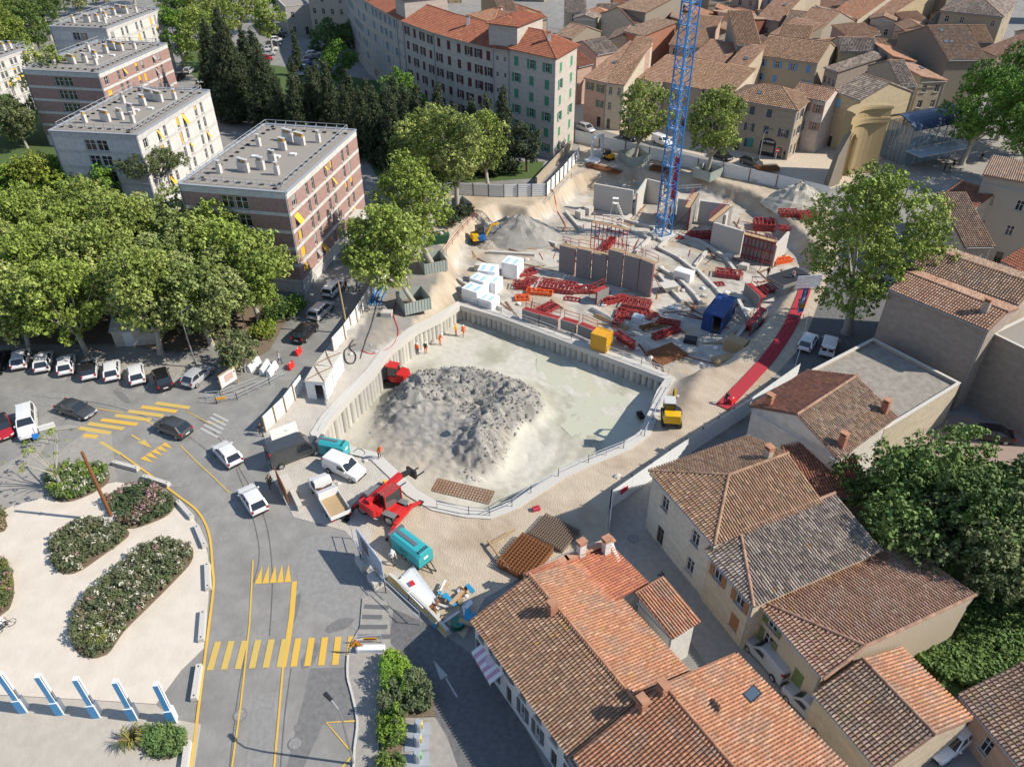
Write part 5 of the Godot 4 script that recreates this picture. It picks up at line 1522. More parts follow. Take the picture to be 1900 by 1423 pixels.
func crown_of(parent: Node3D,blobs: Array,kind: String,cols: Array,per: float,seed_of: int,sz:=1.0,called:="crown"):
	var r:=rnd(seed_of)
	var places:=[]
	var tints:=[]
	for q in blobs:
		var c: Vector3=q[0]
		var rb: Vector3=q[1]
		var k:=int(per*(rb.x*rb.y+rb.y*rb.z+rb.x*rb.z)/3.0)
		var base: Array=cols[r.randi() % cols.size()]
		for i in k:
			var d:=Vector3(r.randfn(),r.randfn()+0.15,r.randfn()).normalized()
			var p:=c+d*rb*(0.5+0.62*pow(r.randf(),0.7))
			var s:=sz*(0.5+0.95*r.randf()*r.randf())
			places.append(Transform3D(Basis.from_euler(Vector3(r.randf()*0.9 - 0.45,r.randf()*TAU,r.randf()*0.9 - 0.45))*Basis.from_scale(Vector3.ONE*s),p))
			tints.append(col(base,r,0.3))
	return many(clump_mesh(kind),places,tints,called,M.leaf,parent)

# shape: plane, round, cone, poplar, pine, sparse
func tree_proto(shape: String,seed_of: int,cols: Array,h: float,rad: float,bark: Material,tilt:=Vector3.ZERO) -> Node3D:
	var key:="%s%d%.1f%.1f%s" % [shape,seed_of,h,rad,str(cols)]
	if protos.has(key):
		return protos[key]
	var t:=Node3D.new()
	t.name=shape+"_tree"
	if shape=="round": t.name="broadleaf_tree"
	if shape=="cone": t.name="cypress_tree"
	if shape=="sparse": t.name="young_tree"
	var r:=rnd(seed_of)
	var blobs:=[]
	var wood:=MB.new()
	var tr:=0.028*h
	if shape=="cone":
		wood.tube([Vector3.ZERO,Vector3(0,h*0.9,0)],[tr*0.8,0.05],6)
		var k:=int(h*2.4)
		for i in k:
			var y:=0.07+0.93*i/k
			var rr:=rad*pow(1.0 - y,0.75)*(0.75+0.35*r.randf())+0.18
			var a:=i*2.4+r.randf()
			blobs.append([Vector3(cos(a)*rr*0.45,y*h,sin(a)*rr*0.45),Vector3(rr*0.75,h*0.06+0.35,rr*0.75)])
	else:
		var fork:=h*(0.22 if shape=="plane" else 0.28)
		if shape=="pine": fork=h*0.6
		var lean:=Vector3(r.randf() - 0.5,0,r.randf() - 0.5)*h*0.06+tilt*0.45
		var f:=Vector3(0,fork,0)+lean
		wood.tube([Vector3(0,-0.2,0),Vector3(0,fork*0.15,0),lean*0.6+Vector3(0,fork*0.6,0),f],[tr*1.5,tr*1.05,tr*0.85,tr*0.8],8)
		var n:={"plane": 26,"round": 18,"poplar": 16,"pine": 12,"sparse": 9}[shape] as int
		var cy:=h*(0.62 if shape != "pine" else 0.85)
		var ry:=h*(0.38 if shape != "pine" else 0.14)
		if shape=="poplar": cy=h*0.56; ry=h*0.44
		for i in n:
			var v:=(i+0.5)/n*1.85 - 0.85
			var a:=i*2.39996+r.randf()*0.7
			var q:=sqrt(maxf(0.0,1.0 - v*v))*(0.38+0.8*r.randf())
			var c:=Vector3(cos(a)*q*rad*0.8,cy+(v+(r.randf() - 0.5)*0.35)*ry*0.85,sin(a)*q*rad*0.8)+lean+tilt*0.55
			var rb:=rad*(0.2+0.2*r.randf())*(1.0 if shape != "plane" else 0.95)
			blobs.append([c,Vector3(rb,rb*(0.8 if shape != "poplar" else 1.3),rb)])
			if i % (2 if shape=="plane" else 3)==0 or shape=="sparse":
				var mid:=f.lerp(c,0.5)+Vector3(r.randf() - 0.5,0.6,r.randf() - 0.5)*rad*0.14
				wood.tube([f - Vector3(0,0.2,0),mid,c+Vector3(0,rb*0.5,0)],[tr*0.42,tr*0.27,tr*0.09],5)
	var w:=put(wood.mesh(),"trunk",bark,t)
	var per:=26.0
	var kind:="leaf"
	if shape=="cone": per=38.0; kind="needle"
	if shape=="pine": per=40.0; kind="needle"
	if shape=="plane": per=22.0
	if shape=="sparse": per=6.0
	crown_of(t,blobs,kind,cols,per,seed_of+50,0.95 if shape != "sparse" else 0.6)
	protos[key]=t
	return t

func tree(shape: String,seed_of: int,cols: Array,h: float,rad: float,p: Vector2,label: String,group: String,y:=0.0,bark: Material=null,tilt:=Vector3.ZERO) -> Node3D:
	var src:=tree_proto(shape,seed_of,cols,h,rad,bark if bark else M.bark,tilt)
	var o:=copy(src,v3(p,y),0.0 if tilt != Vector3.ZERO else fmod(absf(p.x*3.7+p.y*1.3),TAU))
	return tag(o,label,"tree",group)

func trees():
	var PL:=[[0.25,0.31,0.065],[0.31,0.365,0.095],[0.21,0.275,0.05],[0.34,0.38,0.115],[0.17,0.225,0.045]]
	var PG:=[[0.235,0.31,0.05],[0.3,0.37,0.08],[0.185,0.255,0.04]]
	var PL2:=[[0.24,0.29,0.085],[0.3,0.34,0.12],[0.2,0.26,0.07]]
	var DK:=[[0.045,0.07,0.028],[0.06,0.085,0.036],[0.055,0.07,0.032]]
	var BR:=[[0.11,0.22,0.025],[0.15,0.27,0.03],[0.085,0.18,0.02]]
	var MD:=[[0.1,0.17,0.035],[0.135,0.215,0.05],[0.08,0.14,0.028]]
	var YG:=[[0.2,0.27,0.025],[0.15,0.24,0.02],[0.24,0.28,0.04]]
	var OL:=[[0.12,0.15,0.055],[0.16,0.19,0.075],[0.1,0.13,0.045]]
	var k:=0
	for p in [[-58.68,-77.42],[-51.49,-76.74],[-42.45,-76.62],[-36.84,-78.29],[-32.16,-83.18],[-65.61,-82.39],[-58.3,-83.56],[-50.66,-83.45],[-43.14,-84.64],[-36.72,-86.56],[-66.34,-90.52],[-58.58,-91.12],[-50.74,-91.73],[-43.45,-93.11],[-37.31,-93.76],[-73.25,-95.89],[-65.59,-96.55],[-57.26,-96.73],[-48.96,-97.07],[-68.97,-78.75],[-75.8,-89.23]]:
		tree("plane",k % 5,[PL,PG,PL,PL2,PG][k % 5],11.5+(k*7 % 5)*0.5,5.8,Vector2(p[0],p[1]),["plane tree of the grove with its trunk behind the end parking bays","plane tree of the grove with its trunk left of the pale shed","plane tree of the grove with its trunk in front of the pale shed","plane tree of the grove with its trunk behind the silver car","plane tree of the grove nearest the bushes by the pink block"][k] if k<5 else "pale green plane tree deep inside the grove","plane trees of the grove")
		k += 1
	for q in [[Vector2(-79.35,-112.71),"round",BR,10.0,5.0],[Vector2(-73.85,-114.61),"round",YG,10.5,5.2],[Vector2(-70.45,-117.66),"round",BR,9.0,4.5],[Vector2(-62.96,-113.41),"round",BR,9.5,3.4],[Vector2(-87.4,-121.22),"round",MD,10.0,5.0]]:
		tree(q[1],4,q[2],q[3],q[4],q[0],"bright green round tree in front of the white apartment block" if q[2] != MD else "darker round tree at the edge of the lawn","round trees below the apartment blocks")
	for q in [Vector2(-55.03,-115.29),Vector2(-58.44,-117.43)]:
		tree("pine",5,OL,11.0,5.0,q,"olive green umbrella pine against the white apartment block","umbrella pines",0.0,M.bark_dark)
	for q in [[Vector2(-86.94,-154.52),17.0,4.6],[Vector2(-92.35,-157.92),16.0,4.2],[Vector2(-82.12,-152.18),13.0,3.6]]:
		tree("poplar",6,PL,q[1],q[2],q[0],"tall yellowish tree covering the pink banded block","tall trees by the pink block")
	for q in [[Vector2(-100.46,-153.24),MD],[Vector2(-94.8,-148.47),OL],[Vector2(-110.18,-170.77),MD],[Vector2(-108.74,-178.56),BR]]:
		tree("round",7,q[1],9.0,4.4,q[0],"low garden tree in the shade between the blocks","garden trees between the blocks")
	k=0
	for p in [[-131.05,-206.66],[-128.15,-211.85],[-126.53,-220.15],[-135.6,-232.49],[-141.84,-232.69],[-133.29,-238.87],[-154.59,-257.19],[-147.79,-256.95],[-142.96,-264.45],[-140.43,-274.11],[-135.12,-282.52],[-129.52,-291.4],[-158.11,-288.82],[-170.42,-291.15],[-154.27,-305.04],[-142.72,-314.97],[-159.02,-250.03],[-181.84,-291.59]]:
		tree("poplar",8+k % 2,[PL,PG,MD][k % 3],13.0+k % 3,4.8,Vector2(p[0],p[1]),"leafy tree in the wood behind the apartment blocks","trees behind the apartment blocks")
		k += 1
	for q in [[Vector2(-82.75,-205.25),BR,15.0,5.0],[Vector2(-92.99,-231.11),MD,14.0,5.0],[Vector2(-74.06,-195.15),PG,17.0,5.5],[Vector2(-72.32,-204.94),PL,18.0,6.0],[Vector2(-85.07,-227.75),PG,16.0,5.5],[Vector2(-74.44,-227.41),PL,17.0,5.5],[Vector2(-75.07,-247.15),PG,15.0,5.0],[Vector2(-88.7,-254.86),PL,14.0,5.0],[Vector2(-101.35,-262.95),BR,14.0,5.0],[Vector2(-65.35,-224.1),PG,12.0,4.5],[Vector2(-72.13,-261.89),BR,11.0,4.5],[Vector2(-86.95,-278.93),MD,13.0,5.0]]:
		tree("round",10+k % 2,q[1],q[2],q[3],q[0],"broad leafy tree beside the car park road","trees along the car park road")
		k += 1
	for q in [[Vector2(-57.38,-163.97),21.0,5.0],[Vector2(-63.05,-171.48),18.0,4.6],[Vector2(-54.53,-167.52),17.0,4.4],[Vector2(-55.6,-177.18),15.0,4.0],[Vector2(-49.18,-158.58),16.0,4.2]]:
		tree("cone",12,DK,q[1],q[2],q[0],"towering dark conifer between the blocks and the car park","towering conifers",0.0,M.bark_dark)
	k=0
	for p in [[-45.23,-153.55],[-41.47,-151.25],[-38.46,-153.4],[-34.79,-151.1],[-31.12,-147.04],[-27.23,-141.99],[-24.18,-138.32],[-20.77,-134.77],[-27.48,-150.93],[-22.87,-143.91],[-18.81,-139.57],[-16.3,-136.26],[-32.4,-158.18],[-38.88,-160.03],[-43.17,-159.11],[-12.53,-136.18],[-9.48,-134.54],[-6.55,-134.47],[-4.08,-133.38],[-1.16,-134.36],[-18.21,-143.8],[-22,-149.87]]:
		tree("cone",13+k % 2,DK,11.5+(k*5 % 4),2.9,Vector2(p[0],p[1]),"dark green cypress in the thick row behind the pink block","row of dark cypresses",0.0,M.bark_dark)
		k += 1
	tree("cone",15,DK,11.0,1.1,Vector2(-52.38,-199.35),"slim black-green cypress standing alone in the car park","",0.0,M.bark_dark)
	tree("round",16,BR,10.0,4.6,Vector2(-40.57,-187.35),"round bright tree between parked cars and crescent","")
	tree("round",16,MD,9.0,5.0,Vector2(-48.04,-214.91),"dark leafy tree at the far end of the crescent","")
	tree("round",16,MD,8.0,4.5,Vector2(-42.48,-220.43),"dense tree pressed against the far crescent facade","")
	tree("round",17,BR,12.0,5.2,Vector2(-21.4,-156.25),"round vivid green tree in front of the maroon shutters","")
	tree("round",18,DK,8.5,3.4,Vector2(3.04,-134.27),"dark evergreen tree at the foot of the crescent corner","",0.0,M.bark_dark)
	tree("plane",21,PG,13.5,6.6,Vector2(-12.89,-87.43),"leaning plane tree boxed in by a planter beside the white pallets","boxed plane trees",0.0,null,Vector3(-3.6,0,-0.6))
	tree("plane",22,PG,15.0,6.2,Vector2(-11.5,-98.56),"plane tree in the planter next to the green skip","boxed plane trees",0.0,null,Vector3(-2.0,0,-0.5))
	tree("plane",23,PL,16.0,6.2,Vector2(-8.84,-118.62),"plane tree in the planter near the white hoarding corner","boxed plane trees")
	tree("plane",24,PL,12.0,4.4,Vector2(-3.96,-127.65),"plane tree by the hoarding in front of the crescent","boxed plane trees")
	tree("plane",25,PL,14.0,5.6,Vector2(-14.21,-126.65),"plane tree rising behind the two boxed ones","boxed plane trees")
	tree("plane",26,PL,14.5,5.2,Vector2(23.32,-139.77),"thin-leaved plane tree boxed on the bank left of the crane","boxed plane trees on the bank")
	tree("plane",27,PL,15.0,5.6,Vector2(35.32,-132.56),"thin-leaved plane tree boxed on the bank right of the crane","boxed plane trees on the bank")
	tree("plane",28,PG,21.0,8.8,Vector2(41.7,-79.83),"huge old plane tree leaning over the side street","")
	for q in [[Vector2(82.74,-136.03),17.0,7.0],[Vector2(88.44,-128.2),18.0,7.5],[Vector2(95.67,-148.73),17.0,7.0],[Vector2(98.66,-139.81),17.0,7.0]]:
		tree("plane",30,BR,q[1],q[2],q[0],"large plane tree shading the paved square","plane trees of the square")
	for q in [[Vector2(36.72,-44.37),10.0,7.5,MD],[Vector2(34.11,-47.21),8.0,5.0,MD],[Vector2(42.09,-44.31),8.5,6.0,MD],[Vector2(41.64,-42.55),11.0,6.0,OL],[Vector2(36.92,-40.34),9.0,5.5,OL],[Vector2(44.74,-41.94),9.0,6.0,MD]]:
		tree("round",31,q[3],q[2]*0.0+q[1],q[2],q[0],"big dark leafy tree filling the walled garden" if q[3]==MD else "silvery leaved tree at the edge of the garden grass","trees of the walled garden",0.0,M.bark_dark)
	tree("sparse",33,YG,7.0,3.4,Vector2(-43.76,-53.57),"young tree with thin yellow spring leaves by the flower bed","")
	tree("sparse",34,OL,5.0,2.4,Vector2(-31.1,-72.56),"small grey-leaved tree by the notice board","")
	tree("round",35,OL,5.0,2.6,Vector2(-31.54,-72.57),"bushy olive-coloured tree beside the concrete blocks","")
	tree("cone",36,DK,10.0,1.6,Vector2(105.09,-255.49),"slender cypress beside the orange roof in the old town","",0.0,M.bark_dark)
	tree("cone",36,DK,14.0,2.3,Vector2(120.03,-240.45),"broad cypress in front of the tall stone block","",0.0,M.bark_dark)
	tree("round",16,MD,4.5,2.2,Vector2(57.11,-241.23),"dark bush in a walled yard behind the crane","")
	tree("round",16,BR,5.0,2.4,Vector2(102.47,-242.44),"bright bush on the rough stone house corner","")
	for q in [[Vector2(-29.15,-84.43),3.0,MD],[Vector2(-28.05,-85.75),2.6,BR],[Vector2(-30.57,-83.15),2.6,MD],[Vector2(-30.8,-80.02),2.0,YG],[Vector2(-8.58,-113.81),2.6,DK],[Vector2(-9.5,-111.83),2.4,DK],[Vector2(-7.43,-115.02),2.4,DK]]:
		shrub(q[0],q[1],1.6,q[2],"leafy bush at the foot of the pink apartment block" if q[2] != DK else "round dark bush beside the boxed plane trees","bushes by the apartment block" if q[2] != DK else "dark bushes on the site edge")
	hedges(MD,BR,DK,YG,OL)

func shrub(p: Vector2,h: float,rad: float,cols: Array,label: String,group: String,y:=0.0):
	var key:="shrub%.1f%.1f%s" % [h,rad,str(cols)]
	if not protos.has(key):
		var t:=Node3D.new()
		t.name="shrub"
		var wood:=MB.new()
		for i in 4:
			wood.tube([Vector3.ZERO,Vector3(cos(i*1.6)*rad*0.4,h*0.6,sin(i*1.6)*rad*0.4)],[0.06,0.02],4)
		put(wood.mesh(),"stem",M.bark_dark,t)
		var blobs:=[]
		var r:=rnd(int(h*100))
		for i in 6:
			var a:=i*2.4
			blobs.append([Vector3(cos(a)*rad*0.45,h*(0.4+0.25*r.randf()),sin(a)*rad*0.45),Vector3(rad*0.55,h*0.34,rad*0.55)])
		crown_of(t,blobs,"small" if h<1.6 else "leaf",cols,60.0 if h<1.6 else 26.0,int(h*70),0.8,"foliage")
		protos[key]=t
	tag(copy(protos[key],v3(p,y),fmod(absf(p.x*5.1),TAU)),label,"shrub",group)

# a bed of low shrubs: soil, then foliage spread over its outline
func bed(poly: Array,label: String,h: float,cols: Array,accents: Array,seed_of: int,group: String,dens:=9.0):
	var pp:=smooth_path(pv(poly),0.7,true)
	var c:=Vector2.ZERO
	for q in pp: c += q
	c /= pp.size()
	var t:=thing("flower_bed",label,"flower bed",v3(c),0.0,group)
	var lp:=PackedVector2Array()
	for q in pp: lp.append((q - c)*1.05)
	var sb:=MB.new()
	sb.prism(lp,0.0,0.14)
	part(sb,"soil",M.soil,t)
	var r:=rnd(seed_of)
	var bb:=bounds(lp)
	var places:=[]
	var tints:=[]
	var n:=noise_of(seed_of,0.35,3)
	var hn:=noise_of(seed_of+9,0.5,2)
	var area:=bb.get_area()
	for i in int(area*dens*3.2):
		var p:=bb.position+Vector2(r.randf(),r.randf())*bb.size
		if not Geometry2D.is_point_in_polygon(p*1.01,lp): continue
		var y:=h*(0.62+0.55*hn.get_noise_2d(p.x,p.y))*(0.5+0.55*r.randf())
		places.append(Transform3D(Basis.from_euler(Vector3(r.randf() - 0.5,r.randf()*TAU,r.randf() - 0.5))*Basis.from_scale(Vector3.ONE*(0.75+0.5*r.randf())),Vector3(p.x,y+0.12,p.y)))
		var v:=n.get_noise_2d(p.x,p.y)
		var pc: Array=cols[int(clampf((v+0.5)*cols.size(),0,cols.size() - 1))]
		if r.randf()<0.16 and v*1.6+0.25>0 and accents.size():
			pc=accents[0] if v>-0.05 or accents.size()<2 else accents[r.randi() % accents.size()]
		tints.append(col(pc,r,0.2))
	many(clump_mesh("small"),places,tints,"foliage",M.leaf,t)
	return t

func spikes(p: Vector2,label: String,rad: float,seed_of: int,cols: Array):
	var t:=thing("grass_clump",label,"plant",v3(p,0.06))
	var b:=MB.new()
	var r:=rnd(seed_of)
	for i in 120:
		var a:=r.randf()*TAU
		var l:=rad*(0.6+0.5*r.randf())
		var up:=0.5+0.9*r.randf()
		var d:=Vector3(cos(a),0,sin(a))
		var s:=d.cross(Vector3.UP)*0.035
		b.tint=col(cols[r.randi() % cols.size()],r,0.2)
		var p0:=d*0.08
		var p1:=d*l*0.55+Vector3(0,up*0.8,0)
		var p2:=d*l+Vector3(0,up*0.65,0)
		b.quad(p0 - s,p0+s,p1+s*0.8,p1 - s*0.8)
		b.tri(p1 - s*0.8,p1+s*0.8,p2)
	part(b,"blades",M.leaf,t)

func hedges(MD: Array,BR: Array,DK: Array,YG: Array,OL: Array):
	var GR:=[[0.1,0.125,0.05],[0.13,0.145,0.065],[0.085,0.11,0.045],[0.16,0.145,0.08]]
	var WH:=[0.52,0.5,0.4]
	var PK:=[0.38,0.2,0.24]
	var g:="planted beds of the sandy plaza"
	bed([-45.63,-54.86,-44.51,-56.08,-42.22,-56.37,-40.47,-56.03,-39.57,-54.27,-40.4,-52.8,-41.98,-51.74,-43.69,-52.12],"flower bed with bright green and white shrubs under the young tree",1.0,[[0.14,0.22,0.03],[0.1,0.15,0.04],[0.06,0.1,0.03]],[WH],1,g)
	bed([-38.39,-51.7,-37.11,-52.98,-35.31,-53.7,-33.57,-52.51,-32.13,-51.63,-32.13,-49.9,-33.87,-48.57,-35.23,-48.26,-36.62,-49.27],"flower bed with pink flowers at the rusty pole",1.0,[[0.06,0.095,0.035],[0.09,0.115,0.05],[0.17,0.13,0.08]],[[0.5,0.3,0.34],WH],2,g)
	bed([-41.12,-46.39,-40.51,-47.99,-38.72,-48.96,-36.6,-48.6,-34.92,-47.6,-35.07,-46.65,-36.1,-45.1,-37.61,-43.21,-39.43,-43.64],"oval flower bed of pale blossoms beside the pole foot",0.9,GR,[WH,PK],3,g)
	bed([-35.56,-38.89,-34.83,-41.59,-33.25,-45.08,-31.08,-46.29,-28.84,-45.77,-28.19,-44.12,-28.89,-42.09,-30.13,-39.37,-31.07,-37.31,-31.54,-35.36,-32.91,-35.14,-34.31,-36.11],"longest flower bed with a diagonal sweep of white and pink flowers",0.9,GR,[WH,PK],4,g)
	bed([-47.66,-44.62,-44.42,-44.28,-42.71,-42.51,-41.63,-40.28,-41.82,-38.95,-44.47,-38.98],"flower bed of yellowish shrubs at the plaza rim",0.9,[[0.16,0.17,0.04],[0.1,0.13,0.04]],[PK],5,g)
	bed([-26.43,-28.81,-25.51,-29.2,-23.94,-29.11,-23.09,-28.39,-23.11,-27.23,-24.49,-26.94,-25.68,-27.44],"low green grassy bed under the last blue post",0.6,[[0.09,0.16,0.04],[0.12,0.19,0.05]],[],6,g,12.0)
	bed([-51.75,-51.85,-48.1,-50.76,-46.97,-49.38,-46.37,-48.05,-49.43,-47.75],"dry brown bed at the corner of the plaza",0.5,[[0.2,0.16,0.09],[0.12,0.12,0.05]],[],7,g)
	spikes(Vector2(-26.8,-28.11),"spiky yellow and bronze grass clump below the last blue post",1.3,1,[[0.3,0.26,0.05],[0.16,0.2,0.04],[0.14,0.09,0.06]])
	spikes(Vector2(-32.63,-36.44),"spiky yellowish grass clump ending the longest flower bed",1.2,2,[[0.26,0.25,0.05],[0.14,0.2,0.04]])
	bed([-9.86,-34.32,-8.63,-34.41,-7.69,-33.21,-7.4,-31.54,-7.68,-31.11,-9.51,-31.55],"bright green clipped end of the hedge",1.7,[[0.16,0.28,0.02],[0.12,0.23,0.02]],[],8,"hedge beside the footway",14.0)
	bed([-9.61,-31.47,-7.62,-32.94,-6.83,-32.75,-6.02,-31.1,-6.18,-30.18,-7.93,-29.78,-9.41,-29.87],"dark dense middle of the hedge",1.8,[[0.08,0.11,0.045],[0.1,0.135,0.055]],[],9,"hedge beside the footway",14.0)
	bed([-9.56,-29.88,-8,-29.78,-7.84,-27.57,-9.26,-27.58],"mixed green lower end of the hedge",1.6,[[0.08,0.13,0.03],[0.14,0.23,0.02],[0.06,0.09,0.03]],[],10,"hedge beside the footway",14.0)
	bed([-9.25,-26.67,-7.77,-26.66,-7.51,-25.28,-9.07,-25.29],"separate yellow-green shrub mass below the hedge",1.3,[[0.14,0.2,0.03],[0.1,0.16,0.03]],[],11,"hedge beside the footway",12.0)
	var R:=rnd(66)
	var gp:=[]
	var gt:=[]
	var garden:=pv([30.5,-38.8,34.26,-40.37,41.67,-39.22,44.23,-36.13,37.31,-31.15,33.59,-31.62,30.39,-33.42])
	var bb:=bounds(garden)
	for i in 2600:
		var p:=bb.position+Vector2(R.randf(),R.randf())*bb.size
		if not Geometry2D.is_point_in_polygon(p,garden): continue
		gp.append(Transform3D(Basis.from_euler(Vector3(0,R.randf()*TAU,0))*Basis.from_scale(Vector3.ONE*(0.9+R.randf())),Vector3(p.x,0.15+0.5*R.randf(),p.y)))
		gt.append(col([[0.09,0.17,0.03],[0.13,0.21,0.04],[0.06,0.12,0.025]][R.randi() % 3],R,0.25))
	tag(many(clump_mesh("small"),gp,gt,"tall_grass",M.leaf,self),"tall unkempt grass and weeds in the walled garden","grass","","stuff")

var car_cache:={}
var wheel_tyre: Mesh
var wheel_rim: Mesh

func wheel(parent: Node3D,p: Vector3,r:=0.32,w:=0.2):
	if wheel_tyre==null:
		var b:=MB.new()
		b.tube([Vector3(0,0,-0.5),Vector3(0,0,-0.42),Vector3(0,0,0.42),Vector3(0,0,0.5)],[0.9,1.0,1.0,0.9],16)
		wheel_tyre=b.mesh()
		b=MB.new()
		b.tube([Vector3(0,0,-0.52),Vector3(0,0,0.52)],[0.62,0.62],12)
		wheel_rim=b.mesh()
	var t:=put(wheel_tyre,"wheel",M.rubber,parent,Transform3D(Basis.from_scale(Vector3(r,r,w)),p))
	put(wheel_rim,"rim",M.metal,t)

# length runs along local x, the front looks to +x
func shell(b: MB,st: Array,w: float,y0: float,flat:=0.86):
	var rings:=[]
	for s in st:                                       # [x, top, half-width factor, bottom]
		var hw: float=w/2*s[2]
		var yb: float=s[3] if s.size()>3 else y0
		var yt: float=s[1]
		var ys:=yb+(yt - yb)*0.62
		rings.append([Vector3(s[0],yb,-hw*0.9),Vector3(s[0],yb,hw*0.9),Vector3(s[0],yb+0.12,hw),Vector3(s[0],ys,hw),Vector3(s[0],yt - 0.04,hw*0.95),Vector3(s[0],yt,hw*flat),Vector3(s[0],yt+0.015,0),Vector3(s[0],yt,-hw*flat),Vector3(s[0],yt - 0.04,-hw*0.95),Vector3(s[0],ys,-hw),Vector3(s[0],yb+0.12,-hw)])
	b.loft(rings)

func car_proto(kind: String,c: Color,roof_dark:=false) -> Node3D:
	var key:=kind+str(c)+str(roof_dark)
	if car_cache.has(key):
		return car_cache[key]
	var t:=Node3D.new()
	t.name={"hatch": "parked_car","sedan": "saloon_car","suv": "parked_car","estate": "estate_car","smallvan": "small_van","van": "panel_van","pickup": "pickup_car"}[kind]
	var paint:=plain(c,0.28,0.1)
	paint.clearcoat_enabled=true
	paint.clearcoat=0.6
	paint.clearcoat_roughness=0.08
	var L:=4.05
	var W:=1.76
	var H:=1.48
	var st:=[]
	var gl := []                                       # glasshouse: bottom front, top front, top rear, bottom rear (x), belt y, roof y
	var wb:=1.28
	match kind:
		"hatch":
			st=[[2.02,0.55,0.7,0.3],[1.93,0.72,0.86],[1.55,0.83,0.97],[1.0,0.93,1.0],[-1.4,0.97,1.0],[-1.85,0.95,0.93],[-2.0,0.7,0.85,0.32]]
			gl=[1.05,0.35,-1.35,-1.9,0.93,H]
		"suv":
			H=1.62; L=4.3; W=1.82
			st=[[2.12,0.6,0.72,0.35],[2.02,0.82,0.88],[1.65,0.95,0.98],[1.05,1.05,1.0],[-1.5,1.08,1.0],[-1.98,1.05,0.94],[-2.14,0.75,0.86,0.38]]
			gl=[1.1,0.4,-1.4,-2.02,1.05,H]
		"estate":
			L=4.45
			st=[[2.2,0.55,0.7,0.3],[2.1,0.7,0.86],[1.7,0.82,0.97],[1.1,0.92,1.0],[-1.8,0.97,1.0],[-2.1,0.95,0.95],[-2.22,0.7,0.88,0.32]]
			gl=[1.15,0.45,-1.85,-2.15,0.92,1.5]; H=1.5; wb=1.35
		"sedan":
			L=4.7; W=1.82; H=1.42; wb=1.42
			st=[[2.34,0.5,0.68,0.28],[2.22,0.66,0.85],[1.7,0.8,0.97],[0.95,0.9,1.0],[-1.2,0.95,1.0],[-2.1,0.93,0.92],[-2.34,0.68,0.82,0.3]]
			gl=[1.05,0.25,-0.9,-1.75,0.9,H]
		"smallvan":
			L=4.3; W=1.82; H=1.8; wb=1.38
			st=[[2.12,0.6,0.74,0.3],[2.02,0.85,0.9],[1.6,0.98,0.98],[1.1,1.08,1.0],[0.45,1.74,0.93],[0.2,1.8,0.9],[-1.95,1.8,0.9],[-2.08,1.7,0.9],[-2.14,0.8,0.95,0.34]]
		"van":
			L=5.5; W=2.05; H=2.45; wb=1.85
			st=[[2.72,0.7,0.74,0.35],[2.6,1.0,0.9],[2.2,1.15,0.98],[1.75,1.3,1.0],[1.05,2.25,0.92],[0.7,2.42,0.89],[-2.5,2.45,0.88],[-2.68,2.35,0.88],[-2.74,1.0,0.95,0.4]]
		"pickup":
			L=5.2; W=1.86; H=1.78; wb=1.6
			st=[[2.58,0.7,0.76,0.4],[2.48,0.95,0.9],[1.7,1.08,0.98],[1.2,1.14,1.0],[-2.45,1.14,1.0],[-2.58,0.9,0.92,0.45]]
			gl=[1.25,0.6,-2.2,-2.5,1.12,H]
	var y0:=0.24 if kind != "van" else 0.34
	var b:=MB.new()
	shell(b,st,W,y0)
	put(b.mesh(),"body",paint,t)
	if gl.size():
		b=MB.new()
		var hw:=W/2*0.9
		var tw:=W/2*0.74
		var rings:=[[Vector3(gl[0],gl[4],-hw),Vector3(gl[0],gl[4],hw),Vector3(gl[0],gl[4]+0.01,hw),Vector3(gl[0],gl[4]+0.01,-hw)],[Vector3(gl[1],gl[4],-hw),Vector3(gl[1],gl[4],hw),Vector3(gl[1],gl[5] - 0.05,tw),Vector3(gl[1],gl[5] - 0.05,-tw)],[Vector3(gl[2],gl[4],-hw),Vector3(gl[2],gl[4],hw),Vector3(gl[2],gl[5] - 0.06,tw),Vector3(gl[2],gl[5] - 0.06,-tw)],[Vector3(gl[3],gl[4],-hw*0.92),Vector3(gl[3],gl[4],hw*0.92),Vector3(gl[3],gl[4]+0.01,hw*0.92),Vector3(gl[3],gl[4]+0.01,-hw*0.92)]]
		b.loft(rings)
		put(b.mesh(),"windows",M.glass,t)
		b=MB.new()
		var rt:=tw*1.03
		var xs:=[gl[1]+0.06,gl[1] - 0.15,(gl[1]+gl[2])/2,gl[2]+0.1,gl[2] - 0.1]
		var ys:=[gl[5] - 0.06,gl[5] - 0.01,gl[5]+0.02,gl[5] - 0.01,gl[5] - 0.05]
		var rr:=[]
		for i in 5:
			rr.append([Vector3(xs[i],ys[i] - 0.05,-rt),Vector3(xs[i],ys[i] - 0.05,rt),Vector3(xs[i],ys[i] - 0.01,rt*0.95),Vector3(xs[i],ys[i]+0.02,0),Vector3(xs[i],ys[i] - 0.01,-rt*0.95)])
		b.loft(rr)
		for s in [-1,1]:
			b.beam(Vector3(gl[0] - 0.02,gl[4]+0.02,s*hw),Vector3(gl[1],gl[5] - 0.05,s*tw),0.09,0.07)
			b.beam(Vector3((gl[1]+gl[2])/2,gl[4],s*hw*1.005),Vector3((gl[1]+gl[2])/2,gl[5] - 0.05,s*tw*1.01),0.03,0.1)
			b.beam(Vector3(gl[3]+0.03,gl[4],s*hw*0.95),Vector3(gl[2],gl[5] - 0.05,s*tw),0.14,0.1)
		put(b.mesh(),"roof",coloured(lin(0.02,0.02,0.022),0.3) if roof_dark else paint,t)
	else:
		b=MB.new()
		var f: Array=st[3]
		var g: Array=st[4]
		var n:=Vector3(g[1] - f[1],f[0] - g[0],0).normalized()*0.012
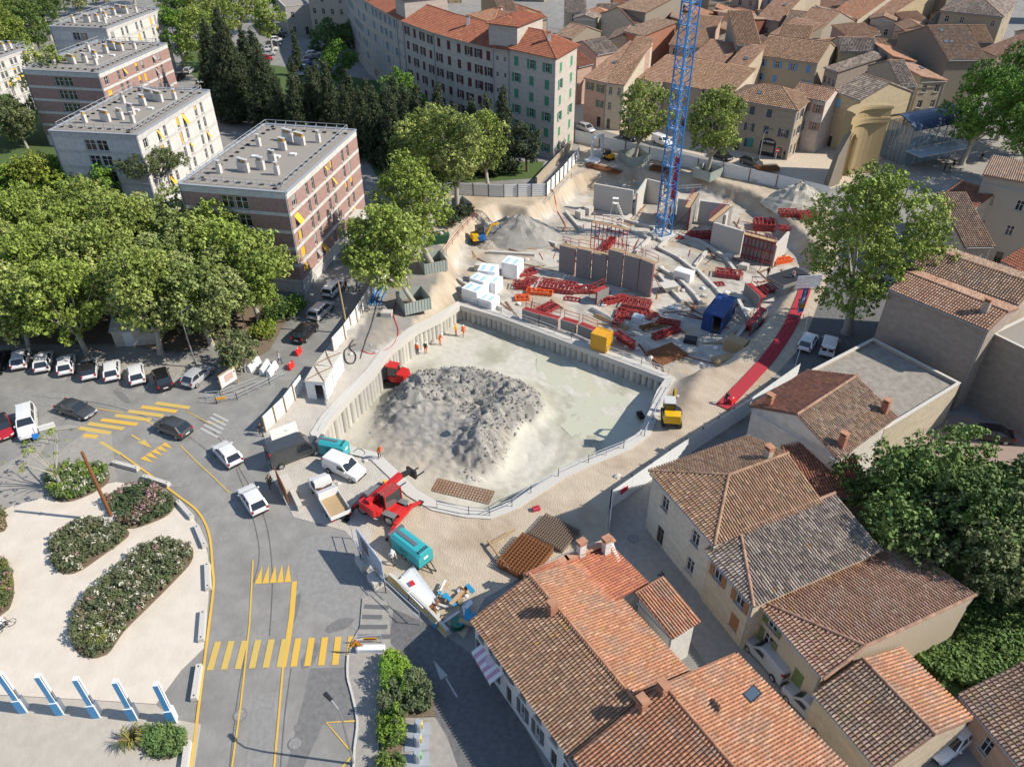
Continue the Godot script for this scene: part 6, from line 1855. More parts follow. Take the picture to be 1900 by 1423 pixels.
		var a:=Vector3(f[0] - 0.06,f[1]+0.08,0)+n
		var e:=Vector3(g[0]+0.03,g[1] - 0.04,0)+n
		b.quad(a+Vector3(0,0,W*0.43),a - Vector3(0,0,W*0.43),e - Vector3(0,0,W*0.39),e+Vector3(0,0,W*0.39))
		for s in [-1.0,1.0]:
			var x1: float=f[0] - 0.25
			var x2: float=g[0] - (0.9 if kind=="van" else 0.6)
			var p1:=Vector3(x1,f[1]+0.05,s*(W/2+0.008))
			var p2:=Vector3(x2,f[1]+0.05,s*(W/2+0.008))
			var p3:=Vector3(x2,g[1] - 0.25,s*(W/2*0.965+0.008))
			var p4:=Vector3(g[0] - 0.05,g[1] - 0.25,s*(W/2*0.965+0.008))
			if s>0: b.quad(p2,p1,p4,p3)
			else: b.quad(p1,p2,p3,p4)
		for s in [-1.0,1.0]:
			var rx: float=st[-1][0] - 0.02
			b.box(Vector3(rx+0.03,H*0.72,s*W*0.2),Vector3(0.05,H*0.2,W*0.3))
		put(b.mesh(),"windows",M.glass,t)
	var front: float=st[0][0]
	var rear: float=st[-1][0]
	for s in [-1,1]:
		wheel(t,Vector3(wb,0.32 if kind != "van" else 0.35,s*(W/2 - 0.1)),0.32 if kind != "van" else 0.35)
		wheel(t,Vector3(-wb,0.32 if kind != "van" else 0.35,s*(W/2 - 0.1)),0.32 if kind != "van" else 0.35)
		cube("headlight",Vector3(front - 0.13,st[1][1] - 0.1,s*W*0.35),Vector3(0.22,0.13,0.34),coloured(lin(0.6,0.62,0.64),0.15),t,Basis(Vector3.UP,-s*0.35))
		cube("tail_light",Vector3(rear+0.1,st[-2][1] - 0.16,s*W*0.4),Vector3(0.2,0.2,0.2),coloured(lin(0.4,0.01,0.01),0.25),t)
		cube("mirror",Vector3((gl[0] if gl.size() else float(st[3][0])) - 0.25,(gl[4] if gl.size() else float(st[3][1]))+0.06,s*(W/2+0.06)),Vector3(0.1,0.13,0.18),paint,t)
	cube("number_plate",Vector3(rear - 0.01,0.62,0),Vector3(0.03,0.11,0.5),M.white,t)
	cube("number_plate",Vector3(front+0.01,0.45,0),Vector3(0.03,0.11,0.5),M.white,t)
	cube("bumper",Vector3(front - 0.06,0.36,0),Vector3(0.18,0.18,W*0.7),M.dark,t)
	cube("bumper",Vector3(rear+0.07,0.4,0),Vector3(0.18,0.18,W*0.8),M.dark,t)
	car_cache[key]=t
	return t

func car(kind: String,c: Color,seg: Array,label: String,group:="",dark:=false,y:=0.0):
	var o:=copy(car_proto(kind,c,dark),Vector3(seg[0],y+0.0,seg[1]),seg[2])
	return tag(o,label,{"van": "van","smallvan": "van","pickup": "pickup"}.get(kind,"car"),group)

func cars():
	var WHT:=lin(0.74,0.74,0.73)
	var BLK:=lin(0.012,0.012,0.014)
	var GRY:=lin(0.055,0.06,0.065)
	var SIL:=lin(0.42,0.43,0.44)
	var RED:=lin(0.4,0.012,0.02)
	var BLU:=lin(0.03,0.07,0.2)
	var g:="cars parked in the bays under the plane trees"
	car("suv",BLK,[-60.64,-74.34,1.733,2.81],"black car at the end of the parking bays",g)
	car("hatch",WHT,[-58.27,-74.83,1.907,4.27],"white hatchback next to the black car in the bays",g)
	car("hatch",WHT,[-55.26,-74.23,1.899,4.22],"white hatchback between two white cars in the bays",g)
	car("hatch",WHT,[-52.28,-73.59,1.933,4.11],"compact white hatchback in the middle of the parking bays",g)
	car("hatch",WHT,[-49.2,-72.63,1.969,4.22],"white car with an open black tailgate in the bays",g,true)
	car("hatch",WHT,[-46.43,-72.37,1.963,4.19],"white hatchback next to the car with the black roof",g)
	car("hatch",WHT,[-43.3,-71.59,2.028,4.02],"small white car beside the black car in the bays",g)
	car("suv",BLK,[-39.96,-70.6,2.104,4.37],"black car with red rear lights in the parking bays",g)
	car("hatch",SIL,[-36.07,-71.07,1.210,3.78],"silver car parked askew by the notice board",g)
	g="cars moving on the curving road"
	car("sedan",GRY,[-47.38,-65.12,-0.409,5.56],"dark grey saloon approaching the yellow crossing",g)
	car("suv",GRY,[-35.67,-61.85,2.658,4.25],"dark grey hatchback crossing the give-way triangles",g)
	car("hatch",WHT,[-28.71,-57.66,2.296,3.92],"white hatchback following the grey one",g)
	car("hatch",WHT,[-24.44,-51.23,2.204,4.04],"white hatchback passing the site gate",g)
	car("hatch",RED,[-53.75,-62.1,-0.909,5.18],"red hatchback with a black roof in the roadside bay","",true)
	car("pickup",WHT,[-51.42,-62.76,-1.079,5.8],"white crossover with a covered rear in the roadside bay")
	g="cars along the street beside the hoarding"
	car("suv",BLK,[-25.65,-80.16,1.260,4.23],"shiny black estate driving beside the white hoarding",g)
	car("estate",SIL,[-24.7,-85.39,1.213,3.55],"silver estate car behind the black one",g)
	car("estate",WHT,[-24.1,-91.2,1.291,4.56],"white police car with blue markings near the pink block",g)
	g="vehicles at the site gate"
	car("van",GRY,[-21.88,-57.74,0.577,4.66],"charcoal panel van backed against the gate hoarding",g)
	car("smallvan",WHT,[-16.52,-55.39,-0.519,4.75],"small white van beside the teal generator",g)
	g="vehicles parked in the side street"
	car("hatch",WHT,[35.86,-77.11,1.011,3.71],"white hatchback parked in the dark side street",g)
	car("smallvan",WHT,[38.08,-76.11,1.100,4.63],"white van with red chevrons in the side street",g)
	g="vehicles squeezed into the alley"
	car("smallvan",SIL,[19.38,-34.11,2.012,3.91],"silver van parked in the alley by the stone barn",g)
	car("smallvan",SIL,[21.2,-29.98,2.052,3.55],"pale silver van behind the first one in the alley",g)
	car("sedan",WHT,[30.32,-27.7,-2.594,4.53],"white saloon beside the small outbuilding")
	car("sedan",BLK,[49.14,-59.87,2.849,3.69],"black car standing in the walled courtyard")
	g="cars in the car park by the crescent"
	var r:=rnd(3)
	var cl:=[WHT,SIL,BLU,GRY,WHT,BLK]
	var nm:=["white","silver","blue","grey","white","black"]
	for i in 7:
		var p:=Vector2(-51.84,-199.33).lerp(Vector2(-53.2,-227.96),i/6.0)
		car("hatch",cl[i % 6],[p.x,p.y,0.25,0],"%s car parked in the shaded row before the round tree" % nm[i % 6],g)
	for i in 7:
		var p:=Vector2(-64.79,-214.31).lerp(Vector2(-68.22,-245.51),i/6.0)
		car("hatch",[RED,SIL,WHT,GRY,WHT,BLK,SIL][i],[p.x,p.y,0.25,0],"%s car parked in the sunny row under the broad trees" % ["red","silver","white","grey","white","black","silver"][i],g)
	car("van",lin(0.45,0.5,0.5),[-63.07,-252.23,1.636,11.03],"pale box van at the end of the car park")
	for q in [[[-81.06,-202.72,1.531,8.04],SIL,"silver"],[[-81.64,-197.04,1.321,3.44],BLK,"black"],[[-60.78,-169.19,1.703,5.3],WHT,"white"],[[-58.37,-164.02,1.695,5.03],SIL,"silver"],[[-63.03,-173.83,1.711,4.75],WHT,"white"],[[-73.22,-189.82,0.809,1.82],WHT,"white"]]:
		car("hatch",q[1],q[0],"%s car in the lane between the apartment blocks" % q[2],"cars between the apartment blocks")
	g="cars on the old town street beyond the hoarding"
	car("estate",SIL,[15.52,-156.24,-0.974,6.12],"silver estate car by the green shopfront",g)
	car("suv",BLK,[23.78,-151.03,-0.901,4.91],"black car behind the boxed plane tree",g)
	car("smallvan",WHT,[29.69,-147.8,-0.912,4.7],"white van behind the crane mast",g)
	car("sedan",BLK,[39.6,-140.27,-0.938,3.54],"black saloon behind the right boxed plane tree",g)
	car("suv",GRY,[44.27,-136.6,-0.879,4.27],"dark estate in front of the arched shopfront",g)
	# the tipper with its load of tools
	var tr:=car_proto("pickup",WHT)
	flatbed([-17.36,-51.4,2.135,7.14])

func flatbed(seg: Array):
	var t:=thing("tipper_truck","white tipper truck with tools behind the cab and an empty timber bed","truck",Vector3(seg[0],0,seg[1]),seg[2],"vehicles at the site gate")
	var paint:=plain(lin(0.72,0.72,0.71),0.35)
	var b:=MB.new()
	b.box(Vector3(-0.3,0.62,0),Vector3(5.2,0.2,0.9))
	part(b,"chassis",M.dark,t)
	b=MB.new()
	shell(b,[[2.95,0.75,0.78,0.4],[2.85,1.1,0.92],[2.45,1.25,1.0],[2.05,1.38,1.0],[1.45,2.05,0.9],[1.2,2.12,0.88],[0.75,2.1,0.88],[0.7,1.0,0.95]],1.95,0.4)
	part(b,"cab",paint,t)
	b=MB.new()
	b.quad(Vector3(2.02,1.46,0.84),Vector3(2.02,1.46,-0.84),Vector3(1.49,2.03,-0.76),Vector3(1.49,2.03,0.76))
	for s in [-1.0,1.0]:
		b.box(Vector3(1.25,1.65,s*0.93),Vector3(0.75,0.5,0.05))
	part(b,"windows",M.glass,t)
	cube("bed_floor",Vector3(-1.75,0.86,0),Vector3(2.9,0.1,1.9),M.timber,t)
	for s in [-1,1]:
		cube("side_board",Vector3(-1.75,1.08,s*0.97),Vector3(2.95,0.4,0.05),paint,t)
		wheel(t,Vector3(2.0,0.36,s*0.85),0.36,0.24)
		wheel(t,Vector3(-1.6,0.36,s*0.8),0.36,0.36)
		cube("headlight",Vector3(2.88,0.85,s*0.7),Vector3(0.12,0.2,0.35),coloured(lin(0.6,0.62,0.64),0.15),t)
		cube("tail_light",Vector3(-3.27,0.75,s*0.8),Vector3(0.06,0.12,0.3),coloured(lin(0.4,0.01,0.01),0.25),t)
	cube("tail_board",Vector3(-3.24,1.08,0),Vector3(0.06,0.4,1.95),paint,t)
	cube("head_board",Vector3(-0.28,1.3,0),Vector3(0.06,0.85,1.9),paint,t)
	cube("tool_chest",Vector3(-0.02,1.35,0),Vector3(0.5,0.55,1.9),M.galv,t)
	b=MB.new()
	var r:=rnd(5)
	for i in 26:
		b.tint=[Color(0.4,0.03,0.03),Color(0.05,0.05,0.05),Color(0.5,0.5,0.5),Color(0.3,0.2,0.1)][r.randi() % 4]
		b.beam(Vector3(r.randf_range(0.1,0.7),1.25+r.randf()*0.35,r.randf_range(-0.85,0.85)),Vector3(r.randf_range(0.1,0.7),1.2+r.randf()*0.4,r.randf_range(-0.85,0.85)),0.07)
	part(b,"tools",M.paint,t)

func gy(p: Vector2) -> float:
	return site_h(p) if Geometry2D.is_point_in_polygon(p,site_poly) else 0.0

func letters(parent: Node3D,text: String,size: float,m: Material,at: Transform3D,called:="lettering"):
	var tm:=TextMesh.new()
	var f:=SystemFont.new()
	f.font_names=PackedStringArray(["Droid Sans"])
	f.font_weight=700
	tm.font=f
	tm.text=text
	tm.font_size=64
	tm.pixel_size=size/64.0
	tm.depth=0.02
	put(tm,called,m,parent,at)

func crane():
	var p:=Vector2(24.27,-111.95)
	var t:=thing("tower_crane","tall blue lattice mast of the tower crane","crane",v3(p,-2.2),0.5)
	var w:=0.86
	var b:=MB.new()
	for i in 4:
		var c:=Vector3(w if i in [0,1] else -w,0,w if i in [1,2] else -w)
		var e:=Vector3(w if i in [3,0] else -w,0,w if i in [0,1] else -w)
		b.beam(c,c+Vector3(0,2.8,0),0.16)
		b.beam(c+Vector3(0,0.05,0),e+Vector3(0,0.05,0),0.09)
		b.beam(c+Vector3(0,0.05,0),e+Vector3(0,1.42,0),0.085)
		b.beam(e+Vector3(0,1.42,0),c+Vector3(0,2.75,0),0.085)
	var ms:=b.mesh()
	b=MB.new()
	for s in [-0.2,0.2]:
		b.beam(Vector3(s,0,0.4),Vector3(s,2.8,0.55),0.05)
	for i in 9:
		b.beam(Vector3(-0.2,i*0.31,0.4+i*0.017),Vector3(0.2,i*0.31,0.4+i*0.017),0.035)
	b.box(Vector3(-0.3,2.75,0),Vector3(0.9,0.04,1.2))
	var ml:=b.mesh()
	for i in 20:
		var o:=put(ms,"mast_section",M.blue_steel,t,Transform3D(Basis(),Vector3(0,0.4+i*2.8,0)))
		put(ml,"ladder",M.galv,o)
	cube("footing",Vector3(0,0.2,0),Vector3(3.4,0.44,3.4),M.concrete,t)
	var sg:=cube("banner",Vector3(w+0.14,9.4,0.1),Vector3(0.04,6.6,1.15),coloured(lin(0.55,0.02,0.05)),t)
	letters(t,"I O E D",1.25,M.white,Transform3D(Basis(Vector3(0,1,0),Vector3(0,0,1),Vector3(1,0,0)),Vector3(w+0.17,9.4,0.1)))

# a shutter for casting walls: skin in front (+z), red frame, walkway and railing behind
func formwork(seg: Array,h: float,label: String,group: String,y:=-2.2,flip:=false,props:=true,bare:=false):
	var L: float=seg[3]
	var t:=thing("wall_formwork",label,"formwork",Vector3(seg[0],y,seg[1]),seg[2]+(PI if flip else 0.0),group)
	if not bare:
		cube("skin",Vector3(0,h/2,0.06),Vector3(L - 0.06,h,0.1),M.concrete_dark,t)
	var n:=maxi(2,int(L/0.6))
	for i in n+1:
		cube("rib",Vector3(-L/2+0.05+i*(L - 0.1)/n,h/2,-0.07),Vector3(0.08,h,0.16),M.red_steel,t)
	for i in 3:
		cube("waler",Vector3(0,h*(0.15+0.35*i),-0.2),Vector3(L,0.14,0.1),M.red_steel,t)
	cube("walkway",Vector3(0,h - 0.12,-0.55),Vector3(L,0.06,0.8),M.timber if h>3 else M.red_steel,t)
	for i in n/2+1:
		cube("rail_post",Vector3(-L/2+0.05+i*(L - 0.1)/(n/2),h+0.45,-0.9),Vector3(0.05,1.1,0.05),M.red_steel,t)
	for k in 2:
		cube("rail",Vector3(0,h+0.45+0.5*k,-0.9),Vector3(L,0.05,0.05),M.red_steel,t)
	if props and h>2:
		for s in [-0.3,0.3]:
			var b:=MB.new()
			b.tube([Vector3(L*s,h*0.75,-0.25),Vector3(L*s,0.05,-h*0.55)],[0.05,0.05],6)
			part(b,"prop",M.red_steel,t)

# a stack of red formwork frames lying flat
func rack(p: Vector2,yaw: float,l: float,w: float,layers: int,label: String,group: String,m: Material=null):
	var t:=thing("formwork_stack",label,"formwork",v3(p,gy(p)),yaw,group)
	var mm: Material=m if m else M.red_steel
	for k in layers:
		var y:=0.12+k*0.26
		var dx:=0.12*sin(k*2.1)
		for s in [-1,1]:
			cube("side_bar",Vector3(dx,y,s*w/2),Vector3(l,0.16,0.1),mm,t)
		var n:=int(l/0.55)
		for i in n+1:
			cube("cross_bar",Vector3(-l/2+0.06+i*(l - 0.12)/n+dx,y,0),Vector3(0.1,0.14,w - 0.1),mm,t)
		if k==layers - 1:
			var b:=MB.new()
			var r:=rnd(int(p.x*10))
			for i in 6:
				b.beam(Vector3(r.randf_range(-l,l)/2,y+0.12,r.randf_range(-w,w)/2),Vector3(r.randf_range(-l,l)/2,y+0.3,r.randf_range(-w,w)/2),0.07)
			part(b,"loose_props",mm,t)

func box_thing(called: String,label: String,cat: String,seg: Array,size: Vector3,m: Material,y:=0.0,group:="") -> Node3D:
	var t:=thing(called,label,cat,Vector3(seg[0],y,seg[1]),seg[2],group)
	cube("body",Vector3(0,size.y/2,0),size,m,t)
	return t

func container(at: Array,y: float,h: float,c: Color,called: String,label: String,open:=false):
	var t:=thing(called,label,"container",Vector3(at[0],y,at[1]),at[2])
	var L: float=at[3]
	var D: float=at[4]
	var m:=surf(Color(c.r*0.85,c.g*0.85,c.b*0.85),c,51+int(h*10),2.0,0.5,0.03)
	var b:=MB.new()
	var zig:=func(a: Vector3,e: Vector3,n: Vector3):
		var k:=int(a.distance_to(e)/0.14)
		for i in k:
			var p:=a.lerp(e,i/float(k))+n*(0.035 if i % 4 in [1,2] else 0.0)
			var q:=a.lerp(e,(i+1)/float(k))+n*(0.035 if (i+1) % 4 in [1,2] else 0.0)
			b.quad(p,q,q+Vector3(0,h - 0.3,0),p+Vector3(0,h - 0.3,0))
	var x:=L/2 - 0.04
	var z:=D/2 - 0.04
	zig.call(Vector3(-x,0.15,z),Vector3(0.0 if open else x,0.15,z),Vector3(0,0,1)); zig.call(Vector3(x,0.15,z),Vector3(x,0.15,-z),Vector3(1,0,0))
	zig.call(Vector3(x,0.15,-z),Vector3(-x,0.15,-z),Vector3(0,0,-1)); zig.call(Vector3(-x,0.15,-z),Vector3(-x,0.15,z),Vector3(-1,0,0))
	part(b,"wall",m,t)
	b=MB.new()
	for sx in [-1,1]:
		for sz in [-1,1]:
			b.box(Vector3(sx*(L/2 - 0.06),h/2,sz*(D/2 - 0.06)),Vector3(0.16,h,0.16))
		b.box(Vector3(sx*(L/2 - 0.06),h - 0.08,0),Vector3(0.14,0.16,D - 0.25)); b.box(Vector3(sx*(L/2 - 0.06),0.08,0),Vector3(0.14,0.16,D - 0.25))
		b.box(Vector3(0,h - 0.08,sx*(D/2 - 0.06)),Vector3(L - 0.25,0.16,0.14)); b.box(Vector3(0,0.08,sx*(D/2 - 0.06)),Vector3(L - 0.25,0.16,0.14))
	part(b,"frame",m,t)
	b=MB.new()
	var n:=int(maxf(L,D)/0.5)
	b.box(Vector3(0,h - 0.1,0),Vector3(L - 0.2,0.06,D - 0.2))
	for i in n:
		var q:=-0.5+(i+0.5)/n
		if L>D: b.box(Vector3(q*L*0.94,h - 0.055,0),Vector3(0.16,0.03,D - 0.3))
		else: b.box(Vector3(0,h - 0.055,q*D*0.94),Vector3(L - 0.3,0.03,0.16))
	part(b,"roof",m,t)
	if open:
		var o:=cube("open_door",Vector3(L*0.05,h/2,D/2+0.5),Vector3(0.07,h - 0.3,1.1),m,t,Basis(Vector3.UP,0.5))
	cube("floor",Vector3(0,0.1,0),Vector3(L - 0.2,0.08,D - 0.2),M.timber,t)

# corrugated steel hoarding: every panel and post is a part
func hoarding(path: PackedVector2Array,h: float,step: float,label: String,m: Material,post_m: Material,group:="",inside:=1.0,ybase:=0.0):
	var t:=thing("hoarding",label,"fence",v3(path[0],ybase),0.0,group)
	var o:=path[0]
	var b:=MB.new()
	var k:=6
	for i in k:                                        # unit panel, ridges run along it
		var y0:=i/float(k)
		var y1:=(i+0.5)/k
		var y2:=(i+1.0)/k
		b.quad(Vector3(-0.5,y0,0),Vector3(0.5,y0,0),Vector3(0.5,y1,0.035),Vector3(-0.5,y1,0.035))
		b.quad(Vector3(-0.5,y1,0.035),Vector3(0.5,y1,0.035),Vector3(0.5,y2,0),Vector3(-0.5,y2,0))
		b.quad(Vector3(0.5,y0,-0.02),Vector3(-0.5,y0,-0.02),Vector3(-0.5,y1,0.015),Vector3(0.5,y1,0.015))
		b.quad(Vector3(0.5,y1,0.015),Vector3(-0.5,y1,0.015),Vector3(-0.5,y2,-0.02),Vector3(0.5,y2,-0.02))
	b.quad(Vector3(-0.5,1,0),Vector3(0.5,1,0),Vector3(0.5,1,-0.02),Vector3(-0.5,1,-0.02))
	var pm:=b.mesh()
	for i in path.size() - 1:
		var a:=path[i] - o
		var e:=path[i+1] - o
		var n:=maxi(1,int(round(a.distance_to(e)/step)))
		var d:=(e - a).normalized()
		var u:=v3(d)
		var nn:=u.cross(Vector3.UP)*inside
		for j in n:
			var p:=a.lerp(e,(j+0.5)/n)
			put(pm,"panel",m,t,Transform3D(Basis(u*(a.distance_to(e)/n - 0.02),Vector3(0,h,0),u.cross(Vector3.UP)),v3(p,0.04)))
			var q:=a.lerp(e,j/float(n))
			cube("post",v3(q,h/2+0.06)+nn*0.1,Vector3(0.12,h+0.12,0.12),post_m,t,Basis(Vector3.UP,-atan2(d.y,d.x)))
	return t

func wall_run(path: PackedVector2Array,y: float,h: float,thick: float,label: String,group:="",m: Material=null,called:="concrete_wall"):
	var t:=thing(called,label,"wall",v3(path[0],y),0.0,group)
	for i in path.size() - 1:
		var a:=v3(path[i] - path[0],h/2)
		var e:=v3(path[i+1] - path[0],h/2)
		var b:=MB.new()
		b.beam(a,e+(e - a).normalized()*thick*0.4,thick,h)
		part(b,"segment",m if m else M.concrete,t)

func mound(p: Vector2,y: float,rad: float,h: float,c: Color,c2: Color,label: String,seed_of: int,stretch:=1.0,yaw:=0.0):
	var b:=MB.new()
	var n:=noise_of(seed_of,0.7,4)
	var k:=30
	var rings:=12
	var pt:=func(i: int,j: int) -> Vector3:
		var a:=TAU*j/k
		var q:=i/float(rings)
		var e:=1.0+0.14*n.get_noise_2d(cos(a)*2,sin(a)*2)
		var hh:=h*(1.0 - pow(q,1.5))*(1.0 - 0.25*q)*(1.0+0.3*n.get_noise_2d(cos(a)*q*4,sin(a)*q*4)) - 0.1*q
		return Vector3(cos(a)*rad*q*e*stretch,hh+0.16*n.get_noise_2d(cos(a)*q*14,sin(a)*q*14)*(1 - q),sin(a)*rad*q*e)
	for i in rings:
		for j in k:
			b.tint=c.lerp(c2,clampf(0.5+n.get_noise_2d(i*1.3,j*0.7),0,1))
			var a: Vector3=pt.call(i,j)
			var d: Vector3=pt.call(i,j+1)
			var e: Vector3=pt.call(i+1,j)
			var f: Vector3=pt.call(i+1,j+1)
			b.quad(a,d,f,e)
	var o:=part(b,"earth_mound",M.site,self)
	o.position=v3(p,y)
	o.rotation.y=yaw
	tag(o,label,"mound")

func planter(p: Vector2,yaw: float,s: float,y: float,label: String):
	var t:=thing("tree_planter",label,"planter",v3(p,y),yaw,"corrugated boxes round the plane trees")
	var h:=1.7
	for k in 4:
		var bs:=Basis(Vector3.UP,k*PI/2)
		var b:=MB.new()
		var n:=int(s/0.2)
		for i in n:
			var x0:=-s/2+i*s/n
			var x1:=x0+s/n
			var z:=s/2
			var dz:=0.05 if i % 2 else 0.0
			b.quad(bs*Vector3(x0,0,z+dz),bs*Vector3(x1,0,z+dz),bs*Vector3(x1,h,z+dz),bs*Vector3(x0,h,z+dz))
			b.quad(bs*Vector3(x1,0,z - 0.03),bs*Vector3(x0,0,z - 0.03),bs*Vector3(x0,h,z - 0.03),bs*Vector3(x1,h,z - 0.03))
			b.quad(bs*Vector3(x1,0,z),bs*Vector3(x1,0,z+0.05),bs*Vector3(x1,h,z+0.05),bs*Vector3(x1,h,z))
		part(b,"side",M.planter,t)
		cube("corner_post",bs*Vector3(s/2,h/2,s/2),Vector3(0.12,h+0.05,0.12),M.planter,t)
	cube("soil",Vector3(0,0.1,0),Vector3(s - 0.1,0.2,s - 0.1),M.soil,t)

func mat_of_bars(p: Vector2,yaw: float,l: float,w: float,step: float,layers: int,label: String,m: Material,y: float,solid:=false):
	var t:=thing("steel_mat",label,"steel mat",v3(p,y),yaw)
	for k in layers:
		var yy:=0.06+k*0.16
		var n:=int(w/step)
		for i in n+1:
			cube("bar",Vector3(0,yy,-w/2+i*w/n),Vector3(l,0.05,0.05),m,t)
		n=int(l/step)
		for i in n+1:
			cube("bar",Vector3(-l/2+i*l/n,yy+0.05,0),Vector3(0.05,0.05,w),m,t)
	if solid:
		cube("sheet",Vector3(0,0.05,0),Vector3(l,0.06,w),m,t)

func rail_fence(path: PackedVector2Array,ys: Array,h: float,m: Material,label: String,group:="",step:=2.0,called:="guard_rail"):
	var t:=thing(called,label,"railing",v3(path[0],ys[0]),0.0,group)
	for i in path.size() - 1:
		var a:=v3(path[i] - path[0],(ys[i] if i<ys.size() else ys[-1]) - ys[0])
		var e:=v3(path[i+1] - path[0],(ys[i+1] if i+1<ys.size() else ys[-1]) - ys[0])
		var n:=maxi(1,int(a.distance_to(e)/step))
		for j in n+1:
			var p:=a.lerp(e,j/float(n))
			var pb:=MB.new()
			pb.beam(p,p+Vector3(0,h,0),0.06)
			part(pb,"post",m,t)
		for k in 2:
			var b:=MB.new()
			b.beam(a+Vector3(0,h*(0.5+0.45*k),0),e+Vector3(0,h*(0.5+0.45*k),0),0.05)
			part(b,"rail",m,t)

func hose(path: Array,y: float,rad: float,m: Material,label: String):
	var pts:=smooth_path(pv(path),0.5)
	var b:=MB.new()
	var arr:=[]
	for q in pts:
		arr.append(v3(q,gy(q)+y))
	b.tube(arr,[rad],6)
	tag(part(b,"hose",m,self),label,"hose")

func track(t: Node3D,x: float,l: float,h: float,w: float):
	var b:=MB.new()
	var prof:=[]
	for i in 14:
		var a:=TAU*i/14.0
		prof.append(Vector2(cos(a)*h/2+(l/2 - h/2)*signf(cos(a)),sin(a)*h/2+h/2))
	for i in 14:
		var p: Vector2=prof[i]
		var q: Vector2=prof[(i+1) % 14]
		b.quad(Vector3(p.x,p.y,x+w/2),Vector3(p.x,p.y,x - w/2),Vector3(q.x,q.y,x - w/2),Vector3(q.x,q.y,x+w/2))
		b.tri(Vector3(0,h/2,x+w/2),Vector3(p.x,p.y,x+w/2),Vector3(q.x,q.y,x+w/2))
		b.tri(Vector3(0,h/2,x - w/2),Vector3(q.x,q.y,x - w/2),Vector3(p.x,p.y,x - w/2))
	var k:=int(l/0.16)
	for i in k:
		b.box(Vector3(-l/2+h*0.3+(l - h*0.6)*i/(k - 1),h+0.01,x),Vector3(0.06,0.05,w))
	part(b,"track",M.rubber,t)

# a compact excavator; front (the arm) looks to +x; s is its size, arm lists the joints of boom, stick and bucket
func excavator(p: Vector2,yaw: float,y: float,s: float,c: Color,c2: Color,canopy: Color,arm: Array,label: String,called:="mini_excavator"):
	var t:=thing(called,label,"excavator",v3(p,y),yaw,"excavators on the site")
	t.scale=Vector3.ONE*s
	var body:=plain(c,0.4)
	var body2:=plain(c2,0.4)
	for z in [-0.75,0.75]:
		track(t,z,2.3,0.5,0.4)
	cube("undercarriage",Vector3(0,0.4,0),Vector3(1.2,0.3,1.2),M.dark,t)
	var b:=MB.new()
	var ring:=[]
	for yy in [0.62,1.3]:
		var rr:=[]
		for i in 14:
			var a:=TAU*i/14.0
			var q:=Vector3(cos(a)*(1.0 if cos(a)>0 else 1.25),yy,sin(a)*0.95)
			q.x=maxf(q.x,-1.2)
			rr.append(q)
		ring.append(rr)
	b.loft(ring)
	part(b,"upper_body",body,t)
	b=MB.new()
	b.loft([[Vector3(-1.25,0.7,-0.8),Vector3(-1.25,0.7,0.8),Vector3(-1.2,1.55,0.7),Vector3(-1.2,1.55,-0.7)],[Vector3(-0.35,0.7,-0.9),Vector3(-0.35,0.7,0.9),Vector3(-0.35,1.6,0.8),Vector3(-0.35,1.6,-0.8)]])
	part(b,"engine_cover",body2,t)
	b=MB.new()
	b.box(Vector3(0.15,1.85,-0.35),Vector3(1.0,1.1,0.95))
	var cab:=part(b,"cab",M.glass,t)
	b=MB.new()
	for sx in [-0.36,0.66]:
		for sz in [-0.83,0.13]:
			b.beam(Vector3(sx,1.25,sz),Vector3(sx,2.45,sz),0.08)
	part(b,"cab_frame",M.dark,cab)
	cube("cab_roof",Vector3(0.15,2.45,-0.35),Vector3(1.2,0.1,1.1),plain(canopy,0.4),t)
	for i in arm.size() - 1:
		b=MB.new()
		b.beam(Vector3(arm[i][0],arm[i][1],0.25),Vector3(arm[i+1][0],arm[i+1][1],0.25),0.2,0.26 - 0.04*i)
		part(b,["boom","boom","dipper_arm"][mini(i,2)],body2 if i<2 else body,t)
	b=MB.new()
	b.tube([Vector3(0.85,1.0,0.25),Vector3((arm[0][0]+arm[1][0])/2+0.25,(arm[0][1]+arm[1][1])/2 - 0.1,0.25)],[0.06],6)
	b.tube([Vector3(arm[1][0],arm[1][1]+0.2,0.25),Vector3((arm[1][0]+arm[-1][0])/2,(arm[1][1]+arm[-1][1])/2+0.35,0.25)],[0.05],6)
	part(b,"ram",M.metal,t)
	var e:=Vector3(arm[-1][0],arm[-1][1],0.25)
	b=MB.new()
	b.loft([[e+Vector3(-0.05,0.1,-0.3),e+Vector3(-0.05,0.1,0.3),e+Vector3(0.2,0.0,0.3),e+Vector3(0.2,0.0,-0.3)],[e+Vector3(-0.45,-0.35,-0.3),e+Vector3(-0.45,-0.35,0.3),e+Vector3(-0.05,-0.5,0.3),e+Vector3(-0.05,-0.5,-0.3)]])
	part(b,"bucket",M.dark,t)
	b=MB.new()
	b.box(Vector3(1.4,0.3,0),Vector3(0.08,0.4,1.9)); b.box(Vector3(1.1,0.3,0.5),Vector3(0.6,0.1,0.1)); b.box(Vector3(1.1,0.3,-0.5),Vector3(0.6,0.1,0.1))
	part(b,"dozer_blade",body,t)

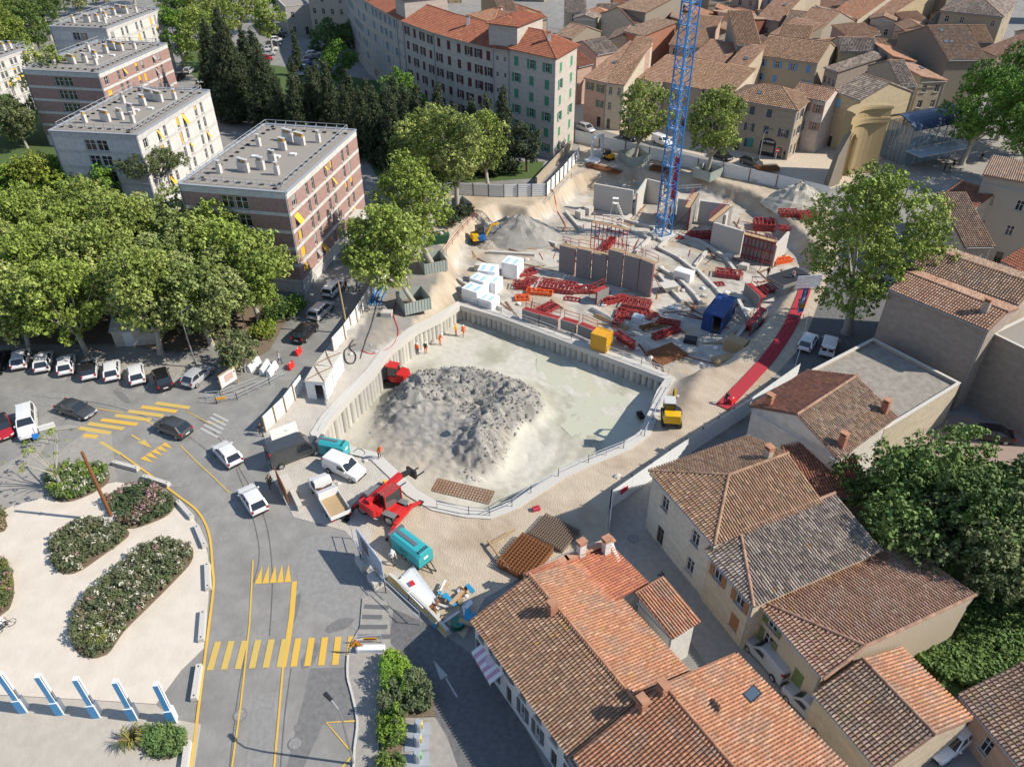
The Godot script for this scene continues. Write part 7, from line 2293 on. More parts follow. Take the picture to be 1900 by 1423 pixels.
func telehandler():
	var seg:=[-12.05,-50.03,-0.495,4.41]
	var p:=Vector2(seg[0],seg[1])
	var t:=thing("telehandler","red rotating telehandler standing on spread stabilisers","telehandler",v3(p,0.03),seg[2])
	var red:=plain(lin(0.5,0.02,0.02),0.4)
	var grey:=plain(lin(0.16,0.165,0.17),0.6)
	cube("chassis",Vector3(0,0.85,0),Vector3(4.6,0.6,1.1),red,t)
	for x in [-1.5,1.5]:
		for z in [-0.95,0.95]:
			wheel(t,Vector3(x,0.6,z),0.6,0.5)
			cube("mudguard",Vector3(x,1.28,z),Vector3(1.3,0.08,0.6),grey,t)
	for x in [-2.3,2.3]:
		cube("stabiliser_beam",Vector3(x,0.7,0),Vector3(0.35,0.35,2.8),red,t)
		for z in [-1.0,1.0]:
			var b:=MB.new()
			b.beam(Vector3(x,0.75,z*1.2),Vector3(x*1.05,0.12,z*2.5),0.28,0.24)
			part(b,"stabiliser_leg",red if x>0 else M.dark,t)
			cube("foot_pad",Vector3(x*1.05,0.06,z*2.55),Vector3(0.5,0.1,0.5),M.dark,t)
	var up:=Basis(Vector3.UP,1.35)
	cube("turret",Vector3(0,1.5,0),Vector3(2.9,0.7,2.1),red,t,up)
	cube("counterweight",up*Vector3(-1.5,1.75,0),Vector3(0.7,0.9,2.0),red,t,up)
	var cab:=cube("cab",up*Vector3(0.35,2.35,0.8),Vector3(1.9,1.5,0.95),M.glass,t,up)
	var b:=MB.new()
	for x in [-0.95,0.95]:
		for z in [0.32,1.28]:
			b.beam(up*Vector3(0.35+x,1.6,z),up*Vector3(0.35+x,3.15,z),0.1)
	for i in 6:
		b.beam(up*Vector3(-0.55,3.13,0.38+i*0.17),up*Vector3(1.25,3.13,0.38+i*0.17),0.05)
	for z in [0.32,1.28]:
		b.beam(up*Vector3(-0.6,3.13,z),up*Vector3(1.3,3.13,z),0.1)
	part(b,"cab_guard",red,t)
	b=MB.new()
	b.beam(up*Vector3(-1.5,2.3,-0.1),up*Vector3(2.6,2.75,-0.1),0.5,0.55)
	part(b,"boom",red,t)
	b=MB.new()
	b.beam(up*Vector3(2.2,2.7,-0.1),up*Vector3(3.7,2.4,-0.1),0.36,0.4)
	part(b,"boom_extension",M.dark,t)
	b=MB.new()
	b.box(up*Vector3(3.9,2.1,-0.1),Vector3(0.25,0.9,1.2),up)
	b.beam(up*Vector3(3.9,1.7,-0.5),up*Vector3(5.1,1.65,-0.5),0.12,0.08); b.beam(up*Vector3(3.9,1.7,0.3),up*Vector3(5.1,1.65,0.3),0.12,0.08)
	part(b,"fork_carriage",M.dark,t)
	cube("engine_box",up*Vector3(-0.1,2.15,-0.9),Vector3(1.9,0.8,0.5),grey,t,up)
	cube("work_light",up*Vector3(0.9,2.95,-0.45),Vector3(0.25,0.2,0.25),coloured(lin(0.7,0.4,0.02)),t)

func generator(seg: Array,l: float,w: float,h: float,label: String,tow: bool):
	var t:=thing("generator",label,"generator",Vector3(seg[0],0.03,seg[1]),seg[2],"teal site generators")
	var teal:=plain(lin(0.035,0.34,0.37),0.4)
	var grey:=plain(lin(0.12,0.13,0.15),0.5)
	var b:=MB.new()
	var y0:=0.35 if tow else 0.2
	var rings:=[]
	for q in [[-0.5,0.0],[-0.44,0.1],[0.42,0.1],[0.5,0.02]]:
		var x: float=q[0]*l
		var yt: float=y0+h - 0.12+q[1]
		rings.append([Vector3(x,y0,w/2),Vector3(x,y0,-w/2),Vector3(x,yt - 0.25,-w/2),Vector3(x,yt,-w/2+0.3),Vector3(x,yt,w/2 - 0.3),Vector3(x,yt - 0.25,w/2)])
	rings.reverse()
	b.loft(rings)
	part(b,"housing",teal,t)
	cube("top_panel",Vector3(-0.1*l,y0+h+0.0,0),Vector3(l*0.62,0.08,w*0.22),grey,t)
	cube("end_cap",Vector3(-l*0.5+0.12,y0+h*0.5,0),Vector3(0.34,h*0.98,w*1.01),grey,t)
	cube("skid",Vector3(0,y0 - 0.08,0),Vector3(l*0.98,0.16,w*0.9),M.dark,t)
	for i in 5:
		cube("vent",Vector3(l*0.4,y0+h - 0.03,-w*0.28+i*w*0.14),Vector3(l*0.08,0.05,w*0.09),M.dark,t)
	cube("logo_plate",Vector3(l*0.502,y0+h*0.55,0),Vector3(0.02,0.25,0.5),M.white,t)
	for i in 3:
		cube("vent",Vector3(-l*0.1+i*0.35,y0+h*0.5,w/2+0.005),Vector3(0.28,0.4,0.02),coloured(lin(0.02,0.2,0.22)),t)
	if tow:
		for s in [-1,1]:
			wheel(t,Vector3(-0.1,0.3,s*w*0.45),0.3,0.2)
		var tb:=MB.new()
		tb.beam(Vector3(l*0.5,0.35,0.4),Vector3(l*0.5+1.2,0.3,0),0.08); tb.beam(Vector3(l*0.5,0.35,-0.4),Vector3(l*0.5+1.2,0.3,0),0.08)
		part(tb,"tow_bar",M.dark,t)

var body_cache:={}

# a body as one continuous surface: tapered capsules joined by a smooth minimum and meshed as surface nets
func body_mesh(pose: String) -> Array:
	if body_cache.has(pose):
		return body_cache[pose]
	var J:={"hip": Vector3(0,0.95,0),"chest": Vector3(0,1.33,0.0),"neck": Vector3(0,1.5,0),"head": Vector3(0,1.62,0.02),
		"sl": Vector3(-0.19,1.42,0),"sr": Vector3(0.19,1.42,0),"el": Vector3(-0.26,1.13,-0.02),"er": Vector3(0.26,1.13,-0.02),"wl": Vector3(-0.25,0.88,0.1),"wr": Vector3(0.25,0.88,0.1),
		"hl": Vector3(-0.1,0.93,0),"hr": Vector3(0.1,0.93,0),"kl": Vector3(-0.11,0.5,0.03),"kr": Vector3(0.11,0.5,0.03),"al": Vector3(-0.12,0.08,0),"ar": Vector3(0.12,0.08,0)}
	if pose=="walk":
		J.kl=Vector3(-0.1,0.52,0.2); J.al=Vector3(-0.1,0.1,0.24); J.kr=Vector3(0.1,0.5,-0.06); J.ar=Vector3(0.1,0.14,-0.34)
		J.el=Vector3(-0.25,1.15,-0.16); J.wl=Vector3(-0.24,0.92,-0.1); J.er=Vector3(0.25,1.15,0.12); J.wr=Vector3(0.23,0.96,0.28)
	elif pose=="work":
		J.chest=Vector3(0,1.25,0.16); J.neck=Vector3(0,1.38,0.26); J.head=Vector3(0,1.47,0.34); J.sl=Vector3(-0.19,1.32,0.2); J.sr=Vector3(0.19,1.32,0.2)
		J.el=Vector3(-0.25,1.08,0.3); J.er=Vector3(0.25,1.08,0.3); J.wl=Vector3(-0.14,0.95,0.48); J.wr=Vector3(0.14,0.95,0.5); J.kl=Vector3(-0.13,0.5,0.1); J.kr=Vector3(0.13,0.5,0.0); J.al.x=-0.17; J.ar.x=0.15
	elif pose=="sit":
		J.kl=Vector3(-0.14,0.88,0.38); J.kr=Vector3(0.14,0.72,0.38); J.al=Vector3(-0.12,0.5,0.28); J.ar=Vector3(0.12,0.32,0.34); J.chest=Vector3(0,1.3,0.14); J.neck=Vector3(0,1.45,0.22); J.head=Vector3(0,1.58,0.28)
		J.sl=Vector3(-0.19,1.38,0.16); J.sr=Vector3(0.19,1.38,0.16); J.el=Vector3(-0.25,1.15,0.3); J.er=Vector3(0.25,1.15,0.3); J.wl=Vector3(-0.22,1.02,0.5); J.wr=Vector3(0.22,1.02,0.5)
	var bones:=[]
	for q in [["hip","chest",0.135,0.155],["chest","neck",0.13,0.06],["neck","head",0.055,0.06],["sl","sr",0.075,0.075],["sl","el",0.062,0.048],["el","wl",0.047,0.035],["sr","er",0.062,0.048],["er","wr",0.047,0.035],["hl","kl",0.095,0.062],["kl","al",0.06,0.042],["hr","kr",0.095,0.062],["kr","ar",0.06,0.042],["hl","hr",0.1,0.1]]:
		bones.append([J[q[0]],J[q[1]],q[2],q[3]])
	for s in ["l","r"]:                               # feet, hands with fingers, skull
		var a: Vector3=J["a"+s]
		bones.append([a+Vector3(0,-0.03,-0.03),a+Vector3(0,-0.04,0.15),0.045,0.035])
		var w: Vector3=J["w"+s]
		var d: Vector3=(w - J["e"+s]).normalized()
		bones.append([w,w+d*0.09,0.034,0.03])
		for f in 4:
			bones.append([w+d*0.09+Vector3((f - 1.5)*0.018,0,0),w+d*(0.15+0.02*(1.5 - absf(f - 1.5)))+Vector3((f - 1.5)*0.02,-0.01,0.015),0.01,0.008])
		bones.append([w+d*0.03,w+d*0.08+Vector3(0.04 if s=="l" else -0.04,0,0.03),0.012,0.01])
	bones.append([J.head+Vector3(0,0.03,-0.015),J.head+Vector3(0,-0.03,0.03),0.098,0.07])
	bones.append([J.head+Vector3(0,-0.01,0.1),J.head+Vector3(0,-0.035,0.112),0.014,0.016])
	var cell:=0.035
	var lo:=Vector3(-0.45,-0.02,-0.5)
	var nx:=26
	var ny:=52
	var nzc:=36
	var val:=PackedFloat32Array()
	val.resize(nx*ny*nzc)
	val.fill(1.0)
	for bn in bones:
		var a: Vector3=bn[0]
		var e: Vector3=bn[1]
		var r0: float=bn[2]
		var r1: float=bn[3]
		var ab:=e - a
		var den:=maxf(ab.length_squared(),1e-6)
		var mn:=Vector3(minf(a.x,e.x),minf(a.y,e.y),minf(a.z,e.z)) - Vector3.ONE*(maxf(r0,r1)+0.09)
		var mx:=Vector3(maxf(a.x,e.x),maxf(a.y,e.y),maxf(a.z,e.z))+Vector3.ONE*(maxf(r0,r1)+0.09)
		var i0:=((mn - lo)/cell).floor()
		var i1:=((mx - lo)/cell).ceil()
		for z in range(maxi(0,int(i0.z)),mini(nzc,int(i1.z)+1)):
			for y in range(maxi(0,int(i0.y)),mini(ny,int(i1.y)+1)):
				for x in range(maxi(0,int(i0.x)),mini(nx,int(i1.x)+1)):
					var p:=lo+Vector3(x,y,z)*cell
					var tt:=clampf((p - a).dot(ab)/den,0,1)
					var d:=p.distance_to(a+ab*tt) - lerpf(r0,r1,tt)
					var k:=(z*ny+y)*nx+x
					var o:=val[k]
					var hh:=clampf(0.5+0.5*(o - d)/0.035,0,1)
					val[k]=lerpf(o,d,hh) - 0.035*hh*(1 - hh)
	var vid:={}
	var vs:=PackedVector3Array()
	var grad:=PackedVector3Array()
	for z in nzc - 1:
		for y in ny - 1:
			for x in nx - 1:
				var k:=(z*ny+y)*nx+x
				var c:=[k,k+1,k+nx,k+nx+1,k+nx*ny,k+nx*ny+1,k+nx*ny+nx,k+nx*ny+nx+1]
				var neg:=0
				for id in c:
					if val[id]<0: neg += 1
				if neg==0 or neg==8: continue
				var s:=Vector3.ZERO
				var m:=0
				for ed in [[0,1],[2,3],[4,5],[6,7],[0,2],[1,3],[4,6],[5,7],[0,4],[1,5],[2,6],[3,7]]:
					var va:=val[c[ed[0]]]
					var ve:=val[c[ed[1]]]
					if (va<0) != (ve<0):
						var f:=va/(va - ve)
						var pa:=Vector3(ed[0] & 1,(ed[0] >> 1) & 1,ed[0] >> 2)
						var pe:=Vector3(ed[1] & 1,(ed[1] >> 1) & 1,ed[1] >> 2)
						s += pa.lerp(pe,f)
						m += 1
				vid[k]=vs.size()
				vs.append(lo+(Vector3(x,y,z)+s/m)*cell)
				grad.append(Vector3(val[c[1]] - val[c[0]]+val[c[7]] - val[c[6]],val[c[2]] - val[c[0]]+val[c[7]] - val[c[5]],val[c[4]] - val[c[0]]+val[c[7]] - val[c[3]]).normalized())
	var tris:=PackedInt32Array()
	for k in vid:
		var kk: int=k
		for ax in [[1,nx,nx*ny],[nx,nx*ny,1],[nx*ny,1,nx]]:
			var s0:=val[kk]<0
			var s1:=val[kk+ax[0]]<0
			if s0==s1: continue
			var q:=[kk,kk - ax[1],kk - ax[1] - ax[2],kk - ax[2]]
			if not (vid.has(q[1]) and vid.has(q[2]) and vid.has(q[3])): continue
			for e in ([0,1,2,0,2,3] if s0 else [0,2,1,0,3,2]):
				tris.append(vid[q[e]])
	body_cache[pose]=[vs,grad,tris,J]
	return body_cache[pose]

# c: head-hair, skin, top, trousers, shoes
func person(p: Vector2,y: float,yaw: float,pose: String,top: Color,legs: Color,hair: Color,label: String,group:="",helmet=null,held:=false):
	var d:=body_mesh(pose)
	var vs: PackedVector3Array=d[0]
	var gr: PackedVector3Array=d[1]
	var tr: PackedInt32Array=d[2]
	var J: Dictionary=d[3]
	var b:=MB.new()
	var skin:=Color(0.45,0.27,0.18)
	tr=tr.duplicate()
	for i in range(0, tr.size(), 3):                    # faces turn the way the field grows
		if (vs[tr[i+2]] - vs[tr[i]]).cross(vs[tr[i+1]] - vs[tr[i]]).dot(gr[tr[i]])<0:
			var sw:=tr[i+1]
			tr[i+1]=tr[i+2]
			tr[i+2]=sw
	for i in tr.size():
		var k:=tr[i]
		var q:=vs[k]
		var c:=top
		var h: Vector3=q - J.head
		if h.length()<0.135: c=hair if h.y>0.035 - h.z*0.4 else skin
		elif q.distance_to(J.neck)<0.07 and q.y>J.neck.y: c=skin
		elif q.distance_to(J.wl)<0.1 and absf(q.x)>0.1 or q.distance_to(J.wr)<0.1 and absf(q.x)>0.1: c=skin
		elif q.y<0.93 and absf(q.x)<0.21: c=legs if q.distance_to(J.al)>0.14 and q.distance_to(J.ar)>0.14 else Color(0.03,0.025,0.02)
		elif pose=="sit" and q.y<0.96 and q.z>-0.1 and absf(q.x)<0.21: c=legs
		b.v.append(q); b.n.append(gr[k]); b.c.append(c)
	var t:=thing("person",label,"person",v3(p,y),yaw,group)
	part(b,"body",M.skin,t)
	if helmet != null:
		var hb:=MB.new()
		hb.tint=helmet
		var prev:=[]
		for i in 4:
			var a:=PI/2*i/4.0
			var ring:=[]
			for j in 10:
				var w:=TAU*j/10.0
				ring.append(J.head+Vector3(cos(w)*cos(a)*0.125,sin(a)*0.14+0.035,sin(w)*cos(a)*0.14))
			if prev.size():
				for j in 10:
					hb.quad(ring[j],ring[(j+1) % 10],prev[(j+1) % 10],prev[j])
			prev=ring
		hb.cyl(J.head+Vector3(0,0.02,0.02),0.155,0.02,10)
		hb.cyl(J.head+Vector3(0,0.15,0),0.05,0.03,8)
		part(hb,"helmet",M.skin,t)
	return t

func people():
	var OR:=Color(0.75,0.13,0.02)
	var NV:=Color(0.03,0.05,0.12)
	var WH:=Color(0.65,0.65,0.64)
	var BK:=Color(0.02,0.02,0.025)
	var HR:=Color(0.05,0.03,0.02)
	var g:="workers on the site"
	person(Vector2(-12.21,-81.96),-4.15,2.6,"stand",OR,NV,HR,"worker in an orange jacket and blue trousers at the foot of the pile wall",g,WH)
	person(Vector2(-11.18,-82.2),-4.15,2.9,"stand",BK,OR,HR,"worker with a dark top and orange trousers at the pile wall",g,WH)
	person(Vector2(-9.5,-84.19),-4.15,2.2,"work",OR,OR,HR,"worker in orange bending toward the piles",g,WH)
	person(Vector2(-7.49,-86.51),-4.15,1.0,"stand",Color(0.7,0.4,0.05),OR,HR,"worker in a yellow vest in the pit corner",g,Color(0.7,0.5,0.05))
	person(Vector2(-6.46,-86.23),-4.15,0.4,"walk",OR,OR,HR,"worker in orange with a white helmet near the pit corner",g,WH)
	person(Vector2(-13.42,-57.46),0.1,0.8,"work",OR,BK,HR,"worker in orange leaning over the cap beam by the spoil heap",g,OR)
	person(Vector2(-10.39,-43.88),0.05,0.6,"walk",WH,Color(0.12,0.12,0.12),HR,"worker in white beside the teal trailer generator",g,WH)
	person(Vector2(37.19,-98.11),-2.1,0.3,"stand",BK,BK,HR,"worker in black on the low formwork by the stage",g)
	person(Vector2(38.8,-93),0.1,2.0,"stand",Color(0.6,0.4,0.4),NV,HR,"person in a pale checked shirt on the red carpet stage",g)
	person(Vector2(37.38,-85.44),0.1,2.6,"walk",NV,NV,HR,"person in navy walking on the red carpet",g)
	person(Vector2(23.25,-65.59),0.1,2.2,"work",BK,BK,HR,"person in black at the end of the red carpet",g)
	person(Vector2(11.63,-78.56),-1.7,3.0,"work",Color(0.6,0.55,0.05),NV,HR,"worker in a lime vest beside the yellow container",g)
	g="people walking in the streets"
	person(Vector2(-22.44,-91.29),0,2.5,"walk",BK,BK,HR,"pedestrian in black behind the police car",g)
	person(Vector2(-20.88,-91.11),0,2.5,"walk",Color(0.2,0.24,0.32),BK,HR,"pedestrian in a grey blue jacket beside the hoarding",g)
	person(Vector2(-20.12,-93.95),0,2.7,"walk",WH,BK,HR,"pedestrian in white in the shade of the hoarding",g)
	person(Vector2(-27.46,-74.15),0,2.2,"walk",Color(0.35,0.36,0.4),NV,HR,"man in a grey top walking past the concrete blocks",g)
	person(Vector2(-26.26,-61.12),0,1.2,"walk",BK,BK,HR,"pedestrian in black by the white notice panel",g)
	person(Vector2(-23.37,-53.34),0,0.4,"walk",Color(0.12,0.1,0.07),BK,HR,"person in dark brown behind the concrete block",g)
	person(Vector2(12.26,-41.36),0.02,0.2,"walk",Color(0.05,0.06,0.14),BK,HR,"person in navy and red in the alley behind the tiled house",g)
	person(Vector2(50.97,-139.17),0.02,0.5,"stand",BK,BK,HR,"person in black outside the arched shopfront",g)
	var sq:=[Vector2(77.96,-132.7),Vector2(78.14,-131.41),Vector2(80.22,-134.22),Vector2(80.68,-140.2),Vector2(86.82,-137.29)]
	for i in 5:
		person(sq[i],0.02,i*1.3,"walk",BK,BK,HR,"person in dark clothes on the shaded square",g)
	cyclist()

func cyclist():
	var p:=Vector2(-40.53,-37.5)
	var t:=thing("bicycle","bicycle ridden across the sandy plaza","bicycle",v3(p,0.06),0.9)
	for x in [-0.5,0.5]:
		var b:=MB.new()
		var ring:=[]
		for i in 17:
			ring.append(Vector3(x+cos(TAU*i/16.0)*0.33,0.34+sin(TAU*i/16.0)*0.33,0))
		b.tube(ring,[0.025],5,false)
		part(b,"wheel",M.rubber,t)
	var f:=MB.new()
	for q in [[Vector3(-0.5,0.34,0),Vector3(-0.05,0.32,0)],[Vector3(-0.05,0.32,0),Vector3(-0.18,0.85,0)],[Vector3(-0.18,0.8,0),Vector3(0.32,0.85,0)],[Vector3(-0.05,0.32,0),Vector3(0.34,0.78,0)],[Vector3(0.3,0.95,0),Vector3(0.5,0.34,0)],[Vector3(-0.5,0.34,0),Vector3(-0.16,0.78,0)]]:
		f.beam(q[0],q[1],0.04)
	part(f,"bike_frame",M.dark,t)
	cube("saddle",Vector3(-0.2,0.9,0),Vector3(0.26,0.06,0.16),M.dark,t)
	cube("handlebar",Vector3(0.3,1.0,0),Vector3(0.05,0.04,0.56),M.dark,t)
	person(p+Vector2(cos(0.9),-sin(0.9))*-0.22,0.1,0.9+PI/2,"sit",Color(0.66,0.66,0.66),Color(0.02,0.02,0.025),Color(0.03,0.02,0.02),"cyclist in a white shirt riding over the plaza","people walking in the streets")

func site():
	crane()
	# fences
	hoarding(pv([-26,-61.64,-24.62,-64.97,-23.64,-69.13]),2.0,2.2,"white hoarding with timber posts from the gate to the site huts",M.hoard,M.timber,"white site hoardings")
	hoarding(pv([-21.54,-76.33,-20.62,-79.26,-19.78,-83.25,-18.72,-89.35,-17.76,-94.22,-16.58,-100.98,-15.87,-107.73]),2.0,2.2,"white hoarding along the street beside the pink block",M.hoard,M.timber,"white site hoardings")
	hoarding(pv([-13.89,-123.84,-8.93,-123.74,-1.12,-122.68,5.91,-122.99]),2.2,2.5,"grey hoarding behind the skips below the crescent",M.hoard,M.dark,"white site hoardings")
	hoarding(pv([6,-122.99,9.4,-131.07,12.87,-140.28]),2.2,2.5,"sunlit hoarding climbing beside the crescent corner",M.hoard,M.dark,"white site hoardings")
	hoarding(pv([12.74,-150.01,21.93,-143.21,30.12,-137.15,37.79,-131.49,45.9,-126.16,52.93,-120.72]),2.2,5.0,"long grey hoarding along the old town street",M.hoard,M.rust,"white site hoardings")
	hoarding(pv([32.47,-70.13,25.14,-63.7,15.4,-55.71,9.16,-50.28]),2.3,2.6,"long white hoarding between the earth road and the cream house",M.hoard,M.dark,"white site hoardings")
	var h: Node3D=hoarding(pv([9.16,-50.28,8.51,-46.51]),2.3,2.6,"short end of the white hoarding with a red plate by the alley",M.hoard,M.dark,"white site hoardings")
	cube("sign_plate",Vector3(1.2,1.6,-0.75),Vector3(1.0,0.6,0.04),coloured(lin(0.45,0.02,0.03)),h,Basis(Vector3.UP,0.72))
	wall_run(pv([0.88,-38.3,4.13,-40.07,7.94,-41.98]),0.0,5.2,0.35,"tall white parapet wall with a tile coping behind the rust mats","",M.white,"parapet_wall")
	wall_run(pv([0.83,-38.06,4.1,-39.82,7.93,-41.72]),5.2,0.12,0.55,"terracotta coping tiles along the white parapet wall","",M.coping,"wall_coping")
	wall_run(pv([7.94,-41.98,8.37,-40.08]),0.0,4.6,0.3,"short white return of the parapet wall toward the alley","",M.white,"parapet_wall")
	wall_run(pv([4.5,-127.48,11.84,-146.07]),0.0,1.6,0.3,"low rendered wall at the foot of the crescent corner","",wall_mat([0.45,0.37,0.28]),"garden_wall")
	# planters
	planter(Vector2(-12.86,-87.15),0.45,3.5,0.03,"corrugated box round the leaning plane tree")
	planter(Vector2(-11.2,-97.74),0.4,3.3,0.03,"corrugated box beside the green skip")
	planter(Vector2(-8.58,-117.13),0.5,3.3,0.03,"corrugated box near the hoarding corner")
	planter(Vector2(22.97,-138.67),0.35,4.2,0.03,"grey corrugated box on the bank left of the crane")
	planter(Vector2(35,-131.04),0.75,3.6,0.03,"pale corrugated box on the bank right of the crane")
	# formwork
	var g:="curved row of wall formwork"
	var lb:=["left end panel of the curved formwork row","second panel of the curved formwork row with a pale seam","lower middle panel of the curved formwork row","tallest panel of the curved formwork row","first bent panel at the curving end","last bent panel closing the curved row"]
	var i:=0
	for q in [[8.16,-99.88,-0.549,2.59],[10.42,-98.38,-0.456,2.27],[12.56,-97.39,-0.601,2.3],[14.65,-96.25,-0.583,2.33],[16.76,-94.98,-0.566,2.35],[18.62,-93.51,-0.816,2.3]]:
		formwork(q,[4.3,4.6,4.3,5.4,5.2,5.2][i],lb[i],g)
		i += 1
	formwork([14.63,-104.73,-0.518,5.87],5.2,"red formwork standing behind the curved row with its ribs showing",g,-2.2,false,true,true)
	g="low formwork along the pit edge"
	i=0
	for q in [[2.52,-86.09,-0.562,2.57],[4.82,-84.8,-0.490,2.58],[7.32,-83.59,-0.563,2.22],[9.44,-82.22,-0.704,2.37]]:
		formwork(q,1.5,["low grey formwork panel nearest the white stacks","second low formwork panel with red rail","third low formwork panel on the pit edge","low formwork panel touching the yellow container"][i],g,-1.85)
		i += 1
	formwork([14.49,-80.82,-0.907,3.16],1.4,"red railed formwork right of the yellow container",g,-2.1,true)
	formwork([12.53,-91.46,0.676,2.28],2.0,"small formwork panel standing alone on the slab","",-2.2)
	g="formwork by the tall concrete walls"
	formwork([36.79,-102.96,-0.620,4.86],4.4,"big red formwork with ladders propped beside the concrete wall",g,-2.2,true)
	formwork([29.85,-116.72,1.156,6.28],4.0,"pair of red shutters left of the concrete walls",g,-2.2)
	formwork([33.23,-111.46,0.939,7.09],4.0,"red shutter standing behind the front concrete wall",g,-2.2)
	formwork([26.58,-117.29,1.222,5.95],4.0,"dark red shutter just behind the crane foot",g,-2.2)
	g="formwork near the red carpet"
	formwork([33.15,-91.53,-1.306,4.1],1.7,"low curved formwork with red deck next to the blue container",g,-2.2)
	formwork([32.27,-84.64,0.944,5.28],1.7,"second low formwork with red deck beside the carpet",g,-2.2)
	# concrete walls
	g="bare concrete walls"
	wall_run(pv([14.17,-122.97,20.15,-120.01]),-2.2,4.4,0.35,"broad precast wall with panel joints below the bank",g)
	wall_run(pv([20.85,-119.78,23.37,-125.98,25.88,-124.1]),-2.2,4.0,0.3,"angled pale wall left of the crane",g)
	wall_run(pv([27.33,-117.54,29.12,-116.68]),-2.2,4.0,0.3,"short wall right of the crane mast",g)
	wall_run(pv([30.8,-117.06,35.38,-115.33,33.61,-111.4]),-2.2,3.8,0.3,"back concrete wall with a pale end",g)
	wall_run(pv([31.13,-108.59,34.91,-105.43]),-2.2,3.9,0.35,"smooth front concrete wall next to the red formwork",g)
	wall_run(pv([38.77,-101.54,41.92,-106.03]),-2.2,3.4,0.35,"ribbed end wall lit by the sun right of the red formwork",g)
	# strip foundations
	g="concrete strip foundations"
	i=0
	for q in [[17.06,-116.69,21.93,-110.64,19.18,-106.06],[11.86,-118.25,17.83,-115.65],[13.93,-111.74,20.07,-119.37],[18.12,-118.13,23.38,-114.54,22.78,-110.63],[22.87,-107.44,26.09,-112.5,29.81,-109.55,32.37,-104.06,33.18,-97.37],[22.87,-107.44,25.29,-104.18,27.07,-99.9],[22.06,-100.81,24.26,-97.51,25.68,-92.87,25.99,-90.67],[27.23,-100.73,29.01,-94.32,29.47,-91.34],[29.89,-105.87,27.39,-101.56],[21.51,-98.85,22.81,-93.66,23.54,-91.43],[31.33,-91.31,31.4,-85.74,27.1,-79.46],[-4.1,-111.1,3.19,-111.93,6.92,-109.02],[-3.57,-106.45,3.45,-105.43],[9.35,-121.08,11.51,-113.75],[-7.7,-98.03,-1.39,-89.66]]:
		wall_run(pv(q),-2.2,0.45,0.45,"low concrete foundation strip %s" % ["beside the crane foot","under the stack of blocks","crossing toward the crane","left of the mast","arcing round the white crate","ahead of the arc","in the middle arc","on the outer arc","linking the arcs","at the inner arc","round the blue container","below the grey mound","below the excavator","by the bank","behind the pit cap"][i],g,M.concrete,"foundation_strip")
		i += 1
	# containers and stacks
	container([27.39,-86.22,-0.551,2.57,5.79],-2.2,2.6,lin(0.02,0.07,0.24),"storage_container","long dark blue container with one door ajar",true)
	container([11.21,-79.66,-0.552,2.13,1.82],-1.85,2.4,lin(0.7,0.36,0.02),"site_container","small bright yellow container on the pit edge")
	g="wrapped white insulation stacks"
	for q in [[[0.24,-99.52,-0.445,2.36],2.5,2.4,2.4,"single white wrapped stack standing apart"],[[-3.27,-97.4,-0.237,2.17],2.6,2.4,2.4,"white wrapped stack behind the others with blue print"],[[-2.65,-95.13,-0.509,1.94],2.2,1.9,2.2,"middle white wrapped stack"],[[-5.08,-92.24,-0.596,2.41],2.6,2.2,2.4,"white wrapped stack nearest the pit corner"],[[-4.28,-94.24,-0.570,2.3],2.4,2.6,2.0,"white wrapped stack between two others"],[[-3.06,-90.47,-0.578,1.88],2.2,1.6,2.0,"lowest white wrapped stack at the front"]]:
		var t:=thing("insulation_stack",q[4],"pallet stack",Vector3(q[0][0],-2.2,q[0][1]),q[0][2],g)
		for k in 4:
			for m in 2:
				cube("block",Vector3((m - 0.5)*q[1]/2,q[2]*(k+0.5)/4,0),Vector3(q[1]/2 - 0.015,q[2]/4 - 0.012,q[3]),M.wrap,t)
		for m in 2:
			cube("print_band",Vector3(-q[1]*0.25+m*q[1]*0.5,q[2]+0.006,q[3]*0.1),Vector3(q[1]*0.2,0.02,q[3]*0.6),coloured(lin(0.35,0.55,0.75)),t)
	g="red formwork frames lying on the slab"
	rack(Vector2(6.63,-95.44),-0.3,5.2,2.6,3,"largest stack of red frames in the middle of the slab",g)
	rack(Vector2(2.11,-99.81),0.4,3.2,1.4,2,"small stack of red frames beside the single white stack",g)
	rack(Vector2(1.49,-95.83),-0.1,2.4,1.6,3,"upright tangle of red frames near the orange mesh",g)
	rack(Vector2(3.89,-93.96),-0.2,3.8,1.0,2,"orange-red beams in front of the largest stack",g,M.orange)
	rack(Vector2(17.21,-90.37),-0.35,3.6,2.4,3,"stack of red frames behind the small concrete crate",g)
	rack(Vector2(15.66,-88.01),-0.3,3.4,2.0,2,"stack of red frames nearest the steel pipes",g)
	rack(Vector2(19.98,-83.04),0.5,4.2,0.7,3,"narrow red gangway frame right of the yellow container",g)
	rack(Vector2(41.01,-114.6),-0.2,3.2,2.6,5,"tall red stack of timbers and frames on the upper bank",g)
	rack(Vector2(44.64,-114.54),-0.1,3.0,1.8,3,"red frames on the upper bank beside the chalk heap",g)
	rack(Vector2(43.76,-111.54),-0.1,2.8,1.4,2,"low red frames in front of those on the bank",g)
	rack(Vector2(47.17,-113.47),0.1,2.8,1.8,4,"red frames under the big plane tree",g)
	rack(Vector2(40.66,-102.67),0.3,3.0,0.8,3,"bright red folded barriers at the ribbed end wall",g,M.orange)
	rack(Vector2(1.44,-92.51),0.1,2.0,1.2,2,"orange mesh frames by the pit edge",g,M.orange)
	i=0
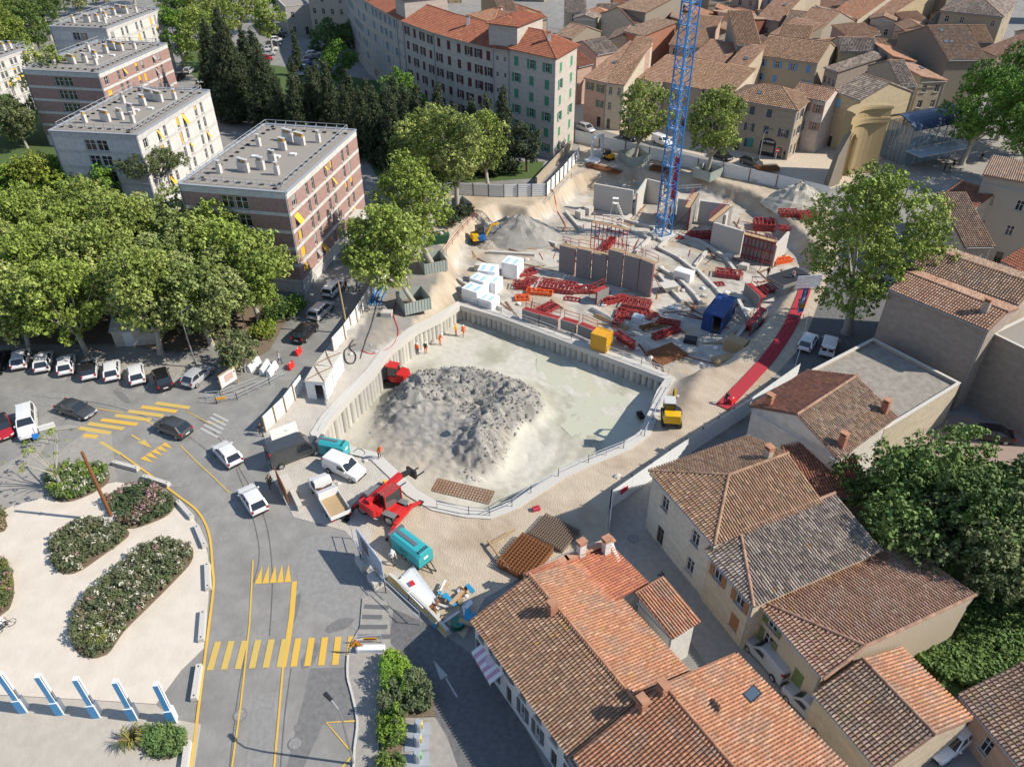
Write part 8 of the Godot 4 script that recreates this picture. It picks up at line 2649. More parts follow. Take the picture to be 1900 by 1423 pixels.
	for q in [Vector2(8.48,-92.25),Vector2(10.62,-94.61),Vector2(14.25,-91.58),Vector2(18.55,-87.96),Vector2(14.41,-86.66),Vector2(31.69,-98.68),Vector2(29.42,-96.17),Vector2(35.45,-94.22),Vector2(32.29,-85.06),Vector2(2.85,-97.86),Vector2(20.74,-85.9),Vector2(30.2,-111.46),Vector2(27.21,-111.51),Vector2(4.85,-89.57),Vector2(15.34,-108.87),Vector2(36.88,-105.75)]:
		rack(q,-0.3+(i % 5)*0.35,2.2+(i % 3)*0.8,1.0+(i % 2)*0.7,1+i % 3,"smaller pile of red frames dropped on the slab",g)
		i += 1
	# loose materials on the slab
	for q in [[[12.49,-87.4,-0.864,5.46],0.25,0.2,M.metal,"bundle of steel tubes beside the red frames"],[[13.26,-86.23,-0.758,5.35],0.3,0.15,M.timber,"pair of yellow timber beams beside the tubes"],[[19.05,-85.26,0.404,4.55],0.5,0.1,M.rust,"rusty bars lying on the slab"],[[-18.17,-89.67,1.470,4.89],0.8,0.35,coloured(lin(0.01,0.2,0.55)),"bundle of blue pipes behind the hoarding"],[[-6.03,-93.76,1.186,4.03],0.5,0.3,coloured(lin(0.5,0.02,0.02)),"red tube frame on the concrete path"]]:
		var t:=thing("pipe_bundle",q[4],"pipes",Vector3(q[0][0],gy(Vector2(q[0][0],q[0][1])),q[0][1]),q[0][2],"long loose materials")
		for k in 7:
			var b:=MB.new()
			var z: float=(k % 4 - 1.5)*q[1]*0.8
			b.tube([Vector3(-q[0][3]/2,0.08+q[2]*(k/4),z),Vector3(q[0][3]/2,0.08+q[2]*(k/4),z)],[0.07],6)
			part(b,"pipe",q[3],t)
	mat_of_bars(Vector2(19.23,-78.5),0.549,4.4,3.2,0.4,1,"broad rust-brown steel sheet at the pit corner",M.rust,-2.05,true)
	mat_of_bars(Vector2(3.67,-47.07),-0.621,3.6,2.9,0.24,3,"grey-brown stack of reinforcing mesh behind the white parapet",M.rebar,0.05)
	mat_of_bars(Vector2(1.05,-44.13),-0.597,3.2,4.0,0.3,5,"deep rust stack of reinforcing mesh framed by timbers",M.rust,0.05)
	mat_of_bars(Vector2(-4.93,-54.15),-0.322,6.0,1.7,0.3,2,"ribbed rust-brown grating leaning at the pit edge",M.rust,-1.6)
	mat_of_bars(Vector2(42.92,-130.88),-0.563,10.0,1.6,0.3,3,"long stack of rusty mesh against the grey hoarding",M.rust,0.03)
	mat_of_bars(Vector2(16.97,-134.77),-0.651,7.0,1.8,0.3,3,"dark rusty mesh stack left of the boxed tree",M.rust,0.03)
	mat_of_bars(Vector2(27.78,-133.75),-0.546,5.0,1.8,0.3,4,"dark rusty mesh stack behind the crane mast",M.rust,0.03)
	mat_of_bars(Vector2(45.9,-132.34),0.1,4.0,2.0,0.3,5,"rusty mesh cage on a pale slab near the chalk heap",M.rust,0.6)
	box_thing("concrete_slab","pale concrete slab carrying the rusty mesh cage","slab",[44.91,-128.36,-0.493,4.3],Vector3(4.6,0.6,2.4),M.concrete,0.03)
	var tb:=thing("timber_surround","long timber beams round the rust stack","timber",v3(Vector2(-2.27,-45.99),0.05))
	for q in [[Vector2(-2.27,-45.99),Vector2(-0.36,-42.67)],[Vector2(-1.92,-45.62),Vector2(0.14,-47.24)]]:
		var b:=MB.new()
		b.beam(v3(q[0] - Vector2(-2.27,-45.99),0.5),v3(q[1] - Vector2(-2.27,-45.99),0.5),0.16,0.2)
		part(b,"beam",M.timber,tb)
	# mounds
	mound(Vector2(1.23,-112.75),-2.2,5.6,3.4,Color(0.27,0.26,0.235),Color(0.36,0.345,0.31),"cone of grey sand behind a curved wall",71,1.25)
	mound(Vector2(47.57,-119.75),-0.3,5.2,3.6,Color(0.5,0.47,0.4),Color(0.36,0.34,0.28),"pale chalk heap beside the hoarding",72,1.1)
	mound(Vector2(-3.63,-109.2),-2.2,2.0,0.8,Color(0.3,0.28,0.25),Color(0.42,0.36,0.27),"small spill of sand by the blue excavator",73)
	wall_run(smooth_path(pv([-1.11,-112.01,1.03,-110.25,3.58,-110.2,5.32,-111.32,6.27,-113.45]),1.0),-2.2,1.0,0.12,"dark curved plywood edging below the grey sand","",M.concrete_dark,"edging")
	# machines
	excavator(Vector2(-14.02,-75.22),PI - 0.35,PIT+heap_h(Vector2(-13.62,-75.22))+0.1,1.15,lin(0.5,0.02,0.02),lin(0.48,0.02,0.02),lin(0.5,0.03,0.03),[[0.9,1.0],[1.9,2.6],[3.1,2.4],[3.7,1.1]],"red excavator clawing at the pile wall in the pit")
	excavator(Vector2(16.9,-62.89),1.45,0.03,1.1,lin(0.03,0.03,0.03),lin(0.65,0.38,0.01),lin(0.5,0.5,0.48),[[0.9,1.0],[1.7,2.5],[2.5,2.0],[2.6,0.8]],"yellow and black excavator on the earth road")
	excavator(Vector2(-4.93,-110.16),0.35,-2.15,1.05,lin(0.02,0.1,0.3),lin(0.65,0.38,0.01),lin(0.05,0.05,0.05),[[0.9,1.0],[1.9,2.7],[3.1,2.6],[3.6,1.0]],"blue and yellow excavator digging at the grey sand")
	excavator(Vector2(18.49,-139.87),2.2,0.03,0.75,lin(0.65,0.3,0.01),lin(0.65,0.3,0.01),lin(0.1,0.1,0.1),[[0.9,1.0],[1.6,2.2],[2.3,1.8],[2.4,0.8]],"small orange yellow excavator by the white concrete frame")
	telehandler()
	generator([-18.12,-58.17,-0.286,2.41],3.0,1.3,1.55,"boxy teal generator behind the small white van",false)
	generator([-8.91,-44.85,-0.738,3.65],3.9,1.6,1.5,"teal trailer generator with a dark top strip",true)
	# huts and gate
	for q in [[[-20.84,-71.58,-0.223,2.01,2.75],"white site hut with a doorway, second from the gate"],[[-21.33,-68.61,-0.144,2.26,2.96],"white site hut with its door swung open nearest the gate"]]:
		var a: Array=q[0]
		var t:=thing("site_hut",q[1],"hut",Vector3(a[0],0.03,a[1]),a[2],"white site huts")
		var wb:=MB.new()
		var hx: float=a[3]/2
		var hz: float=a[4]/2
		facade(wb,Vector3(-hx,0,hz),Vector3.RIGHT,a[3],2.4,[Rect2(hx+a[3]*0.15 - 0.45,0.02,0.9,2.0)],0.08)
		facade(wb,Vector3(hx,0,hz),Vector3.FORWARD,a[4],2.4,[])
		facade(wb,Vector3(hx,0,-hz),Vector3.LEFT,a[3],2.4,[])
		facade(wb,Vector3(-hx,0,-hz),Vector3.BACK,a[4],2.4,[])
		part(wb,"wall",M.hoard,t)
		cube("roof",Vector3(0,2.44,0),Vector3(a[3]+0.1,0.08,a[4]+0.1),M.hutroof,t)
		for k in 7:
			cube("roof_rib",Vector3(0,2.5,(k/6.0 - 0.5)*a[4]*0.95),Vector3(a[3],0.05,0.06),M.hutroof,t)
		cube("door",Vector3(a[3]*0.15+0.75,1.05,a[4]/2+0.4),Vector3(0.95,2.0,0.05),M.hoard,t,Basis(Vector3.UP,-1.0))
		var sl:=MB.new()
		sl.tube([Vector3(-a[3]/2,2.5,-a[4]/2),Vector3(0,2.6,0),Vector3(a[3]/2,2.5,a[4]/2)],[0.04],5)
		sl.tube([Vector3(a[3]/2,2.5,-a[4]/2),Vector3(0,2.6,0),Vector3(-a[3]/2,2.5,a[4]/2)],[0.04],5)
		part(sl,"lifting_sling",M.rust,t)
	var np:=thing("gate_notice","white panel leaning on concrete blocks at the gate","panel",v3(Vector2(-23.69,-60.49),0),0.588)
	cube("panel",Vector3(0,1.0,0.5),Vector3(2.8,2.0,0.06),M.white,np,Basis(Vector3.RIGHT,-0.25))
	cube("block",Vector3(0,0.4,-0.2),Vector3(2.6,0.8,0.7),M.concrete,np)
	letters(np,"~",0.5,coloured(lin(0.05,0.2,0.5)),Transform3D(Basis(Vector3.RIGHT,-0.25),Vector3(0.2,1.4,0.47)),"logo")
	var rp:=thing("gate_screen","rusty backed panel on a concrete block beside the truck","panel",v3(Vector2(-21.59,-52.59),0.0),-1.049)
	cube("panel",Vector3(0,1.2,0.35),Vector3(3.4,1.9,0.08),M.rust,rp)
	cube("block",Vector3(-0.6,0.45,-0.25),Vector3(2.2,0.9,0.8),M.concrete,rp)
	cube("barrier",Vector3(1.6,0.35,-0.4),Vector3(2.6,0.7,0.45),M.concrete,rp)
	cube("stripe",Vector3(1.6,0.42,-0.64),Vector3(2.6,0.35,0.03),M.yellow,rp)
	var pb:=thing("picture_board","tall slanting board with a printed blue-grey picture on concrete feet","board",v3(Vector2(-12.05,-43.08),0.0),-0.953)
	cube("board",Vector3(0,2.0,0),Vector3(4.6,2.8,0.08),M.print_blue,pb)
	cube("printed_figure",Vector3(-0.9,2.3,-0.05),Vector3(1.3,1.3,0.02),M.print_dark,pb)
	cube("printed_figure",Vector3(-0.9,2.3,0.05),Vector3(1.3,1.3,0.02),M.print_dark,pb)
	for x in [-1.0,1.3]:
		cube("foot_block",Vector3(x,0.4,0.35),Vector3(1.3,0.8,1.0),M.concrete,pb)
		cube("strut",Vector3(x,1.1,0.25),Vector3(0.12,1.5,0.12),M.timber,pb)
	# jersey barriers with yellow stripes, east of the gate
	i=0
	for q in [[-9.5,-41.27,-0.767,2.67],[-7.61,-39.38,-0.803,2.38],[-5.93,-37.5,-0.883,2.37]]:
		var t:=thing("concrete_barrier",["yellow striped concrete barrier nearest the picture board","yellow striped concrete barrier in the middle of the line","yellow striped concrete barrier nearest the shop house"][i],"barrier",Vector3(q[0],0,q[1]),q[2],"striped concrete barriers")
		var b:=MB.new()
		b.loft([[Vector3(-q[3]/2,0,0.3),Vector3(-q[3]/2,0,-0.3),Vector3(-q[3]/2,0.8,-0.12),Vector3(-q[3]/2,0.8,0.12)],[Vector3(q[3]/2,0,0.3),Vector3(q[3]/2,0,-0.3),Vector3(q[3]/2,0.8,-0.12),Vector3(q[3]/2,0.8,0.12)]])
		part(b,"block",M.concrete,t)
		cube("stripe",Vector3(0,0.45,0.215),Vector3(q[3]*0.96,0.42,0.03),M.yellow_worn,t,Basis(Vector3.RIGHT,-0.22))
		i += 1
	# fallen white panels and rubbish by the shop house
	var fp:=thing("panel_pile","pile of fallen white panels with a red plate beside the trailer generator","panels",v3(Vector2(-7.99,-40.77),0.03),-0.979)
	for k in 4:
		cube("panel",Vector3(k*0.15 - 0.2,0.25+0.12*k,0.25*k - 0.4),Vector3(4.4 - k*0.3,0.05,1.1),M.hoard,fp,Basis(Vector3.RIGHT,0.35 - 0.16*k)*Basis(Vector3.UP,0.05*k))
	cube("red_plate",Vector3(-0.5,0.85,0.2),Vector3(0.55,0.03,0.4),coloured(lin(0.45,0.02,0.03)),fp)
	var rb:=thing("scrap_pile","heap of scrap boards, sacks and a green cable drum by the shop house","scrap",v3(Vector2(-5.07,-39.13),0.03))
	var r:=rnd(17)
	for k in 34:
		cube(["board","sack","offcut"][k % 3],Vector3(r.randf_range(-1.6,1.6),0.1+r.randf()*0.6,r.randf_range(-1.9,1.9)),Vector3(0.25+r.randf()*1.6,0.06+r.randf()*0.12,0.15+r.randf()*0.35),[M.hoard,M.timber,M.concrete,M.rust,M.galv,coloured(lin(0.02,0.25,0.45))][r.randi() % 6],rb,Basis(Vector3.UP,r.randf()*TAU)*Basis(Vector3.RIGHT,r.randf()*0.5 - 0.25))
	var dr:=MB.new()
	dr.tint=Color(0.02,0.15,0.09)
	for y in [0.1,0.55]:
		dr.cyl(Vector3(0.6,y,1.7),0.55,0.08,14)
	dr.cyl(Vector3(0.6,0.15,1.7),0.25,0.45,10)
	part(dr,"cable_drum",M.paint,rb)
	# skip, sacks and pallets behind the boxed trees
	var sk:=thing("green_skip","dark green skip full of rubbish behind the boxed trees","skip",v3(Vector2(-11.42,-105.81),0.03),0.25)
	var sb:=MB.new()
	sb.loft([[Vector3(-1.6,0,0.8),Vector3(-1.6,0,-0.8),Vector3(-2.1,1.4,-0.95),Vector3(-2.1,1.4,0.95)],[Vector3(1.6,0,0.8),Vector3(1.6,0,-0.8),Vector3(2.1,1.4,-0.95),Vector3(2.1,1.4,0.95)]])
	part(sb,"bin",coloured(lin(0.015,0.08,0.04)),sk)
	for k in 16:
		cube("rubbish",Vector3(r.randf_range(-1.7,1.7),1.4+r.randf()*0.2,r.randf_range(-0.7,0.7)),Vector3(0.3+r.randf()*0.5,0.3,0.3),[M.rust,M.timber,M.hoard][r.randi() % 3],sk,Basis(Vector3.UP,r.randf()*TAU))
	for q in [[Vector2(-15.13,-107.71),M.white,"white sack pile beside the green skip"],[Vector2(-11.03,-111.86),M.dark,"dark pallet of wrapped goods behind the skip"],[Vector2(-12.88,-110.53),M.hoard,"pale crate behind the skip"],[Vector2(15.88,-104.69),M.concrete,"grey crate behind the formwork"]]:
		var t:=thing("site_crate",q[2],"crate",v3(q[0],gy(q[0])),0.3,"crates on the site")
		for k in 3:
			cube("layer",Vector3(0,0.2+0.38*k,0),Vector3(1.3,0.36,1.0+0.1*(k % 2)),q[1],t)
	for q in [[11.57,-119.2,-0.770,0.94],[13.14,-120.68,-0.780,0.94]]:
		var t:=thing("block_stack","stack of hollow concrete blocks below the bank","blocks",Vector3(q[0],-2.2,q[1]),q[2],"stacks of concrete blocks")
		for k in 3:
			for m in 2:
				for n in 2:
					cube("block",Vector3((m - 0.5)*0.62,0.22+k*0.42,(n - 0.5)*0.62),Vector3(0.58,0.4,0.58),M.concrete,t)
	for q in [[[25,-97.99,-0.625,2.81],Vector3(2.6,1.3,1.6),M.white,"white crate with a lid opening by the arcs"],[[16.82,-86.69,-0.552,1.32],Vector3(1.4,0.7,1.2),M.hoard,"small pale crate on the slab"],[[32.98,-104.05,-0.597,1.28],Vector3(1.2,0.7,1.0),M.concrete,"concrete counterweight of the left prop"],[[34.45,-100.94,-0.557,1.3],Vector3(1.3,0.7,1.1),M.concrete,"concrete counterweight of the right prop"],[[22.82,-81.48,-0.351,1.51],Vector3(1.6,0.5,1.3),M.dark,"black tray with a blue drum"],[[28.08,-79.46,-0.682,2.92],Vector3(2.6,1.6,1.8),M.timber,"stack of grey timber boards beside the carpet"],[[26.01,-77.01,0.301,2.61],Vector3(2.6,0.6,1.4),M.timber,"low timber pallet near the rust sheet"],[[-16.12,-84.84,-0.108,1.42],Vector3(1.4,0.6,1.0),M.concrete,"concrete block on the tarmac behind the hoarding"],[[-4.59,-101.03,-0.325,1.68],Vector3(1.4,1.0,1.2),M.concrete,"grey hopper beside the blue excavator"]]:
		var bx:=box_thing("site_box",q[3],"crate",q[0],q[1],q[2],gy(Vector2(q[0][0],q[0][1])),"boxes on the slab")
		cube("lid",Vector3(0.1,q[1].y+0.03,0),Vector3(q[1].x*0.9,0.05,q[1].z*0.9),q[2],bx)
	var hp:=thing("concrete_hopper","pale tipping hopper lying between the foundation arcs","hopper",v3(Vector2(22.18,-94.43),-2.2),0.3)
	var hb:=MB.new()
	hb.loft([[Vector3(-0.5,0.1,0.5),Vector3(-0.5,0.1,-0.5),Vector3(-1.2,1.1,-0.9),Vector3(-1.2,1.1,0.9)],[Vector3(0.5,0.1,0.5),Vector3(0.5,0.1,-0.5),Vector3(1.2,1.1,-0.9),Vector3(1.2,1.1,0.9)]])
	part(hb,"bin",M.concrete,hp)
	# stage, carpet, flags
	var cp:=smooth_path(pv([22.85,-65.12,27.51,-70.72,30.86,-75.03,34.58,-80.68,37.59,-86.11,40.05,-91.04]),1.0)
	var cb:=MB.new()
	for k in cp.size() - 1:
		var a:=cp[k]
		var e:=cp[k+1]
		var s:=(e - a).normalized().orthogonal()*0.75
		var ya:=maxf(gy(a),-0.2)+0.12
		var ye:=maxf(gy(e),-0.2)+0.12
		cb.quad(v3(a - s,ya),v3(e - s,ye),v3(e+s,ye),v3(a+s,ya))
		cb.quad(v3(a+s,ya - 0.6),v3(a+s,ya),v3(e+s,ye),v3(e+s,ye - 0.6))
		cb.quad(v3(a - s,ya - 0.6),v3(a - s,ya),v3(e - s,ye),v3(e - s,ye - 0.6))
	tag(part(cb,"red_carpet",M.carpet,self),"long red carpet leading up to the little stage","carpet")
	var stg:=thing("stage","dark triangular stage with potted bushes at the end of the carpet","stage",v3(Vector2(38.61,-93.61),0.0),0.5)
	cube("platform",Vector3(0,0.25,0),Vector3(5.5,0.5,3.2),M.concrete_dark,stg)
	cube("deck",Vector3(0,0.53,0),Vector3(5.3,0.05,3.0),M.dark,stg)
	cube("backdrop",Vector3(-0.2,1.3,3.4),Vector3(3.4,1.9,0.08),M.print_blue,stg,Basis(Vector3.UP,-0.4))
	for q in [[Vector2(42.6,-93.24),lin(0.7,0.7,0.72),lin(0.65,0.45,0.02),"white and yellow feather flag beside the big plane tree"],[Vector2(36.5,-83.46),lin(0.02,0.16,0.5),lin(0.65,0.45,0.02),"blue feather flag with yellow on the carpet"]]:
		var t:=thing("feather_flag",q[3],"flag",v3(q[0],0.1),0.3,"feather flags by the stage")
		cube("cloth",Vector3(0.42,2.4,0),Vector3(0.8,3.4,0.03),coloured(q[1]),t)
		cube("emblem",Vector3(0.42,1.7,0),Vector3(0.6,0.9,0.05),coloured(q[2]),t)
		var fb:=MB.new()
		fb.tube([Vector3.ZERO,Vector3(0,4.2,0)],[0.03],6)
		part(fb,"pole",M.galv,t)
		cube("foot",Vector3(0,0.04,0),Vector3(0.7,0.08,0.7),M.dark,t)
		if q[1].b>0.5 and q[1].r<0.5:
			letters(t,"DESTING",0.5,M.white,Transform3D(Basis(Vector3(0,1,0),Vector3(-1,0,0),Vector3(0,0,1)),Vector3(0.42,2.9,0.03)))
	rail_fence(pv([38.22,-84.09,35.29,-77.27,32.13,-70.66]),[0.0],1.0,M.white,"white barrier between carpet and side street","site railings")
	rail_fence(pv([-6.9,-91.51,-1.37,-88.02,3.58,-84.59,7.6,-81.59,11.45,-78.85,15.74,-75.89,18.63,-73.62]),[-1.75],1.0,M.galv,"thin guard rail along the north rim of the pit","site railings")
	rail_fence(pv([18.26,-70.84,16.52,-67.32,15.17,-64,13.79,-60.81,11.33,-58.64,7.58,-56.58,4.46,-54.6,1.72,-52.34,-0.09,-50.58,-2.19,-49.44,-4.09,-49.6,-7.1,-50.52]),[-1.7,-1.3,-0.8,-0.3,0.05],1.0,M.galv,"thin guard rail along the curved south rim of the pit","site railings")
	rail_fence(pv([-5.45,-115.39,-8.09,-107.59,-9.56,-102.23]),[0.0],1.1,M.red_steel,"red guard rail above the bank by the boxed trees","site railings")
	rail_fence(pv([6.53,-120.51,10.84,-131.04,13.48,-134.05]),[0.0],1.0,M.galv,"pale guard rail on top of the sandy bank","site railings")
	rail_fence(pv([23.22,-127.1,27.94,-124.64,32.68,-125.24]),[0.0],1.0,M.galv,"guard rail over the dark trench behind the crane","site railings")
	hose([-16.28,-91.93,-15.14,-92.96,-14.49,-90.43,-15.34,-88.3,-15.29,-84.89,-14.36,-81.64,-14.79,-77.98,-16.86,-76.26,-18.25,-76.86],0.06,0.06,coloured(lin(0.5,0.03,0.03)),"red hose winding past the boxed tree")
	hose([-19.09,-78.04,-20.21,-76.88,-19.66,-74.38,-18.77,-74.03,-18.72,-75.71,-19.78,-77.46,-19.57,-79.01],0.06,0.07,M.dark,"black hose looped near the timber pole")
	hose([-17.86,-88.34,-17.81,-82.96,-18.03,-78.03,-18.11,-75.14],0.06,0.05,M.dark,"black cable along the inside of the hoarding")
	hose([-20.47,-61.75,-20.24,-63.53,-19.09,-66.8,-17.63,-70.8,-16.05,-75.11],0.08,0.06,M.galv,"grey cable bundle along the pit rim")
	hose([-16.16,-57.9,-15.19,-57.64,-15.09,-58.46,-15.83,-58.96,-16.22,-58.31],0.06,0.05,M.dark,"coil of black hose beside the teal generator")
	hose([6.84,-127.43,7.94,-121.6,8.97,-116.16,8.41,-114.11],0.1,0.06,coloured(lin(0.5,0.06,0.02)),"orange hose hanging down the sandy bank")
	var cf:=thing("precast_portal","tall white precast frame standing by the orange yellow excavator","frame",v3(Vector2(16.17,-139.93),0.03),0.6)
	for x in [-1.2,1.2]:
		cube("column",Vector3(x,2.3,0),Vector3(0.4,4.6,0.4),M.hoard,cf)
	cube("beam",Vector3(0,4.3,0),Vector3(2.2,0.5,0.38),M.hoard,cf)
	cube("panel",Vector3(0.2,1.0,0.1),Vector3(1.9,1.8,0.2),M.hoard,cf)
	cube("ramp",Vector3(-1.5,0.3,0.6),Vector3(2.0,0.5,2.4),M.hoard,cf,Basis(Vector3.BACK,0.25))
	var sc:=thing("scaffold_ladder","white scaffold stairs leaning by the precast wall","scaffold",v3(Vector2(17.42,-119.84),-2.2),-0.2)
	for q in [[Vector3(-0.7,0,0.5),Vector3(-0.4,2.2,0)],[Vector3(0.4,0,0.2),Vector3(0.4,3.1,0)],[Vector3(1.6,0,0.5),Vector3(0.5,2.2,0)],[Vector3(1.2,0,0.5),Vector3(0.2,2.2,0)],[Vector3(-0.4,2.2,0),Vector3(-0.4,3.1,0)]]:
		var b:=MB.new()
		b.beam(q[0],q[1],0.07)
		part(b,"pole",M.white,sc)
	for k in 8:
		cube("tread",Vector3(1.4 - k*0.14,0.25+k*0.27,0.44 - k*0.055),Vector3(0.4,0.04,0.25),M.white,sc)
	cube("deck",Vector3(0,2.2,-0.1),Vector3(1.1,0.06,0.8),M.white,sc)
	cube("guard",Vector3(0,3.05,-0.1),Vector3(1.0,0.06,0.7),M.white,sc)

	var pp:=thing("drain_pump","black pump float lying on the shaded pit floor","pump",v3(Vector2(14.83,-68.7),-4.1),0.3)
	cube("float",Vector3(0,0.3,0),Vector3(0.6,0.4,1.0),M.rubber,pp)
	cube("motor",Vector3(0,0.6,0),Vector3(0.3,0.4,0.3),M.dark,pp)
	var tbx:=thing("tool_crate","small red tool crate on the earth road","crate",v3(Vector2(2.17,-50.14),0.05),0.3)
	cube("tray",Vector3(0,0.15,0),Vector3(0.7,0.3,0.45),coloured(lin(0.5,0.04,0.06)),tbx)
	cube("handle",Vector3(0,0.36,0),Vector3(0.5,0.05,0.05),M.dark,tbx)

func clutter():
	var r:=rnd(91)
	var kinds:=[["timber_plank","timber plank left lying on the pale slab","plank"],["steel_prop","red steel prop left lying on the pale slab","prop"],["concrete_offcut","broken concrete lump on the pale slab","rubble"],["rebar_bundle","thin bundle of rusty bars on the pale slab","rebar"],["cement_sack","pale sack dropped on the slab","sack"],["starter_bars","row of upright rusty starter bars in the slab","rebar"]]
	var bb:=bounds(low_poly)
	var n:=0
	for i in 900:
		if n >= 190: break
		var p:=bb.position+Vector2(r.randf(),r.randf())*bb.size
		if not Geometry2D.is_point_in_polygon(p,low_poly) or edge_dist(p,low_poly)<1.5: continue
		var k: int=[0,1,2,3,4,5,1,0,5,3][r.randi() % 10]
		var b:=MB.new()
		var l:=1.0+r.randf()*2.2
		match k:
			0: b.box(Vector3(0,0.06,0),Vector3(l,0.06,0.2)); b.box(Vector3(0.2,0.12,0.1),Vector3(l*0.8,0.05,0.15),Basis(Vector3.UP,0.2))
			1:
				b.tube([Vector3(-l/2,0.06,0),Vector3(l/2,0.06,0)],[0.045],6); b.box(Vector3(l/2,0.08,0),Vector3(0.04,0.16,0.16))
			2: b.at=Transform3D(Basis.from_scale(Vector3(0.4,0.25,0.35)*(0.6+r.randf())),Vector3(0,0.1,0)); rock_shape(b,i)
			3:
				for j in 5: b.beam(Vector3(-l,0.05,j*0.06),Vector3(l,0.05+0.02*j,j*0.05+r.randf()*0.2),0.03)
			4: b.at=Transform3D(Basis.from_scale(Vector3(0.5,0.22,0.35)),Vector3(0,0.15,0)); rock_shape(b,i)
			5:
				for j in 8: b.beam(Vector3(j*0.3 - 1.2,0,0),Vector3(j*0.3 - 1.2+r.randf()*0.05,0.8+r.randf()*0.3,0),0.03)
		var o:=part(b,kinds[k][0],[M.timber,M.red_steel,M.concrete,M.rust,M.hoard,M.rust][k],self)
		o.position=v3(p,gy(p))
		o.rotation.y=r.randf()*TAU
		tag(o,kinds[k][1],kinds[k][2],"loose materials scattered on the slab")
		n += 1
	for i in 70:
		var p:=Vector2(-16.45,-78.01).lerp(Vector2(16.58,-56.32),r.randf())+Vector2(r.randfn(),r.randfn())*9.0
		if not Geometry2D.is_point_in_polygon(p,site_poly) or Geometry2D.is_point_in_polygon(p,pit_poly) or edge_dist(p,pit_poly)<1.2: continue
		var b:=MB.new()
		b.at=Transform3D(Basis.from_scale(Vector3(0.3,0.18,0.25)*(0.5+r.randf())),Vector3(0,0.06,0))
		rock_shape(b,i)
		var o:=part(b,"stone_lump",M.concrete,self)
		o.position=v3(p,gy(p))
		tag(o,"stone lump on the ground round the pit","stone","stones round the pit")

